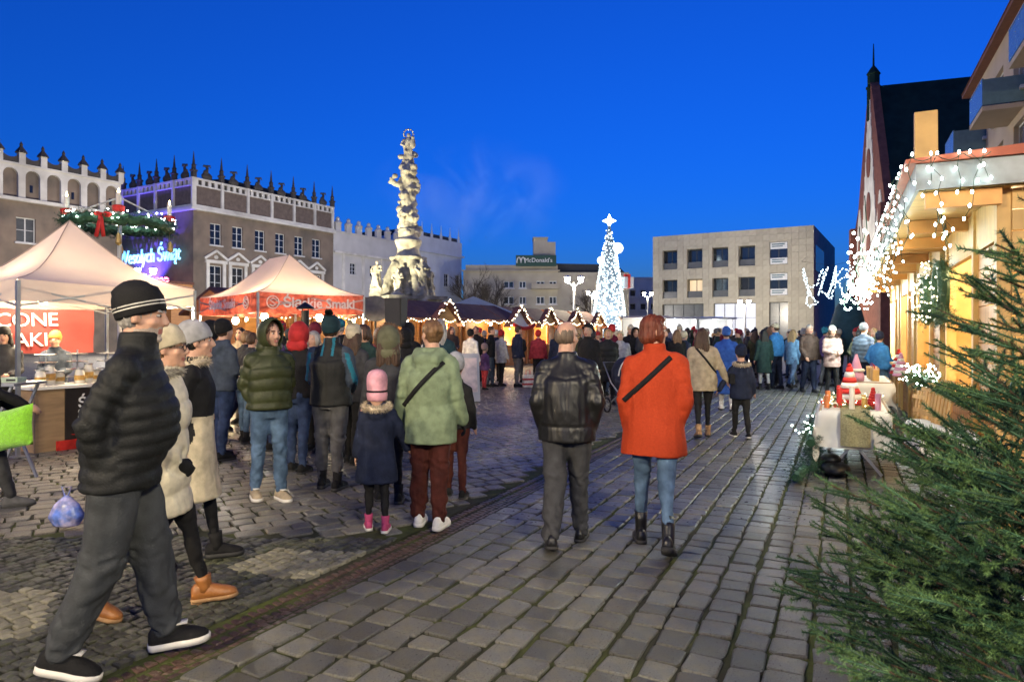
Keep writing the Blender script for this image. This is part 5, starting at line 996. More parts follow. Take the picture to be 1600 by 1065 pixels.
# dark hoarding canopy beyond the stalls
e = thing('dark_umbrella', 'folded dark teal market parasol in front of the lit yellow wall', 'parasol', AT(1325, 24)); mb = MB(); mb.lathe([(.12, .9), (.55, 1.1), (.62, 1.7), (.4, 2.5), (.06, 3.0)], n=14); mb.build('canopy', mat('dark_teal_canvas', (.02, .06, .075), .8, var=.2), e, True); mb = MB(); mb.tube([(0, 0, 0), (0, 0, 3.1)], .03, 8); mb.build('pole', M_blk, e)
e = thing('hoarding', 'blue hoarding panel in front of the stone-clad block', 'hoarding', AT(1086, 60), -.5); mb = MB(); mb.bb(0, 2.4, 0, .06, 0, 3.0); mb.build('panel', mat('blue_hoarding', (.03, .12, .5), .6, var=.1), e); mb = MB(); mb.bb(-.05, .0, .0, .1, 0, 3.05); mb.bb(2.4, 2.45, 0, .1, 0, 3.05); mb.build('post', M_steel, e)
# ------------------------------------------------------------------ spruce beside the camera
SP = Vector((2.02, 2.5, 0)); e = thing('spruce_tree', 'bushy cut spruce tree at the edge of the stalls', 'tree', SP); TR_H = 2.25; rs = random.Random(77)
mb = MB(); mb.tube([(0, 0, 0), (.01, 0, TR_H * .5), (0, .01, TR_H)], [.05, .032, .006], 10); mb.build('trunk', M_bark, e, True)
D0 = []; D1 = []; T0 = []; T1 = []; wood = MB(); shoots = MB()
def twig(p, d, L, lev, tip):
    n = max(2, int(L / .065)); q = p.copy(); pts = [p.copy()]
    for k in range(n):
        d = (d + Vector((rs.uniform(-.025, .025), rs.uniform(-.025, .025), rs.uniform(-.01, .04)))).normalized(); q2 = q + d * (L / n)
        last = k >= n - 2; (T0 if (last and tip) else D0).append(tuple(q)); (T1 if (last and tip) else D1).append(tuple(q2)); q = q2; pts.append(q.copy())
    (wood if lev == 0 else shoots).tube(pts, [(.0055 if lev == 0 else .0048) * (1 - .5 * k / n) + .0009 for k in range(n + 1)], 4, cap=False); return pts
z = .16
while z < TR_H - .08:
    t = z / TR_H; R = 1.02 * (1 - t) ** 1.1 + .1; nb_ = 9 if t < .45 else 4
    for k in range(nb_):
        a = rs.random() * 6.283; el = rs.uniform(.02, .4) + .45 * t; L = R * rs.uniform(.75, 1.08); d = Vector((math.cos(a) * math.cos(el), math.sin(a) * math.cos(el), math.sin(el)))
        pts = twig(Vector((0, 0, z + rs.uniform(-.05, .05))), d, L, 0, True); side = d.cross(Vector((0, 0, 1))).normalized()
        for j in range(2, len(pts) - 1):
            for sgn in (-1, 1):
                if rs.random() < .72: l2 = min(.45, (L * (1 - j / len(pts)) * .7 + .1)) * rs.uniform(.6, 1.1); dd_ = (d * .75 + side * sgn * rs.uniform(.5, .9) + Vector((0, 0, rs.uniform(-.15, .25)))).normalized(); p2 = twig(pts[j], dd_, l2, 1, rs.random() < .8)
                else: continue
                if l2 > .24 and rs.random() < .5:
                    for s2 in (-1, 1): dd2 = (dd_ * .7 + dd_.cross(Vector((0, 0, 1))).normalized() * s2 * .7).normalized(); twig(p2[len(p2) // 2], dd2, l2 * .45, 1, True)
    z += .1
wood.build('branches', M_bark, e); stuff(shoots.build('shoots', M_ndk, e, True))
cr = needle_obj('crown', needles(D0, D1, 40, .024, .0040, .62), M_ndk, e); stuff(needle_obj('crown_tips', needles(T0, T1, 46, .022, .0040, .75), M_nlt, e)); stuff(cr)
print('spruce needles', len(D0), len(T0))
# ------------------------------------------------------------------ people
M_skin = mat('skin', (.52, .30, .21), .5, var=.1, vsc=30, bump=.08, bsc=150, sss=.08); M_lips = mat('lips', (.36, .13, .11), .45, var=.05); M_eyew = mat('eye_white', (.45, .43, .4), .2, var=0); M_iris = mat('eye_iris', (.03, .02, .015), .15, var=0)
def cl(name, col, rough=.8, **k): k.setdefault('var', .2); k.setdefault('vsc', 16); k.setdefault('bump', .2); k.setdefault('bsc', 110); k.setdefault('spec', .25); return mat('cloth_' + name, col, rough, **k)
def Rx(a): return Matrix.Rotation(math.radians(a), 3, 'X')
def Ry(a): return Matrix.Rotation(math.radians(a), 3, 'Y')
def Rz(a): return Matrix.Rotation(math.radians(a), 3, 'Z')
def segd(V, a, b):
    a = np.array(a); b = np.array(b); d = b - a; L = np.linalg.norm(d); t = np.clip(((V - a) @ d) / (L * L), 0, 1); return np.linalg.norm(V - (a + t[:, None] * d), axis=1), t * L
CACHE = {}
def hand(mb, w, R, s, side, curl=35, glove=False):
    # w wrist, R frame whose -z points down the forearm, y forward; palm faces the thigh
    k = 1.12 if glove else 1.; P = lambda x, y, z: w + R @ Vector((x * side, y, z)) * s
    mb.limb([P(0, 0, .02), P(0, 0, -.03)], [.026 * s * k, .028 * s * k], 10)
    mb.ell(P(0, .004, -.062), (.017 * s * k, .040 * s * k, .05 * s), 10, rot=R)
    for i, (y, L) in enumerate(((.030, .072), (.011, .08), (-.009, .075), (-.028, .06))):
        c1 = math.radians(curl * .6); c2 = math.radians(curl * 1.7); a = P(0, y, -.095); b = P(-math.sin(c1) * L * .5, y * 1.08, -.095 - math.cos(c1) * L * .5); c = P(-math.sin(c1) * L * .5 - math.sin(c2) * L * .5, y * 1.08, -.095 - math.cos(c1) * L * .5 - math.cos(c2) * L * .5)
        mb.limb([a, b, c], [.0095 * s * k, .0088 * s * k, .0075 * s * k], 8)
    mb.limb([P(-.004, .032, -.035), P(-.018, .052, -.068), P(-.024, .05, -.098)], [.0125 * s * k, .0105 * s * k, .0088 * s * k], 8)
def person(label, loc, hd, H=1.72, lod=1, legs=((6, 4, 0), (-4, 3, 0)), arms=((-4, 10, 18, 0), (-4, 10, 18, 0)), lean=2, yaw=0, pitch=0, coat=None, hem=.80, bulk=1., flare=0., kind='plain', sp=.1, collar=.05, hood=None, hoodm=None, fur=None,
           tr=None, tw=1., shoe='shoe', sm=None, solem=None, hair='short', hm=None, hat=None, hatm=None, hat2=None, beard=None, skin=None, glove=None, hands=True, child=0, paint=None, qa=1., mats2=(), group=None, proto=None, name='person', cut=None, belly=0., extra=None, glasses=False, sw=1., pom=None):
    e = thing(name, label, 'person', loc, -math.radians(hd), group)
    skin = skin or M_skin; hm = hm or MATS['hair_brown']; sm = sm or MATS['cloth_black']; solem = solem or MATS['sole_dark']
    roles = dict(skin=skin, coat=coat, tr=tr, shoe=sm, sole=solem, hair=hm, hat=hatm, hat2=hat2 or hatm, beard=beard or skin, glove=glove or skin, hood=hoodm or coat, fur=fur, brow=hm, pom=pom or hatm)
    for i, m in enumerate(mats2): roles['c%d' % i] = m
    def link(parts, sc=1.):
        e.scale = (sc, sc, sc); made = {}
        for (nm, me, ro, par) in parts:
            o = bpy.data.objects.new(nm, me); COL.objects.link(o); o.parent = made.get(par, e)
            for i, r_ in enumerate(ro): o.material_slots[i].link = 'OBJECT'; o.material_slots[i].material = roles.get(r_) or MATS.get(r_)
            made[nm] = o
        return e
    if proto in CACHE: parts, H0 = CACHE[proto]; return link(parts, H / H0)
    s = H / 1.75; parts = []; vox = (.0085, .017, .022)[lod]; voxc = (.0125, .019, .025)[lod]
    def reg(nm, me, ro, par=None, smooth=True):
        while len(me.materials) < len(ro): me.materials.append(M_skin)
        if smooth: me.polygons.foreach_set('use_smooth', [True] * len(me.polygons))
        parts.append((nm, me, ro, par)); return me
    def mbreg(nm, mb, ro, par=None, smooth=True):
        me = mb.mesh(nm); bm = bmesh.new(); bm.from_mesh(me); bmesh.ops.recalc_face_normals(bm, faces=bm.faces); bm.to_mesh(me); bm.free(); return reg(nm, me, ro, par, smooth)
    hs = s * (1.0 if not child else .235 / .24 / s * .97 * (.92 + .08 * s))          # a child's head is nearly adult size
    LT_, LS_ = .42 * s, .41 * s; hipx = .088 * s
    J = {}; low = 9
    for k, sd in ((0, -1), (1, 1)):
        a, kn, fp = legs[k]; hip = Vector((hipx * sd, 0, 0)); d1_ = Rx(a) @ Vector((0, 0, -1)); d2_ = Rx(a - kn) @ Vector((0, 0, -1)); knee = hip + d1_ * LT_; ank = knee + d2_ * LS_ + Vector((.012 * sd * s, 0, 0))
        zz_ = min(math.sin(math.radians(-fp)) * q - math.cos(math.radians(fp)) * .085 * s for q in (-.07 * s, .17 * s)); J[k] = (hip, knee, ank, d2_, fp); low = min(low, ank.z + zz_)
    PZ = -low; up = Vector((0, 0, PZ))
    lt = math.tan(math.radians(lean)); sy = lambda z: lt * max(0, z - PZ)
    ztop = PZ + .56 * s; zs_ = PZ + .485 * s; zn = PZ + .565 * s
    hc = Vector((0, sy(zn) + .025 * s, PZ + .565 * s + .155 * hs + (.0 if not child else .01)))
    A = {}
    for k, sd in ((0, -1), (1, 1)):
        swg, abd, el, inw = arms[k]; sh = Vector((.168 * s * sd * sw * (1 if not child else .92), sy(zs_) - .01, zs_)); R = Ry(-abd * sd) @ Rx(swg); up_ = R @ Vector((0, 0, -1)); elb = sh + up_ * .285 * s; R2 = R @ Rz(inw * sd) @ Rx(el); wr = elb + (R2 @ Vector((0, 0, -1))) * .25 * s; A[k] = (sh, elb, wr, R2)
    Hm = Matrix.Translation(hc) @ (Rz(-yaw) @ Rx(-pitch)).to_4x4() @ Matrix.Scale(hs, 4); H3 = Hm.to_3x3()
    hp = lambda x, y, z: Hm @ Vector((x, y, z))
    def hmb(mb_): mb_.v = [tuple(Hm @ Vector(p)) for p in mb_.v]; return mb_
    # ---- body: one skin
    b = MB(); h_ = MB()
    h_.ell((0, -.012, .035), (.076, .096, .088), 16); h_.ell((0, .018, -.03), (.064, .074, .085), 16); h_.ell((0, .034, -.078), (.048, .05, .04), 12); h_.ell((0, .074, -.104), (.026, .021, .017), 10)
    h_.limb([(0, .088, .018), (0, .108, -.022)], [.008, .0125], 8); h_.ell((0, .102, -.03), (.0185, .013, .011), 8)
    for sx in (-1, 1): h_.ell((sx * .031, .073, .028), (.03, .018, .011), 8); h_.ell((sx * .042, .058, -.026), (.024, .024, .024), 8); h_.ell((sx * .077, -.012, -.012), (.011, .021, .034), 8)
    h_.ell((0, .083, -.06), (.024, .010, .006), 8); h_.ell((0, .081, -.074), (.021, .010, .006), 8); h_.limb([(0, -.02, -.06), (0, -.03, -.14)], [.056, .06], 12); hmb(h_); b.add(h_.v, h_.f)
    nb_ = Vector((0, sy(zn) - .005, zn)); b.limb([hp(0, -.02, -.06), nb_ - Vector((0, 0, .03 * s))], [.055 * hs, .058 * s], 12)
    kk_ = .8; b.sec([(0, 0, PZ - .08 * s, .13 * s * kk_, .1 * s * kk_), (0, 0, PZ, .165 * s * kk_, .12 * s * kk_), (0, sy(PZ + .17 * s), PZ + .17 * s, .14 * s * kk_, .1 * s * kk_), (0, sy(PZ + .37 * s), PZ + .37 * s, .165 * s * kk_, .115 * s * kk_), (0, sy(zs_), zs_, .15 * s * kk_, .09 * s * kk_), (0, sy(zn), zn, .06 * s, .06 * s)], 14)
    for k in (0, 1):
        hip, knee, ank, d2_, fp = J[k]; b.limb([hip + up, knee + up, ank + up], [.055 * s, .032 * s, .02 * s], 10); sh, elb, wr, R2 = A[k]; b.limb([Vector((0, sy(zs_), zs_)), sh], [.05 * s, .05 * s], 10); b.limb([sh, elb, wr], [.042 * s, .034 * s, .025 * s], 10)
        if hands: hand(b, wr, R2, s * (.95 if not child else 1.0), (-1, 1)[k], glove=bool(glove))
    me = remesh(b, vox, 2, .4, .4 if lod else 0); V = getv(me); nf = len(me.polygons); cen = np.empty(nf * 3, np.float32); me.polygons.foreach_get('center', cen); cen = cen.reshape(-1, 3).astype(float)
    Hi = np.array(Hm.inverted()); L_ = cen @ Hi[:3, :3].T + Hi[:3, 3]; mi = np.zeros(nf, np.int32); x, y, z = L_.T
    if beard: mi[(z < -.052 - .25 * np.maximum(0, .05 - y)) & (y > -.02) & (z > -.14)] = 3; mi[(abs(x) < .03) & (abs(z + .047) < .006) & (y > .07)] = 3
    mi[(abs(x) < .025) & (z > -.079) & (z < -.054) & (y > .078)] = 1; mi[(abs(abs(x) - .031) < .021) & (abs(z - .031) < .006) & (y > .065)] = 2
    for k in (0, 1): d, _ = segd(cen, A[k][2], A[k][2] + A[k][3] @ Vector((0, 0, -.2)) * s); mi[(d < .09 * s) & (np.abs(x) < 99)] = 4
    me.polygons.foreach_set('material_index', mi); reg('body', me, ['skin', 'lips', 'brow', 'beard', 'glove'])
    if lod < 2:
        for sx in (-1, 1):
            m_ = MB(); m_.ell((sx * .031, .0735, .0085), (.0135, .0125, .0075), 10); m_.ell((sx * .0315, .0828, .0085), (.0068, .0052, .0064), 8, 1); hmb(m_); mbreg('eye', m_, ['eye_white', 'eye_iris'], 'body')
    if glasses:
        m_ = MB()
        for sx in (-1, 1): m_.tube([(sx * .034 + .026 * math.cos(a * math.pi / 8), .1, .006 + .021 * math.sin(a * math.pi / 8)) for a in range(16)], .0028, 5, closed=True); m_.tube([(sx * .06, .097, .012), (sx * .078, .04, .012), (sx * .08, -.02, .006)], .0028, 5)
        m_.tube([(-.009, .103, .01), (.009, .103, .01)], .0028, 5); hmb(m_); mbreg('glasses', m_, ['cloth_black'])
    # ---- trousers
    if tr:
        t = MB(); t.sec([(0, 0, PZ - .1 * s, .15 * s, .115 * s), (0, -.01, PZ - .02 * s, .172 * s, .13 * s), (0, 0, PZ + .1 * s, .155 * s, .12 * s)], 16)
        for k in (0, 1):
            hip, knee, ank, d2_, fp = J[k]; t.limb([hip + up - Vector((0, 0, .02 * s)), (hip + knee) / 2 + up + Vector((0, .008, 0)), knee + up, (knee * .45 + ank * .55) + up - Vector((0, .008, 0)), ank + up + d2_ * -.02 * s], [.095 * s * (tw * .5 + .5), .084 * s * (tw * .6 + .4), .066 * s * tw, .06 * s * tw * (.84 if shoe.startswith('boot') else 1), (.034 * s if shoe.startswith('boot') else .05 * s * tw)], 14)
        me = remesh(t, voxc, 2, .4); V = getv(me); fold = np.zeros(len(V))
        for k in (0, 1):
            hip, knee, ank, d2_, fp = J[k]; d, q = segd(V, knee + up, ank + up); near_ = np.clip(q / (LS_), 0, 1); fold += (d < .12 * s) * (vnoise(V * np.array([16, 16, 34.]) + V[:, :1] * 22, k) * (.002 + .013 * near_ ** 2) + np.exp(-((q) / .06) ** 2) * vnoise(V * np.array([12, 12, 40.]) + V[:, :1] * 18, 6) * .009)
        V += getn(me) * (fold * tw + (vnoise(V * np.array([14, 14, 4.]), 3) * .007 + vnoise(V * np.array([7, 7, 11.]) + V[:, :1] * 8, 5) * .008) * tw)[:, None]; setv(me, V); reg('trousers', me, ['tr'])
    # ---- shoes
    ys = [-.078, -.06, -.02, .04, .09, .135, .165, .18]; wd = [.024, .036, .04, .041, .049, .047, .034, .018]; hg = [.08, .105, .112, .1, .08, .066, .053, .04]
    for k, sd in ((0, -1), (1, 1)):
        hip, knee, ank, d2_, fp = J[k]; m_ = MB(); FM = Matrix.Translation(ank + up) @ (Rz(-7 * sd) @ Rx(-fp)).to_4x4() @ Matrix.Scale(s * 1.04, 4) @ Matrix.Translation((0, 0, -.085))
        n = 12; VV = []; boot = shoe.startswith('boot')
        for y_, w_, h_2 in zip(ys, wd, hg):
            for j in range(n): a = math.pi * j / (n - 1); VV.append((w_ * math.cos(a) * (1 if 0 < j < n - 1 else 1), y_, .02 + (h_2 - .02) * math.sin(a) ** .75))
        fs = [(i * n + j, i * n + j + 1, (i + 1) * n + j + 1, (i + 1) * n + j) for i in range(len(ys) - 1) for j in range(n - 1)] + [tuple(range(n)), tuple((len(ys) - 1) * n + j for j in range(n))] + [(i * n, (i + 1) * n, (i + 1) * n + n - 1, i * n + n - 1) for i in range(len(ys) - 1)]
        m_.add(VV, fs)
        ol = [(w_ * 1.1, y_) for y_, w_ in zip(ys, wd)]; ol = [(0, ys[0] - .006)] + ol + [(0, ys[-1] + .008)] + [(-a, b_) for a, b_ in reversed(ol)]; th_ = .03 if shoe in ('sneaker', 'boot', 'boot_lace') else .022
        m_.prism(ol, 0., th_, 1, 'xy')
        if shoe == 'boot_heel': m_.prism([(-.028, -.08), (.028, -.08), (.03, -.02), (-.03, -.02)], -.03, .02, 1, 'xy')
        if shoe == 'sneaker': m_.prism([(-.03, .0), (.03, .0), (.025, .09), (-.025, .09)], .1, .106, 1, 'xy')
        m_.v = [tuple(FM @ Vector(p)) for p in m_.v]
        if boot:
            hb = {'boot': .2, 'boot_lace': .26, 'boot_heel': .17, 'boot_tall': .3}.get(shoe, .2) * s; f0 = ank + up + FM.to_3x3().normalized() @ Vector((0, -.01, -.03 * s)); f1 = ank + up - d2_ * (hb - .1 * s); m_.tube([f0, ank + up, f1 * .5 + (ank + up) * .5, f1, f1 + d2_ * .004, f1 + d2_ * .05], [.042 * s, .043 * s, .046 * s, .052 * s, .045 * s, .04 * s], 14)
            if shoe == 'boot_lace':
                for q in range(5): c_ = ank + up - d2_ * (hb - .1 * s) * (q / 5) + Vector((0, .046 * s, 0)); m_.tube([c_ + Vector((-.025, 0, 0)), c_ + Vector((0, .012, .012)), c_ + Vector((.025, 0, 0))], .0035, 4, 1)
        mbreg('shoe', m_, ['shoe', 'sole'], None, True)
    # ---- coat
    if coat:
        B = bulk; hz = H * (1 - hem) if hem > 1 else H * hem; hz = H * (1 - hem); c = MB(); secs = []
        pr = [(-.62, .205, .16), (-.3, .195, .15), (-.08, .19, .145), (.02, .187, .14), (.15, .176, .133 + belly), (.28, .186, .14 + belly * .6), (.38, .186, .14), (.45, .17, .12), (.51, .115, .098), (.56, .083, .082)]
        zr = (hz - PZ) / s; f = lambda q: (float(np.interp(q, [p[0] for p in pr], [p[1] for p in pr])), float(np.interp(q, [p[0] for p in pr], [p[2] for p in pr])))
        qs = [zr] + [p[0] for p in pr if p[0] > zr + .04]
        for q in qs:
            rx, ry = f(q); g = B + flare * max(0, .1 - q) / .5; tp = 1 if q < .5 else 0; g = g if q < .45 else 1 + (B - 1) * .4
            if child: rx *= 1.05
            z = PZ + q * s; secs.append((0, sy(z) + (belly * .35 if .05 < q < .3 else 0), z, rx * s * g * sw ** (1 if q > .3 else 0), ry * s * g))
        if collar: z = PZ + .56 * s; secs += [(0, sy(z), z + .012, .074 * s + .012, .076 * s + .012), (0, sy(z) + .01, z + collar * s, .07 * s + .014, .074 * s + .014)]
        c.sec(secs, 22)
        for k in (0, 1):
            sh, elb, wr, R2 = A[k]; ar = .062 * s * B ** .8; c.limb([Vector((sh.x * .4, sh.y, sh.z + .022 * s)), sh - Vector((0, 0, .014 * s))], [.066 * s * B ** .5, .064 * s * B ** .5], 12); c.limb([sh - Vector((0, 0, .01)), (sh + elb) / 2, elb, (elb + wr) / 2, wr + (elb - wr) * .02], [ar * 1.08, ar, ar * .92, ar * .86, ar * .74], 14)
        if hood == 'down': zc_ = zn; c.limb([Vector((-.1 * s, sy(zc_) - .03 * s, zc_ + .0 * s)), Vector((-.07 * s, sy(zc_) - .11 * s, zc_ - .06 * s)), Vector((.07 * s, sy(zc_) - .11 * s, zc_ - .06 * s)), Vector((.1 * s, sy(zc_) - .03 * s, zc_ + .0 * s))], [.05 * s, (.075 * s, .062 * s), (.075 * s, .062 * s), .05 * s], 12); c.ell((0, sy(zc_) - .125 * s, zc_ - .1 * s), (.11 * s, .05 * s, .1 * s), 12)
        me = remesh(c, voxc, 3, .5); V = getv(me); Nn = getn(me); disp = np.zeros(len(V)); arm = np.zeros(len(V), bool); sc_ = V[:, 2].copy()
        for k in (0, 1):
            sh, elb, wr, R2 = A[k]; d1_, q1 = segd(V, sh, elb); d2__, q2 = segd(V, elb, wr); m1 = (d1_ < .085 * s * B) & ((V[:, 0] * (-1, 1)[k]) > .13 * s); m2 = d2__ < .082 * s * B; sc_[m1] = (q1 + .03)[m1]; sc_[m2 & (q2 > .01)] = (q2 + .315 * s)[m2 & (q2 > .01)]; arm |= m1 | m2
            el_f = np.exp(-((np.minimum(q2, .285 * s - q1 + q2)) / .06) ** 2) * (m1 | m2); disp += (m1 | m2) * vnoise(V * np.array([13, 13, 30.]) + V[:, 1:2] * 20, 5) * (.0025 + .005 * el_f)
        hgt = np.clip((V[:, 2] - hz) / (zn - hz), 0, 1)
        if kind == 'puffer': w_ = sc_ + vnoise(V * 5, 7) * .012 - V[:, 1] * .12; disp += .0125 * qa * min(1, (sp / .1) ** 1.4) * B * (np.abs(np.sin(np.pi * w_ / sp)) ** .55 - .7) * (hgt < .97) + vnoise(V * np.array([26, 26, 11.]), 9) * .0035
        elif kind == 'leather': disp += vnoise(V * np.array([11, 11, 7.]), 2) * .007 + np.abs(vnoise(V * np.array([17, 17, 12.]) + V[:, :1] * 9, 4)) * -.007
        elif kind == 'wool': disp += vnoise(V * np.array([7, 7, 3.]), 2) * .013 + vnoise(V * np.array([13, 13, 6.]) + V[:, :1] * 6, 12) * .007
        else: disp += vnoise(V * np.array([9, 9, 4.5]), 2) * .009 + vnoise(V * np.array([15, 15, 9.]) + V[:, :1] * 9, 11) * .005 + np.sin(V[:, 2] * 38 + vnoise(V * 5, 1) * 5) * .0025 * (1 - hgt)
        if kind != 'puffer' and lod < 2: disp -= (np.exp(-(V[:, 0] / .006) ** 2) * .005 + np.exp(-((V[:, 2] - PZ - .40 * s - abs(V[:, 0]) * .15) / .007) ** 2) * .004 * (kind != 'wool')) * (V[:, 1] < 0) * (~arm) * (hgt < .9)
        if cut: 
            for zc_ in cut: disp -= np.exp(-((V[:, 2] - zc_ * H) / .008) ** 2) * .008 * (~arm)
        V += Nn * disp[:, None]; setv(me, V); ro = ['coat']
        if paint:
            cen = np.empty(len(me.polygons) * 3, np.float32); me.polygons.foreach_get('center', cen); cen = cen.reshape(-1, 3).astype(float); arm_f = np.zeros(len(cen), bool)
            for k in (0, 1): d, _ = segd(cen, A[k][0], A[k][1]); d2, _ = segd(cen, A[k][1], A[k][2]); arm_f |= ((d < .085 * s * B) & (abs(cen[:, 0]) > .15 * s)) | (d2 < .08 * s * B)
            me.polygons.foreach_set('material_index', np.asarray(paint(cen / H, arm_f), np.int32)); ro = ['coat'] + ['c%d' % i for i in range(len(mats2))]
        reg('coat', me, ro)
    e['H'] = H
    if hood == 'up':
        m_ = MB(); n = 20; pr = []
        for i in range(13): t = math.radians(4 + i * 9.6); pr.append((math.sin(t), -math.cos(t)))
        VV = []; 
        for ins in (1., .9):
            for (r_, y_) in pr:
                for j in range(n):
                    a = 2 * math.pi * j / n; q = 1 + .05 * math.sin(3 * a); dz = -.03 if math.sin(a) < 0 else 0; VV.append((.118 * r_ * math.cos(a) * ins, -.012 + y_ * .145 * ins + .012 * (math.sin(a) > .2), .022 + (.148 * r_ * math.sin(a)) * ins + dz * r_))
        k_ = len(pr); fs = [(i * n + j, i * n + (j + 1) % n, (i + 1) * n + (j + 1) % n, (i + 1) * n + j) for i in range(k_ - 1) for j in range(n)] + [((k_ + i) * n + j, (k_ + i + 1) * n + j, (k_ + i + 1) * n + (j + 1) % n, (k_ + i) * n + (j + 1) % n) for i in range(k_ - 1) for j in range(n)] + [((k_ - 1) * n + j, (k_ - 1) * n + (j + 1) % n, (2 * k_ - 1) * n + (j + 1) % n, (2 * k_ - 1) * n + j) for j in range(n)] + [tuple(range(n))]
        m_.add(VV, fs); hmb(m_); m_.limb([nb_ + Vector((-.05 * s, -.03 * s, .03)), nb_ + Vector((.05 * s, -.03 * s, .03))], [.08 * s, .08 * s], 12); me = m_.mesh('hood'); V = np.array(m_.v); V += (vnoise(V * 14, 3) * .006)[:, None] * np.array([1, 1, .5]); setv(me, V); bm = bmesh.new(); bm.from_mesh(me); bmesh.ops.recalc_face_normals(bm, faces=bm.faces); bm.to_mesh(me); bm.free(); reg('hood', me, ['hood'])
    if fur and hood:
        if hood == 'up': pts = [hp(.112 * math.cos(a), .062, .02 + .135 * math.sin(a)) for a in [k * math.pi / 20 for k in range(40)]]
        else: pts = [Vector((.135 * s * math.cos(a) * 1.05, sy(zn) - .055 * s + .125 * s * math.sin(a), zn - .01 * s + .022 * s * math.sin(a))) for a in [k * math.pi / 18 for k in range(36)]]
        pts = np.array([tuple(p) for p in pts]); nx_ = np.roll(pts, -1, 0); V = needles(pts, nx_, 55 if lod < 1 else 22, .042 * s, .006 if lod < 1 else .012, .3, .012); me = npmesh('fur_trim', V, np.arange(len(V)).reshape(-1, 3)); reg('fur_trim', me, ['fur'], None, False); m_ = MB(); m_.tube([tuple(p) for p in pts], .026 * s, 8, closed=True); mbreg('fur_roll', m_, ['fur'])
    # ---- hair and hats
    if hair and hair != 'bald':
        m_ = MB()
        if hair == 'thin': m_.ell((0, -.034, .012), (.0785, .082, .083), 16)
        else: m_.ell((0, -.02, .04), (.083, .097, .09), 16)
        if hair in ('short', 'bob', 'long', 'bun'): m_.ell((0, -.045, -.0), (.079, .07, .085), 14)
        if hair == 'bob': 
            for sx in (-1, 1): m_.limb([(sx * .06, .0, .05), (sx * .078, .012, -.03), (sx * .068, .02, -.075)], [.035, .033, .02], 10)
            m_.ell((0, -.05, -.035), (.088, .07, .075), 14); m_.ell((0, .032, .088), (.066, .05, .03), 10)
        if hair == 'long':
            for sx in (-1, 0, 1): m_.limb([(sx * .05, -.05, .0), (sx * .065, -.075, -.12), (sx * .07, -.085, -.24), (sx * .05 + .02, -.09, -.33)], [.055, .06, .05, .02], 10)
            for sx in (-1, 1): m_.limb([(sx * .07, .0, .02), (sx * .085, -.02, -.1), (sx * .09, -.04, -.2)], [.03, .035, .015], 8)
        if hair == 'bun': m_.ell((.0, -.115, .045), (.05, .045, .05), 12); m_.ell((0, -.06, .02), (.086, .075, .075), 12)
        hmb(m_); me = remesh(m_, (.008, .013, .018)[lod] * hs / s, 2, .4); V = getv(me); Li = V @ Hi[:3, :3].T + Hi[:3, 3]
        ang = np.arctan2(Li[:, 0], -Li[:, 1] + .02); V += getn(me) * ((vnoise(np.stack([ang * 12, Li[:, 2] * 6, Li[:, 1] * 8], 1), 4) * .010 + vnoise(np.stack([ang * 34, Li[:, 2] * 9, Li[:, 1] * 9], 1), 8) * .005))[:, None] * hs
        setv(me, V); reg('hair', me, ['hair'])
    if hat:
        m_ = MB(); tl_ = Matrix.Translation((0, -.002, .011)) @ Rx(21).to_4x4(); T = lambda: setattr(m_, 'v', [tuple(Hm @ (tl_ @ Vector(p))) for p in m_.v])
        if hat in ('beanie', 'pom', 'slouch'):
            tall = .17 if hat == 'slouch' else .148; pr = [(.95, -.02), (1.02, -.023), (1.07, -.012), (1.085, .02), (1.08, .05), (1.06, .056), (1.02, .076), (.94, .097), (.82, .116), (.66, tall - .016), (.46, tall - .004), (.24, tall + .004), (.05, tall + .006)]
            n = 28; m_.sec([(0, -.012 - .012 * (z > .1), z + .012, .086 * r_, .107 * r_) for r_, z in pr], n)
            T(); me = m_.mesh('hat'); V = np.array(m_.v); c_ = np.array(hc); 
            Lh = V @ Hi[:3, :3].T + Hi[:3, 3]; ang = np.arctan2(Lh[:, 0], Lh[:, 1]); V += (V - c_) / np.linalg.norm(V - c_, axis=1)[:, None] * (vnoise(V * 30, 2) * .0025 + .0012 * np.sin(ang * 40))[:, None]; setv(me, V); reg('hat', me, ['hat'])
            if hat2:
                m_ = MB()
                for zc_ in (.012, .027): m_.sec([(0, -.012, zc_ + q + .012, .086 * (1.092 if q not in (0, .007) else 1.075), .107 * (1.092 if q not in (0, .007) else 1.075)) for q in (0, .001, .006, .007)], 28)
                T(); mbreg('hat_stripe', m_, ['hat2'], 'hat')
            if hat == 'pom':
                P0 = [tuple(Hm @ (tl_ @ Vector((0, -.03, .18))))] * 1; pd = RN.normal(size=(60, 3)); pd /= np.linalg.norm(pd, axis=1)[:, None]; pc = np.array([P0[0]]) + pd * .012; V = needles(pc, pc + pd * .01, 14 if lod < 1 else 6, .036 * hs, .009, 1.2, .0); me = npmesh('pompom', V, np.arange(len(V)).reshape(-1, 3)); reg('pompom', me, ['pom'], 'hat', False)
        elif hat == 'cap':
            m_.sec([(0, -.01, z, .086 * r_, .105 * r_) for r_, z in ((1.02, .03), (1.03, .06), (.98, .09), (.8, .118), (.4, .135), (.05, .138))], 20); m_.prism([(.075 * math.cos(a), .06 + .1 * math.sin(a)) for a in [k * math.pi / 8 for k in range(9)]], .035, .043, 0, 'xy'); T(); mbreg('hat', m_, ['hat'])
        elif hat == 'brim': m_.sec([(0, -.008, z, .087 * r_, .106 * r_) for r_, z in ((1.45, .035), (1.48, .04), (1.05, .05), (1.02, .08), (.95, .12), (.7, .135), (.1, .13))], 22); T(); mbreg('hat', m_, ['hat'])
        elif hat == 'balaclava':                           # knitted tube hat of a child: dome, band and snood
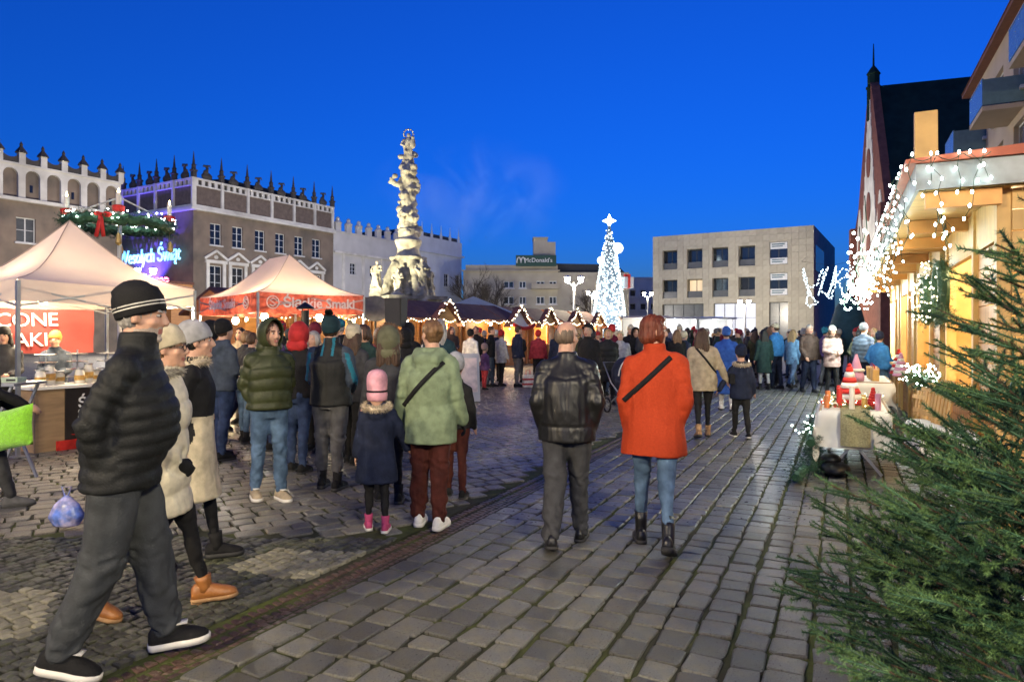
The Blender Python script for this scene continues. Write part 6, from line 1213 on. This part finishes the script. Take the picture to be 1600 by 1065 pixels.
            m_.sec([(0, -.012, z, .088 * r_, .106 * r_) for r_, z in ((.7, -.13), (.98, -.12), (1.05, -.07), (.98, -.045), (1.0, -.03), (1.03, .02), (1.04, .06), (.98, .095), (.8, .125), (.5, .143), (.05, .15))], 22); tl_ = Matrix.Identity(4); T(); mbreg('hat', m_, ['hat'])
            m_ = MB(); m_.sec([(0, -.012, z, .088 * r_, .106 * r_) for r_, z in ((1.0, -.05), (1.03, -.047), (1.03, -.036), (1.0, -.033))], 22); T(); mbreg('hat_strap', m_, ['cloth_black'], 'hat')
    if proto: CACHE[proto] = (parts, H)
    link(parts); e['nx'] = 0
    if extra: extra(e, dict(A=A, J=J, PZ=PZ, s=s, up=up, hc=hc, Hm=Hm, zn=zn, sy=sy))
    for k in ('H', 'nx'):
        if k in e: del e[k]
    return e
# hair, shoe and cloth colours
for n_, c_ in (('brown', (.06, .032, .018)), ('black', (.012, .01, .009)), ('grey', (.3, .28, .26)), ('blond', (.36, .24, .11)), ('auburn', (.13, .03, .014)), ('light_brown', (.17, .095, .045)), ('ash', (.15, .11, .08))): mat('hair_' + n_, c_, .5, var=.35, vsc=40, stretch=(1, 1, .2), bump=.4, bsc=120, spec=.4)
mat('stubble_grey', (.4, .33, .28), .8, var=.25, vsc=200); mat('stubble_brown', (.3, .18, .12), .8, var=.25, vsc=200); mat('sole_dark', (.03, .03, .03), .7, var=.1); mat('sole_white', (.65, .63, .58), .6, var=.06); mat('fur_cream', (.5, .42, .3), .9, var=.3, vsc=15, island=.35); mat('fur_grey', (.48, .45, .37), .9, var=.4, vsc=15, island=.5, tint2=(.2, .18, .14), t2s=20)
for n_, c_ in (('black', (.012, .012, .013)), ('charcoal', (.045, .046, .05)), ('navy', (.014, .02, .045)), ('denim', (.055, .095, .155)), ('dark_denim', (.018, .032, .075)), ('khaki', (.045, .05, .022)), ('teal', (.02, .15, .22)), ('red', (.45, .03, .03)), ('crimson', (.33, .035, .045)), ('sage', (.2, .26, .155)), ('maroon', (.06, .014, .01)), ('cream', (.55, .48, .34)), ('white', (.68, .66, .6)), ('orange_red', (.4, .045, .012)), ('beige', (.38, .31, .21)), ('blue', (.04, .12, .42)), ('light_blue', (.16, .32, .48)), ('azure', (.035, .16, .38)), ('dark_green', (.02, .045, .04)), ('brown', (.07, .045, .035)), ('dusty_pink', (.38, .26, .22)), ('pink', (.72, .36, .42)), ('hot_pink', (.42, .06, .15)), ('burgundy', (.14, .015, .03)), ('grey', (.1, .1, .105)), ('light_grey', (.36, .36, .37)), ('purple', (.1, .05, .14)), ('tan', (.34, .2, .1)), ('olive', (.12, .12, .07)), ('dark_teal', (.015, .04, .05)), ('slate', (.05, .065, .09))): cl(n_, c_, **({'tint2': tuple(min(1, q * 1.9 + .01) for q in c_), 't2s': 5.} if 'denim' in n_ else ({'var': .1, 'vsc': 70} if n_ == 'orange_red' else {'tint2': tuple(q * .72 for q in c_), 't2s': 7.})))
cl('trouser_grey', (.042, .046, .05)); cl('quilt_black', (.012, .013, .013), .62, spec=.3); cl('quilt_white', (.6, .55, .42), .55, spec=.4); cl('leather_black', (.009, .009, .009), .43, spec=.5, bump=.03, bsc=160, var=.2); cl('leather_tan', (.28, .11, .03), .38, spec=.5); cl('khaki_shell', (.035, .042, .014), .5, spec=.4); cl('boot_black', (.01, .01, .01), .3, spec=.6); cl('sneaker_white', (.7, .69, .65), .5)
C = lambda n: MATS['cloth_' + n]; HR = lambda n: MATS['hair_' + n]
# ------------------------------------------------------------------ who stands where
PK = ((-20, 9, 50, 42), (-20, 9, 50, 42)); WALK = ((18, 5, 0), (-16, 16, 16)); WALK2 = ((-16, 16, 16), (18, 5, 0)); AW = ((-16, 8, 18, 5), (14, 8, 22, 5)); HOLD = ((8, 8, 75, 30), (8, 8, 75, 30)); BIG = ((15, 6, -3), (-8, 15, 14))
from mathutils.bvhtree import BVHTree
def part_of(e, nm): return next(o for o in e.children if o.name.split('.')[0] == nm)
def strap_bag(e, label, sx0, sx1, z0, z1, m, pouch=True, w=.018, pw=.2, ph=.16, pside=None):
    me = part_of(e, 'coat').data; bv = BVHTree.FromPolygons([v.co for v in me.vertices], [p.vertices for p in me.polygons]); pts = []
    for back in (True, False):
        L = []
        for k in range(15):
            t = k / 14; x = sx0 + (sx1 - sx0) * t; z = z0 + (z1 - z0) * t; o, dr = (Vector((x, -1, z)), Vector((0, 1, 0))) if back else (Vector((x, 1, z)), Vector((0, -1, 0))); h = bv.ray_cast(o, dr)
            if h[0]: L.append(h[0] - dr * .008)
        pts += L if back else L[::-1]
    b = thing('shoulder_bag', label, 'bag', e.location, e.rotation_euler.z); mb = MB(); mb.tube(pts, [(.004, w)] * len(pts), 6, closed=True, up=(0, -1, 0)); mb.build('strap', m, b, True)
    if pouch:
        o = Vector((3 * (1 if sx1 > 0 else -1), 0, z1 - ph / 2)); h = bv.ray_cast(o, Vector((-1 if sx1 > 0 else 1, 0, 0))); c = (h[0] if h[0] else Vector((sx1, 0, z1))) + Vector((.05 if sx1 > 0 else -.05, .02, 0)); mb = MB(); mb.prism([(-pw / 2, -ph / 2), (pw / 2, -ph / 2), (pw / 2 * .9, ph / 2), (-pw / 2 * .9, ph / 2)], -.04, .04, 0, 'yz'); me = remesh(mb, .012, 3); o = put('pouch', me, m, b, True, loc=c)
    return b
def shopping_bag(loc, label, mats_, h=.36, w=.32, stripes=True):
    e = thing('shopping_bag', label, 'bag', loc, .3); mb = MB(); mb.prism([(-w / 2 * .9, 0), (w / 2 * .9, 0), (w / 2, h), (-w / 2, h)], -.07, .07); mb.build('body', mats_[0], e)
    if stripes:
        for k in range(2): mb = MB(); z = h * (.25 + .4 * k); mb.box((0, 0, z), (w * .97, .147, h * .14)); mb.build('stripe', mats_[1], e)
    for s in (-1, 1): mb = MB(); mb.tube([(-.07, s * .06, h), (-.05, s * .04, h + .14), (.05, s * .04, h + .14), (.07, s * .06, h)], .006, 5); mb.build('handle', mats_[1], e)
P = person
# --- nearest walkers
n1 = P('man in black quilted jacket and striped black beanie striding past, grey stubble', AT(190, 3.3), 74, 1.80, 0, legs=BIG, arms=((-26, 10, 48, 40), (-26, 10, 48, 40)), coat=C('quilt_black'), kind='puffer', sp=.066, hem=.52, bulk=1.18, belly=.05, tr=C('trouser_grey'), tw=1.42, hair='short', hm=HR('grey'), hat='beanie', hatm=C('black'), hat2=C('white'), beard=MATS['stubble_grey'], qa=1.35, shoe='sneaker', sm=C('black'), solem=MATS['sole_white'], lean=7, yaw=6, pitch=7, collar=.085)
P('woman in long white quilted coat with grey fur collar, cream beanie and glasses', AT(250, 3.95), 78, 1.645, 0, legs=((20, 7, -3), (-18, 12, 18)), arms=((-14, 9, 52, 40), (-8, 9, 60, 40)), coat=C('quilt_white'), kind='puffer', qa=1.5, sp=.17, hem=.655, bulk=1.12, flare=.1, tr=C('black'), tw=.82, hair='short', hm=HR('light_brown'), hat='beanie', hatm=C('cream'), glasses=True, shoe='boot_heel', sm=C('leather_tan'), solem=C('tan'), hood='down', fur=MATS['fur_grey'], glove=C('black'), lean=3, yaw=4)
P('woman in black top over long cream skirt, fluffy collar and light grey beanie', AT(300, 4.75), 72, 1.66, 0, legs=((14, 6, 0), (-12, 12, 12)), arms=PK, coat=C('cream'), kind='wool', hem=.72, flare=.25, bulk=1.05, paint=lambda c, arm: ((c[:, 2] > .62) | arm).astype(int), mats2=(C('black'),), tr=C('black'), tw=.8, hat='beanie', hatm=C('light_grey'), hair='short', hm=HR('black'), shoe='boot', hood='down', fur=MATS['fur_cream'], glove=C('black'))
def brush_hem(e, d): pass
# --- group in front of the tents
P('person in dark coat and burgundy beanie near the plain tent', AT(291, 6.9), 15, 1.66, 1, coat=C('black'), hem=.55, tr=C('charcoal'), hat='beanie', hatm=C('burgundy'), hair='short')
P('man in navy hooded jacket and dark jeans queueing at the printed tent', AT(347, 8.7), 32, 1.74, 1, coat=C('slate'), kind='plain', hem=.5, bulk=1.1, tr=C('dark_denim'), tw=1.1, hat='beanie', hatm=C('black'), arms=HOLD, hood='down', hair='short')
P('person with black hood up between the two tents', AT(325, 9.6), 20, 1.74, 1, coat=C('black'), hem=.5, tr=C('black'), hood='up', arms=HOLD)
P('person in blue jeans and dark jacket bending over the tent counter', AT(383, 10.), 25, 1.6, 1, coat=C('charcoal'), hem=.5, tr=C('denim'), hair='short', lean=14, arms=HOLD, shoe='boot')
P('man in khaki puffer with hood up, washed jeans and pale trainers', AT(421, 6.55), 142, 1.70, 0, legs=((5, 6, 0), (-6, 6, 0)), arms=((-18, 12, 52, 48), (-18, 12, 52, 48)), coat=C('khaki_shell'), kind='puffer', sp=.115, hem=.485, bulk=1.18, tr=C('denim'), tw=1.05, hood='up', hoodm=C('khaki_shell'), yaw=-18, hair='short', shoe='sneaker', sm=C('beige'), solem=MATS['sole_white'], beard=MATS['stubble_brown'])
P('person in black jacket with bright red hood up', AT(465, 7.9), 8, 1.69, 1, coat=C('black'), hem=.5, tr=C('dark_denim'), hood='up', hoodm=C('red'), hair='short')
P('woman with grey hair facing out from behind the red hood', AT(492, 9.3), 195, 1.62, 1, coat=C('light_grey'), hem=.55, tr=C('black'), hair='bob', hm=HR('grey'))
def teal_paint(c, arm): m = np.zeros(len(c), int); m[arm] = 1; z = c[:, 2]; x = abs(c[:, 0]); m[(abs(x - (.11 + (.8 - z) * .25)) < .012) & (z > .6) & (z < .8)] = 2; m[(abs(x - .03) < .008) & (z > .78)] = 2; return m
P('man in black and teal ski jacket and teal beanie, back turned', AT(516, 7.05), 6, 1.75, 0, legs=((4, 3, 0), (-3, 3, 0)), arms=((6, 12, 62, 30), (6, 12, 62, 30)), coat=C('quilt_black'), hem=.51, bulk=1.16, tr=C('grey'), tw=1.22, hat='pom', hatm=C('dark_teal'), pom=C('black'), hair='short', hood=None, paint=teal_paint, mats2=(C('slate'), C('teal')), collar=.08, shoe='boot', sm=C('black'))
P('woman in white knitted pompom hat among dark coats', AT(551, 8.4), 24, 1.68, 1, coat=C('charcoal'), hem=.55, tr=C('black'), hat='pom', hatm=C('cream'), hair='long', hm=HR('brown'))
P('person in dark olive parka with brown fur hood up beside the sage coat', AT(607, 6.5), 350, 1.63, 0, coat=C('charcoal'), hem=.58, tr=C('black'), tw=.9, hood='up', hoodm=C('olive'), fur=MATS['hair_light_brown'], shoe='boot', sm=C('black'), hair='long', hm=HR('brown'), bulk=1.06)
P('child in pink balaclava hat, navy coat and hot pink boots', AT(589, 5.55), 352, 1.2, 0, child=1, arms=((0, 10, 20, 0), (8, 24, 20, 0)), coat=C('navy'), hem=.675, flare=.12, bulk=1.1, tr=C('black'), tw=.95, hat='balaclava', hatm=C('pink'), hood='down', fur=MATS['fur_cream'], shoe='boot', sm=C('hot_pink'), solem=MATS['sole_white'], hair=None, collar=0)
sg = P('woman in long sage green hooded coat, brown trousers and white trainers', AT(672, 5.68), 8, 1.70, 0, legs=((3, 3, 0), (-4, 3, 0)), arms=((-6, 14, 22, 0), (0, 12, 22, 8)), coat=C('sage'), hem=.595, flare=.02, bulk=1.2, kind='puffer', sp=.34, tr=C('maroon'), tw=1.25, hair='bun', hm=HR('light_brown'), hood='down', yaw=-42, shoe='sneaker', sm=C('sneaker_white'), solem=MATS['sole_white'], glove=C('black'))
strap_bag(sg, 'black strap bag slung across the sage green coat', .13, -.21, 1.36, 1.0, C('black'), True, .022)
P('child in black dotted jacket half hidden by the sage coat', AT(712, 6.7), 4, 1.32, 1, child=1, coat=C('black'), hem=.5, tr=C('maroon'), hat='beanie', hatm=C('light_grey'), hair='short')
# --- walking couple
P('man in black leather jacket with thinning grey hair and glasses', AT(886, 5.2), 8, 1.685, 0, legs=((-14, 9, 14), (11, 6, 0)), arms=((-12, 14, 44, 34), (-14, 14, 46, 34)), coat=C('leather_black'), kind='leather', hem=.535, bulk=1.22, belly=.03, tr=C('charcoal'), tw=1.3, hair='thin', hm=HR('ash'), glasses=True, yaw=30, shoe='shoe', sm=C('boot_black'), collar=.05, cut=(.535,))
ow = P('woman in orange-red wool coat, jeans and black lace boots', AT(1022, 5.12), 12, 1.735, 0, legs=((11, 5, 0), (-17, 15, 24)), arms=((-8, 10, 32, 34), (-12, 12, 40, 40)), coat=C('orange_red'), kind='wool', hem=.60, bulk=1.22, flare=.08, tr=C('denim'), tw=.92, hair='bob', hm=HR('auburn'), yaw=62, shoe='boot_lace', sm=C('boot_black'), collar=.07)
strap_bag(ow, 'black bag strap across the orange-red wool coat', .12, -.22, 1.42, 1.1, C('black'), False, .022)
# --- middle distance
bw_ = P('woman in beige jacket with long brown hair holding a child by the hand', AT(1098, 10.5), 8, 1.68, 1, legs=((-14, 14, 14), (12, 5, 0)), arms=((-5, 8, 15, 0), (2, 24, 6, 0)), coat=C('beige'), hem=.575, bulk=1.16, flare=.1, tr=C('black'), tw=.82, hair='long', hm=HR('brown'), shoe='boot', sm=C('tan'), yaw=14)
strap_bag(bw_, 'black bag hanging from a strap across the beige jacket', -.1, .2, 1.36, .98, C('black'), True, .018)
P('child in navy parka with beige fur hood and dark beanie', AT(1158, 10.45), 5, 1.34, 1, child=1, legs=((12, 5, 0), (-8, 10, 8)), arms=((5, 30, 10, 0), (-5, 12, 15, 0)), coat=C('navy'), hem=.56, bulk=1.12, tr=C('black'), hat='beanie', hatm=C('navy'), hood='down', fur=MATS['fur_cream'], hair='short', solem=MATS['sole_white'])
P('woman in ankle-length bright blue puffer and blue beanie', AT(1135, 14.2), 15, 1.7, 1, coat=C('blue'), kind='puffer', sp=.17, hem=.80, bulk=1.15, flare=.1, tr=C('white'), hat='beanie', hatm=C('blue'), shoe='boot', sm=C('white'), hair='short')
P('person in long dark green coat and pale trousers', AT(1194, 19.3), -5, 1.70, 1, coat=C('dark_green'), hem=.72, bulk=1.1, tr=C('light_grey'), hair='long', hm=HR('black'), shoe='boot')
P('tall man in azure jacket and cream cap', AT(1213, 19.6), 330, 1.86, 1, coat=C('azure'), hem=.5, bulk=1.15, tr=C('navy'), hat='cap', hatm=C('cream'), hair='short')
P('woman in light blue jacket and jeans with blond hair', AT(1238, 19.8), 55, 1.72, 1, legs=WALK, coat=C('light_blue'), hem=.6, tr=C('denim'), hair='long', hm=HR('blond'))
P('grey-haired man in dark brown jacket walking toward the camera', AT(1264, 18.4), 178, 1.82, 1, legs=((8, 5, 0), (-8, 9, 6)), arms=((-4, 10, 20, 5), (4, 10, 40, 25)), coat=C('brown'), hem=.52, bulk=1.18, tr=C('navy'), tw=1.15, hair='short', hm=HR('grey'))
P('woman in dusty pink quilted coat and white beanie walking toward the camera', AT(1300, 18.0), 184, 1.76, 1, arms=HOLD, coat=C('dusty_pink'), kind='puffer', sp=.12, hem=.6, bulk=1.12, tr=C('black'), hat='beanie', hatm=C('white'), hood='down', fur=MATS['hair_brown'], hair='bob')
P('person in crimson jacket and red beanie, back turned, by the chalets', AT(841, 20.5), -4, 1.66, 1, coat=C('crimson'), kind='puffer', sp=.14, hem=.5, bulk=1.2, flare=.15, tr=C('black'), hat='beanie', hatm=C('red'), hair='short')
shopping_bag(AT(825, 20.2), 'red and white striped shopping bag standing by the crimson jacket', (C('white'), C('red')))
P('man in navy coat beside the crimson jacket', AT(808, 20.3), 60, 1.8, 1, coat=C('navy'), hem=.53, tr=C('grey'), hair='short')
P('man in black jacket and grey jeans looking along the chalets', AT(766, 20.2), 95, 1.78, 1, coat=C('black'), hem=.5, tr=C('slate'), hair='short', arms=PK)
P('person in grey coat and red cap with black leggings', AT(783, 20.6), 40, 1.66, 1, coat=C('light_grey'), hem=.58, tr=C('black'), tw=.8, hat='beanie', hatm=C('red'), hair='short')
P('woman in white coat and black beanie behind the menu board', AT(735, 18.6), 25, 1.68, 1, coat=C('white'), hem=.62, tr=C('charcoal'), hat='beanie', hatm=C('black'), hair='short')
P('man in black coat facing out behind the menu board', AT(744, 21.), 190, 1.8, 1, coat=C('black'), hem=.55, tr=C('black'), hair='short')
P('child in purple jacket near the menu board', AT(757, 19.3), 40, 1.2, 1, child=1, coat=C('purple'), hem=.55, tr=C('crimson'), hat='beanie', hatm=C('dusty_pink'), hair='short')
P('man in black coat and wide-brimmed black hat', AT(920, 14.), 215, 1.76, 1, coat=C('black'), hem=.56, bulk=1.12, tr=C('charcoal'), hat='brim', hatm=C('black'), hair='short', hm=HR('grey'))
P('woman in knee-length black puffer facing the camera', AT(950, 15.4), 182, 1.68, 1, coat=C('quilt_black'), kind='puffer', sp=.13, hem=.7, bulk=1.15, tr=C('black'), hair='bob', hm=HR('blond'), arms=PK, shoe='boot')
shopping_bag(AT(905, 12.5), 'small plain blue carrier bag behind the leather jacket', (C('blue'), C('blue')), .34, .26, False)
P('person in dark navy parka standing behind the leather jacket', AT(872, 19.5), 10, 1.72, 1, coat=C('navy'), hem=.58, tr=C('black'), hair='long', hm=HR('black'))
e = thing('pram', 'dark pram with white-rimmed hood behind the orange-red coat', 'pram', AT(984, 13.5), .4); mb = MB(); n = 10; mb.sec([(0, 0, .45, .2, .36), (0, 0, .6, .26, .42), (0, 0, .72, .27, .43)], 16); mb.build('carrycot', C('navy'), e, True); mb = MB(); mb.ell((0, .18, .78), (.27, .3, .34), 14); mb.build('hood', C('navy'), e, True); mb = MB(); mb.tube([(.27 * math.cos(a * math.pi / 10), -.02 - .05 * math.sin(a * math.pi / 10), .76 + .36 * math.sin(a * math.pi / 10)) for a in range(11)], .015, 6); mb.build('hood_rim', M_whb, e); mb = MB(); mb.tube([(-.24, -.4, .15), (-.24, .3, .6), (-.24, .62, 1.0), (.24, .62, 1.0), (.24, .3, .6), (.24, -.4, .15)], .015, 6); mb.tube([(-.24, .42, .15), (-.24, -.25, .55)], .015, 6); mb.tube([(.24, .42, .15), (.24, -.25, .55)], .015, 6); mb.build('frame', M_steel, e)
for sx in (-1, 1):
    for y in (-.4, .42): mb = MB(); mb.tube([(sx * .27, y + .14 * math.cos(a * math.pi / 8), .15 + .14 * math.sin(a * math.pi / 8)) for a in range(16)], .02, 6, closed=True); w_ = mb.build('wheel', M_blk, e, True); mb = MB(); mb.tube([(sx * .26, y, .15), (sx * .28, y, .15)], .04, 8); mb.build('hub', M_steel, w_)
# --- stall keepers and the cushion seller
P('stall keeper in dark headscarf behind the skewer counter', loc_in(t1, .35, 1.2, 0), 150, 1.66, 1, coat=C('charcoal'), hem=.5, tr=C('black'), hat='beanie', hatm=C('black'), hair='long', hm=HR('black'), arms=HOLD)
P('stall keeper in orange knitted hat behind the steel racks', loc_in(t1, 1.1, 1.35, 0), 160, 1.6, 1, coat=C('slate'), hem=.5, tr=C('black'), hat='beanie', hatm=mat('cloth_orange', (.6, .22, .04), .8, var=.1), hair='short', arms=HOLD)
P('person in black pompom hat at the side of the skewer counter', loc_in(t1, 2.3, .75, 0), 300, 1.62, 1, coat=C('grey'), hem=.55, tr=C('black'), hat='pom', hatm=C('black'), hair='short')
P('cook in dark cap behind the printed tent counter', loc_in(t2, 1.0, 1.9, 0), 190, 1.7, 1, coat=C('burgundy'), hem=.5, tr=C('black'), hat='cap', hatm=C('black'), hair='short', arms=HOLD)
P('woman in brown jacket leaning in the printed tent', loc_in(t2, 1.9, 2.2, 0), 200, 1.64, 1, coat=C('brown'), hem=.5, tr=C('black'), hair='bob')
P('person in black coat carrying a lime cushion at the picture edge', AT(-30, 6.1), 60, 1.68, 1, legs=WALK, arms=((10, 6, 40, 10), (30, 8, 30, 20)), coat=C('black'), hem=.55, tr=C('charcoal'), hair='short', sm=C('grey'))
zc = CAMH - (668 - HY) / F * 6.1; e = thing('lime_cushion', 'fluffy lime green cushion held at the edge of the tent', 'cushion', AT(14, 6.0) + Vector((0, 0, zc))); mb = MB(); V = []; n = 14
for sgn in (1, -1):
    for i in range(n + 1):
        for j in range(n + 1): a = -1 + 2 * i / n; b_ = -1 + 2 * j / n; V.append((a * .2 * (1 - .08 * (1 - b_ * b_) * 0 + .06 * abs(a * b_)), sgn * .085 * ((1 - a * a) * (1 - b_ * b_)) ** .4, b_ * .17 * (1 + .06 * abs(a * b_)) + .05 * a))
k_ = (n + 1) ** 2; mb.add(V, [(s * k_ + i * (n + 1) + j, s * k_ + i * (n + 1) + j + 1, s * k_ + (i + 1) * (n + 1) + j + 1, s * k_ + (i + 1) * (n + 1) + j) for s in (0, 1) for i in range(n) for j in range(n)]); mb.build('cover', mat('lime_plush', (.25, .62, .03), .9, var=.15, vsc=40, bump=.8, bsc=90, sheen=.5), e, True)
e = thing('standing_table', 'small grey standing table with crossed legs by the lime cushion', 'table', AT(8, 7.4)); mb = MB(); mb.bb(-.28, .28, -.25, .25, 1.04, 1.07); mb.build('top', M_steel, e)
for s in (-1, 1): mb = MB(); mb.bar((-.22, s * .2, 0), (.22, s * .2, 1.04), .025); mb.build('leg', M_steel, e); mb = MB(); mb.bar((.22, s * .18, 0), (-.22, s * .18, 1.04), .025); mb.build('leg', M_steel, e)
e = thing('napkin_pack', 'pale green napkin pack on the standing table', 'napkins', AT(20, 7.4) + Vector((0, 0, 1.071))); mb = MB(); mb.bb(-.1, .1, -.07, .07, 0, .05); mb.build('pack', mat('napkin_green', (.4, .5, .38), .7, var=.2, vsc=20), e); mb = MB(); mb.bb(-.02, .08, -.072, .072, .012, .034); mb.build('wrapper', C('charcoal'), e)
e = thing('balloon_bag', 'blue patterned plastic bag beyond the grey trousers', 'bag', AT(104, 5.6)); mb = MB(); mb.sec([(0, 0, .02, .1, .06), (0, 0, .1, .15, .09), (0, 0, .2, .1, .06), (.0, 0, .27, .02, .02)], 12); me = remesh(mb, .015, 2); put('body', me, mat('blue_film', (.12, .2, .55), .25, var=.5, vsc=14, tint2=(.5, .45, .6), t2s=10), e, True); mb = MB(); mb.tube([(-.01, 0, .26), (-.04, 0, .34), (.04, 0, .34), (.01, 0, .26)], .006, 5); mb.build('handle', MATS['blue_film'], e)
# --- the crowd further off
rp = random.Random(5)
PROTO = {'pa': dict(hair='short', hat='beanie', hem=.52, legs=((4, 3, 0), (-4, 3, 0)), kind='puffer', bulk=1.15, hatm=1), 'pb': dict(hair='long', hem=.6, legs=((3, 3, 0), (-3, 3, 0)), arms=HOLD, bulk=1.1), 'pc': dict(hair='short', hem=.52, legs=WALK, arms=AW, bulk=1.15), 'pd': dict(hair='short', hat='pom', hem=.64, bulk=1.12, flare=.1, kind='puffer', sp=.15, hatm=1), 'pe': dict(hair='short', hood='up', hem=.55, arms=PK, bulk=1.12), 'pf': dict(hair='bob', hem=.66, bulk=1.1, arms=PK, hat='beanie', hatm=1), 'pg': dict(hair='short', hat='cap', hem=.5, arms=PK, bulk=1.18, hatm=1), 'ph': dict(hair='bob', hem=.56, legs=WALK2, arms=AW, bulk=1.12, yaw=25), 'pi': dict(hair='short', hem=.5, bulk=1.1, lean=9, yaw=-35, pitch=14, arms=((10, 6, 95, 35), (-6, 10, 30, 10)), legs=((8, 10, 0), (-8, 4, 0))), 'pj': dict(hair='long', hem=.55, bulk=1.1, lean=4, yaw=40, pitch=8, arms=((40, 12, 80, 20), (-5, 12, 40, 30)), legs=((10, 14, 0), (-5, 2, 0))), 'pk': dict(hair='short', hat='beanie', hatm=1, hem=.5, bulk=1.2, belly=.04, lean=-2, yaw=-25, arms=((-20, 16, 70, 40), (10, 14, 20, 0)), legs=((-6, 3, 0), (9, 8, 0)))}
KN = {'pa': 'beanie', 'pb': 'loose long hair', 'pc': 'bare short hair', 'pd': 'pompom hat', 'pe': 'hood up', 'pf': 'knit hat', 'pg': 'peaked cap', 'ph': 'bobbed hair', 'pi': 'cropped hair', 'pj': 'flowing hair', 'pk': 'tight beanie'}
cols = ['black', 'navy', 'charcoal', 'brown', 'dark_green', 'grey', 'slate', 'burgundy', 'olive', 'beige', 'dark_teal', 'light_grey', 'dusty_pink', 'crimson', 'white', 'azure', 'purple', 'khaki', 'tan', 'cream']
wts = [7, 6, 5, 4, 3, 3, 3, 2, 2, 2, 2, 2, 1, 1, 1, 1, 1, 2, 1, 1]; used = set()
hatc = ['black', 'charcoal', 'red', 'white', 'grey', 'burgundy', 'cream', 'navy', 'teal']; trc = ['black', 'dark_denim', 'charcoal', 'navy', 'denim', 'grey']
def crowd(pxa, pxb, da, db, n, where, hds):
    k = 0; tries = 0
    while k < n and tries < 4000:
        tries += 1; pr = rp.choice(list(PROTO)); cc = rp.choices(cols, wts)[0]; hc_ = rp.choice(hatc); hairc = rp.choice(['brown', 'black', 'grey', 'blond', 'light_brown']); has = 'hatm' in PROTO[pr]
        lb = f"person in {cc.replace('_', ' ')} coat" + (f", {hc_} {KN[pr]}" if has else (f" with {KN[pr]}" if pr == 'pe' else f" with {hairc.replace('_', ' ')} {KN[pr]}")) + f", {where}"
        d = rp.uniform(da, db); px = rp.uniform(pxa, pxb); p = AT(px, d)
        if lb in used or any((p - q).length < .55 for q in spots): continue
        used.add(lb); spots.append(p); kw = dict(PROTO[pr]); kw.pop('hatm', None)
        P(lb, p, rp.choice(hds) + rp.uniform(-25, 25), rp.uniform(1.6, 1.82), 2, coat=C(cc), tr=C(rp.choice(trc)), hm=HR(hairc), hatm=C(hc_) if has else None, proto=pr, group='people in the market crowd', **kw); k += 1
bpy.context.view_layer.update()
spots = [o.location.copy() for o in COL.objects if o.name.startswith('person')]
crowd(1080, 1350, 20.5, 27, 30, 'before the stone-clad block', (0, 0, 180, 90, -90)); crowd(1100, 1330, 27, 36, 16, 'far back near the stone-clad block', (0, 180, 90))
crowd(985, 1085, 16.5, 30, 24, 'by the white stalls', (0, 180, -60, 60)); crowd(880, 990, 16.5, 30, 18, 'in front of the gabled chalets', (0, 180, -40, 60))
crowd(640, 860, 21.5, 25.5, 9, 'queueing at the orange chalets', (-30, -60, 150, 30)); crowd(295, 640, 9.0, 12.6, 16, 'waiting before the printed tent', (0, 20, -20, 180)); crowd(560, 700, 9.5, 14, 6, 'standing under the loudspeaker', (0, 20, 60, -60)); crowd(1340, 1375, 14.5, 20, 5, 'browsing the right-hand stalls', (80, 60, 180))
# ------------------------------------------------------------------ smoke drifting up from the food stalls
m = bpy.data.materials.new('thin_smoke'); m.use_nodes = True; n, l = m.node_tree.nodes, m.node_tree.links; n.remove(n['Principled BSDF'])
pv = n.new('ShaderNodeVolumePrincipled'); pv.inputs['Color'].default_value = (.9, .92, .95, 1); tc = n.new('ShaderNodeTexCoord'); nz = n.new('ShaderNodeTexNoise'); nz.inputs['Scale'].default_value = .33; nz.inputs['Detail'].default_value = 4; nz.inputs['Distortion'].default_value = .6; l.new(tc.outputs['Object'], nz.inputs[0])
mr = n.new('ShaderNodeMapRange'); mr.inputs[1].default_value = .47; mr.inputs[2].default_value = .8; mr.inputs[4].default_value = .075; l.new(nz.outputs[0], mr.inputs[0])
ln = n.new('ShaderNodeVectorMath'); ln.operation = 'LENGTH'; dv = n.new('ShaderNodeVectorMath'); dv.operation = 'DIVIDE'; dv.inputs[1].default_value = (6.6, 2.4, 3.8); l.new(tc.outputs['Object'], dv.inputs[0]); l.new(dv.outputs[0], ln.inputs[0])
fo = n.new('ShaderNodeMapRange'); fo.inputs[1].default_value = .35; fo.inputs[2].default_value = 1.; fo.inputs[3].default_value = 1; fo.inputs[4].default_value = 0; l.new(ln.outputs['Value'], fo.inputs[0])
mu = n.new('ShaderNodeMath'); mu.operation = 'MULTIPLY'; l.new(mr.outputs[0], mu.inputs[0]); l.new(fo.outputs[0], mu.inputs[1]); l.new(mu.outputs[0], pv.inputs['Density']); l.new(pv.outputs[0], n['Material Output'].inputs['Volume'])
mb = MB(); mb.ell((0, 0, 0), (6.6, 2.4, 3.8), 24); o = mb.build('smoke', m); o.location = AT(735, 43, 300); o['label'] = 'thin pale smoke drifting across the sky beside the column'; o['category'] = 'smoke'; stuff(o)
scene.cycles.volume_step_rate = 2.0; scene.cycles.volume_max_steps = 64
bpy.data.scenes.remove(WORK)
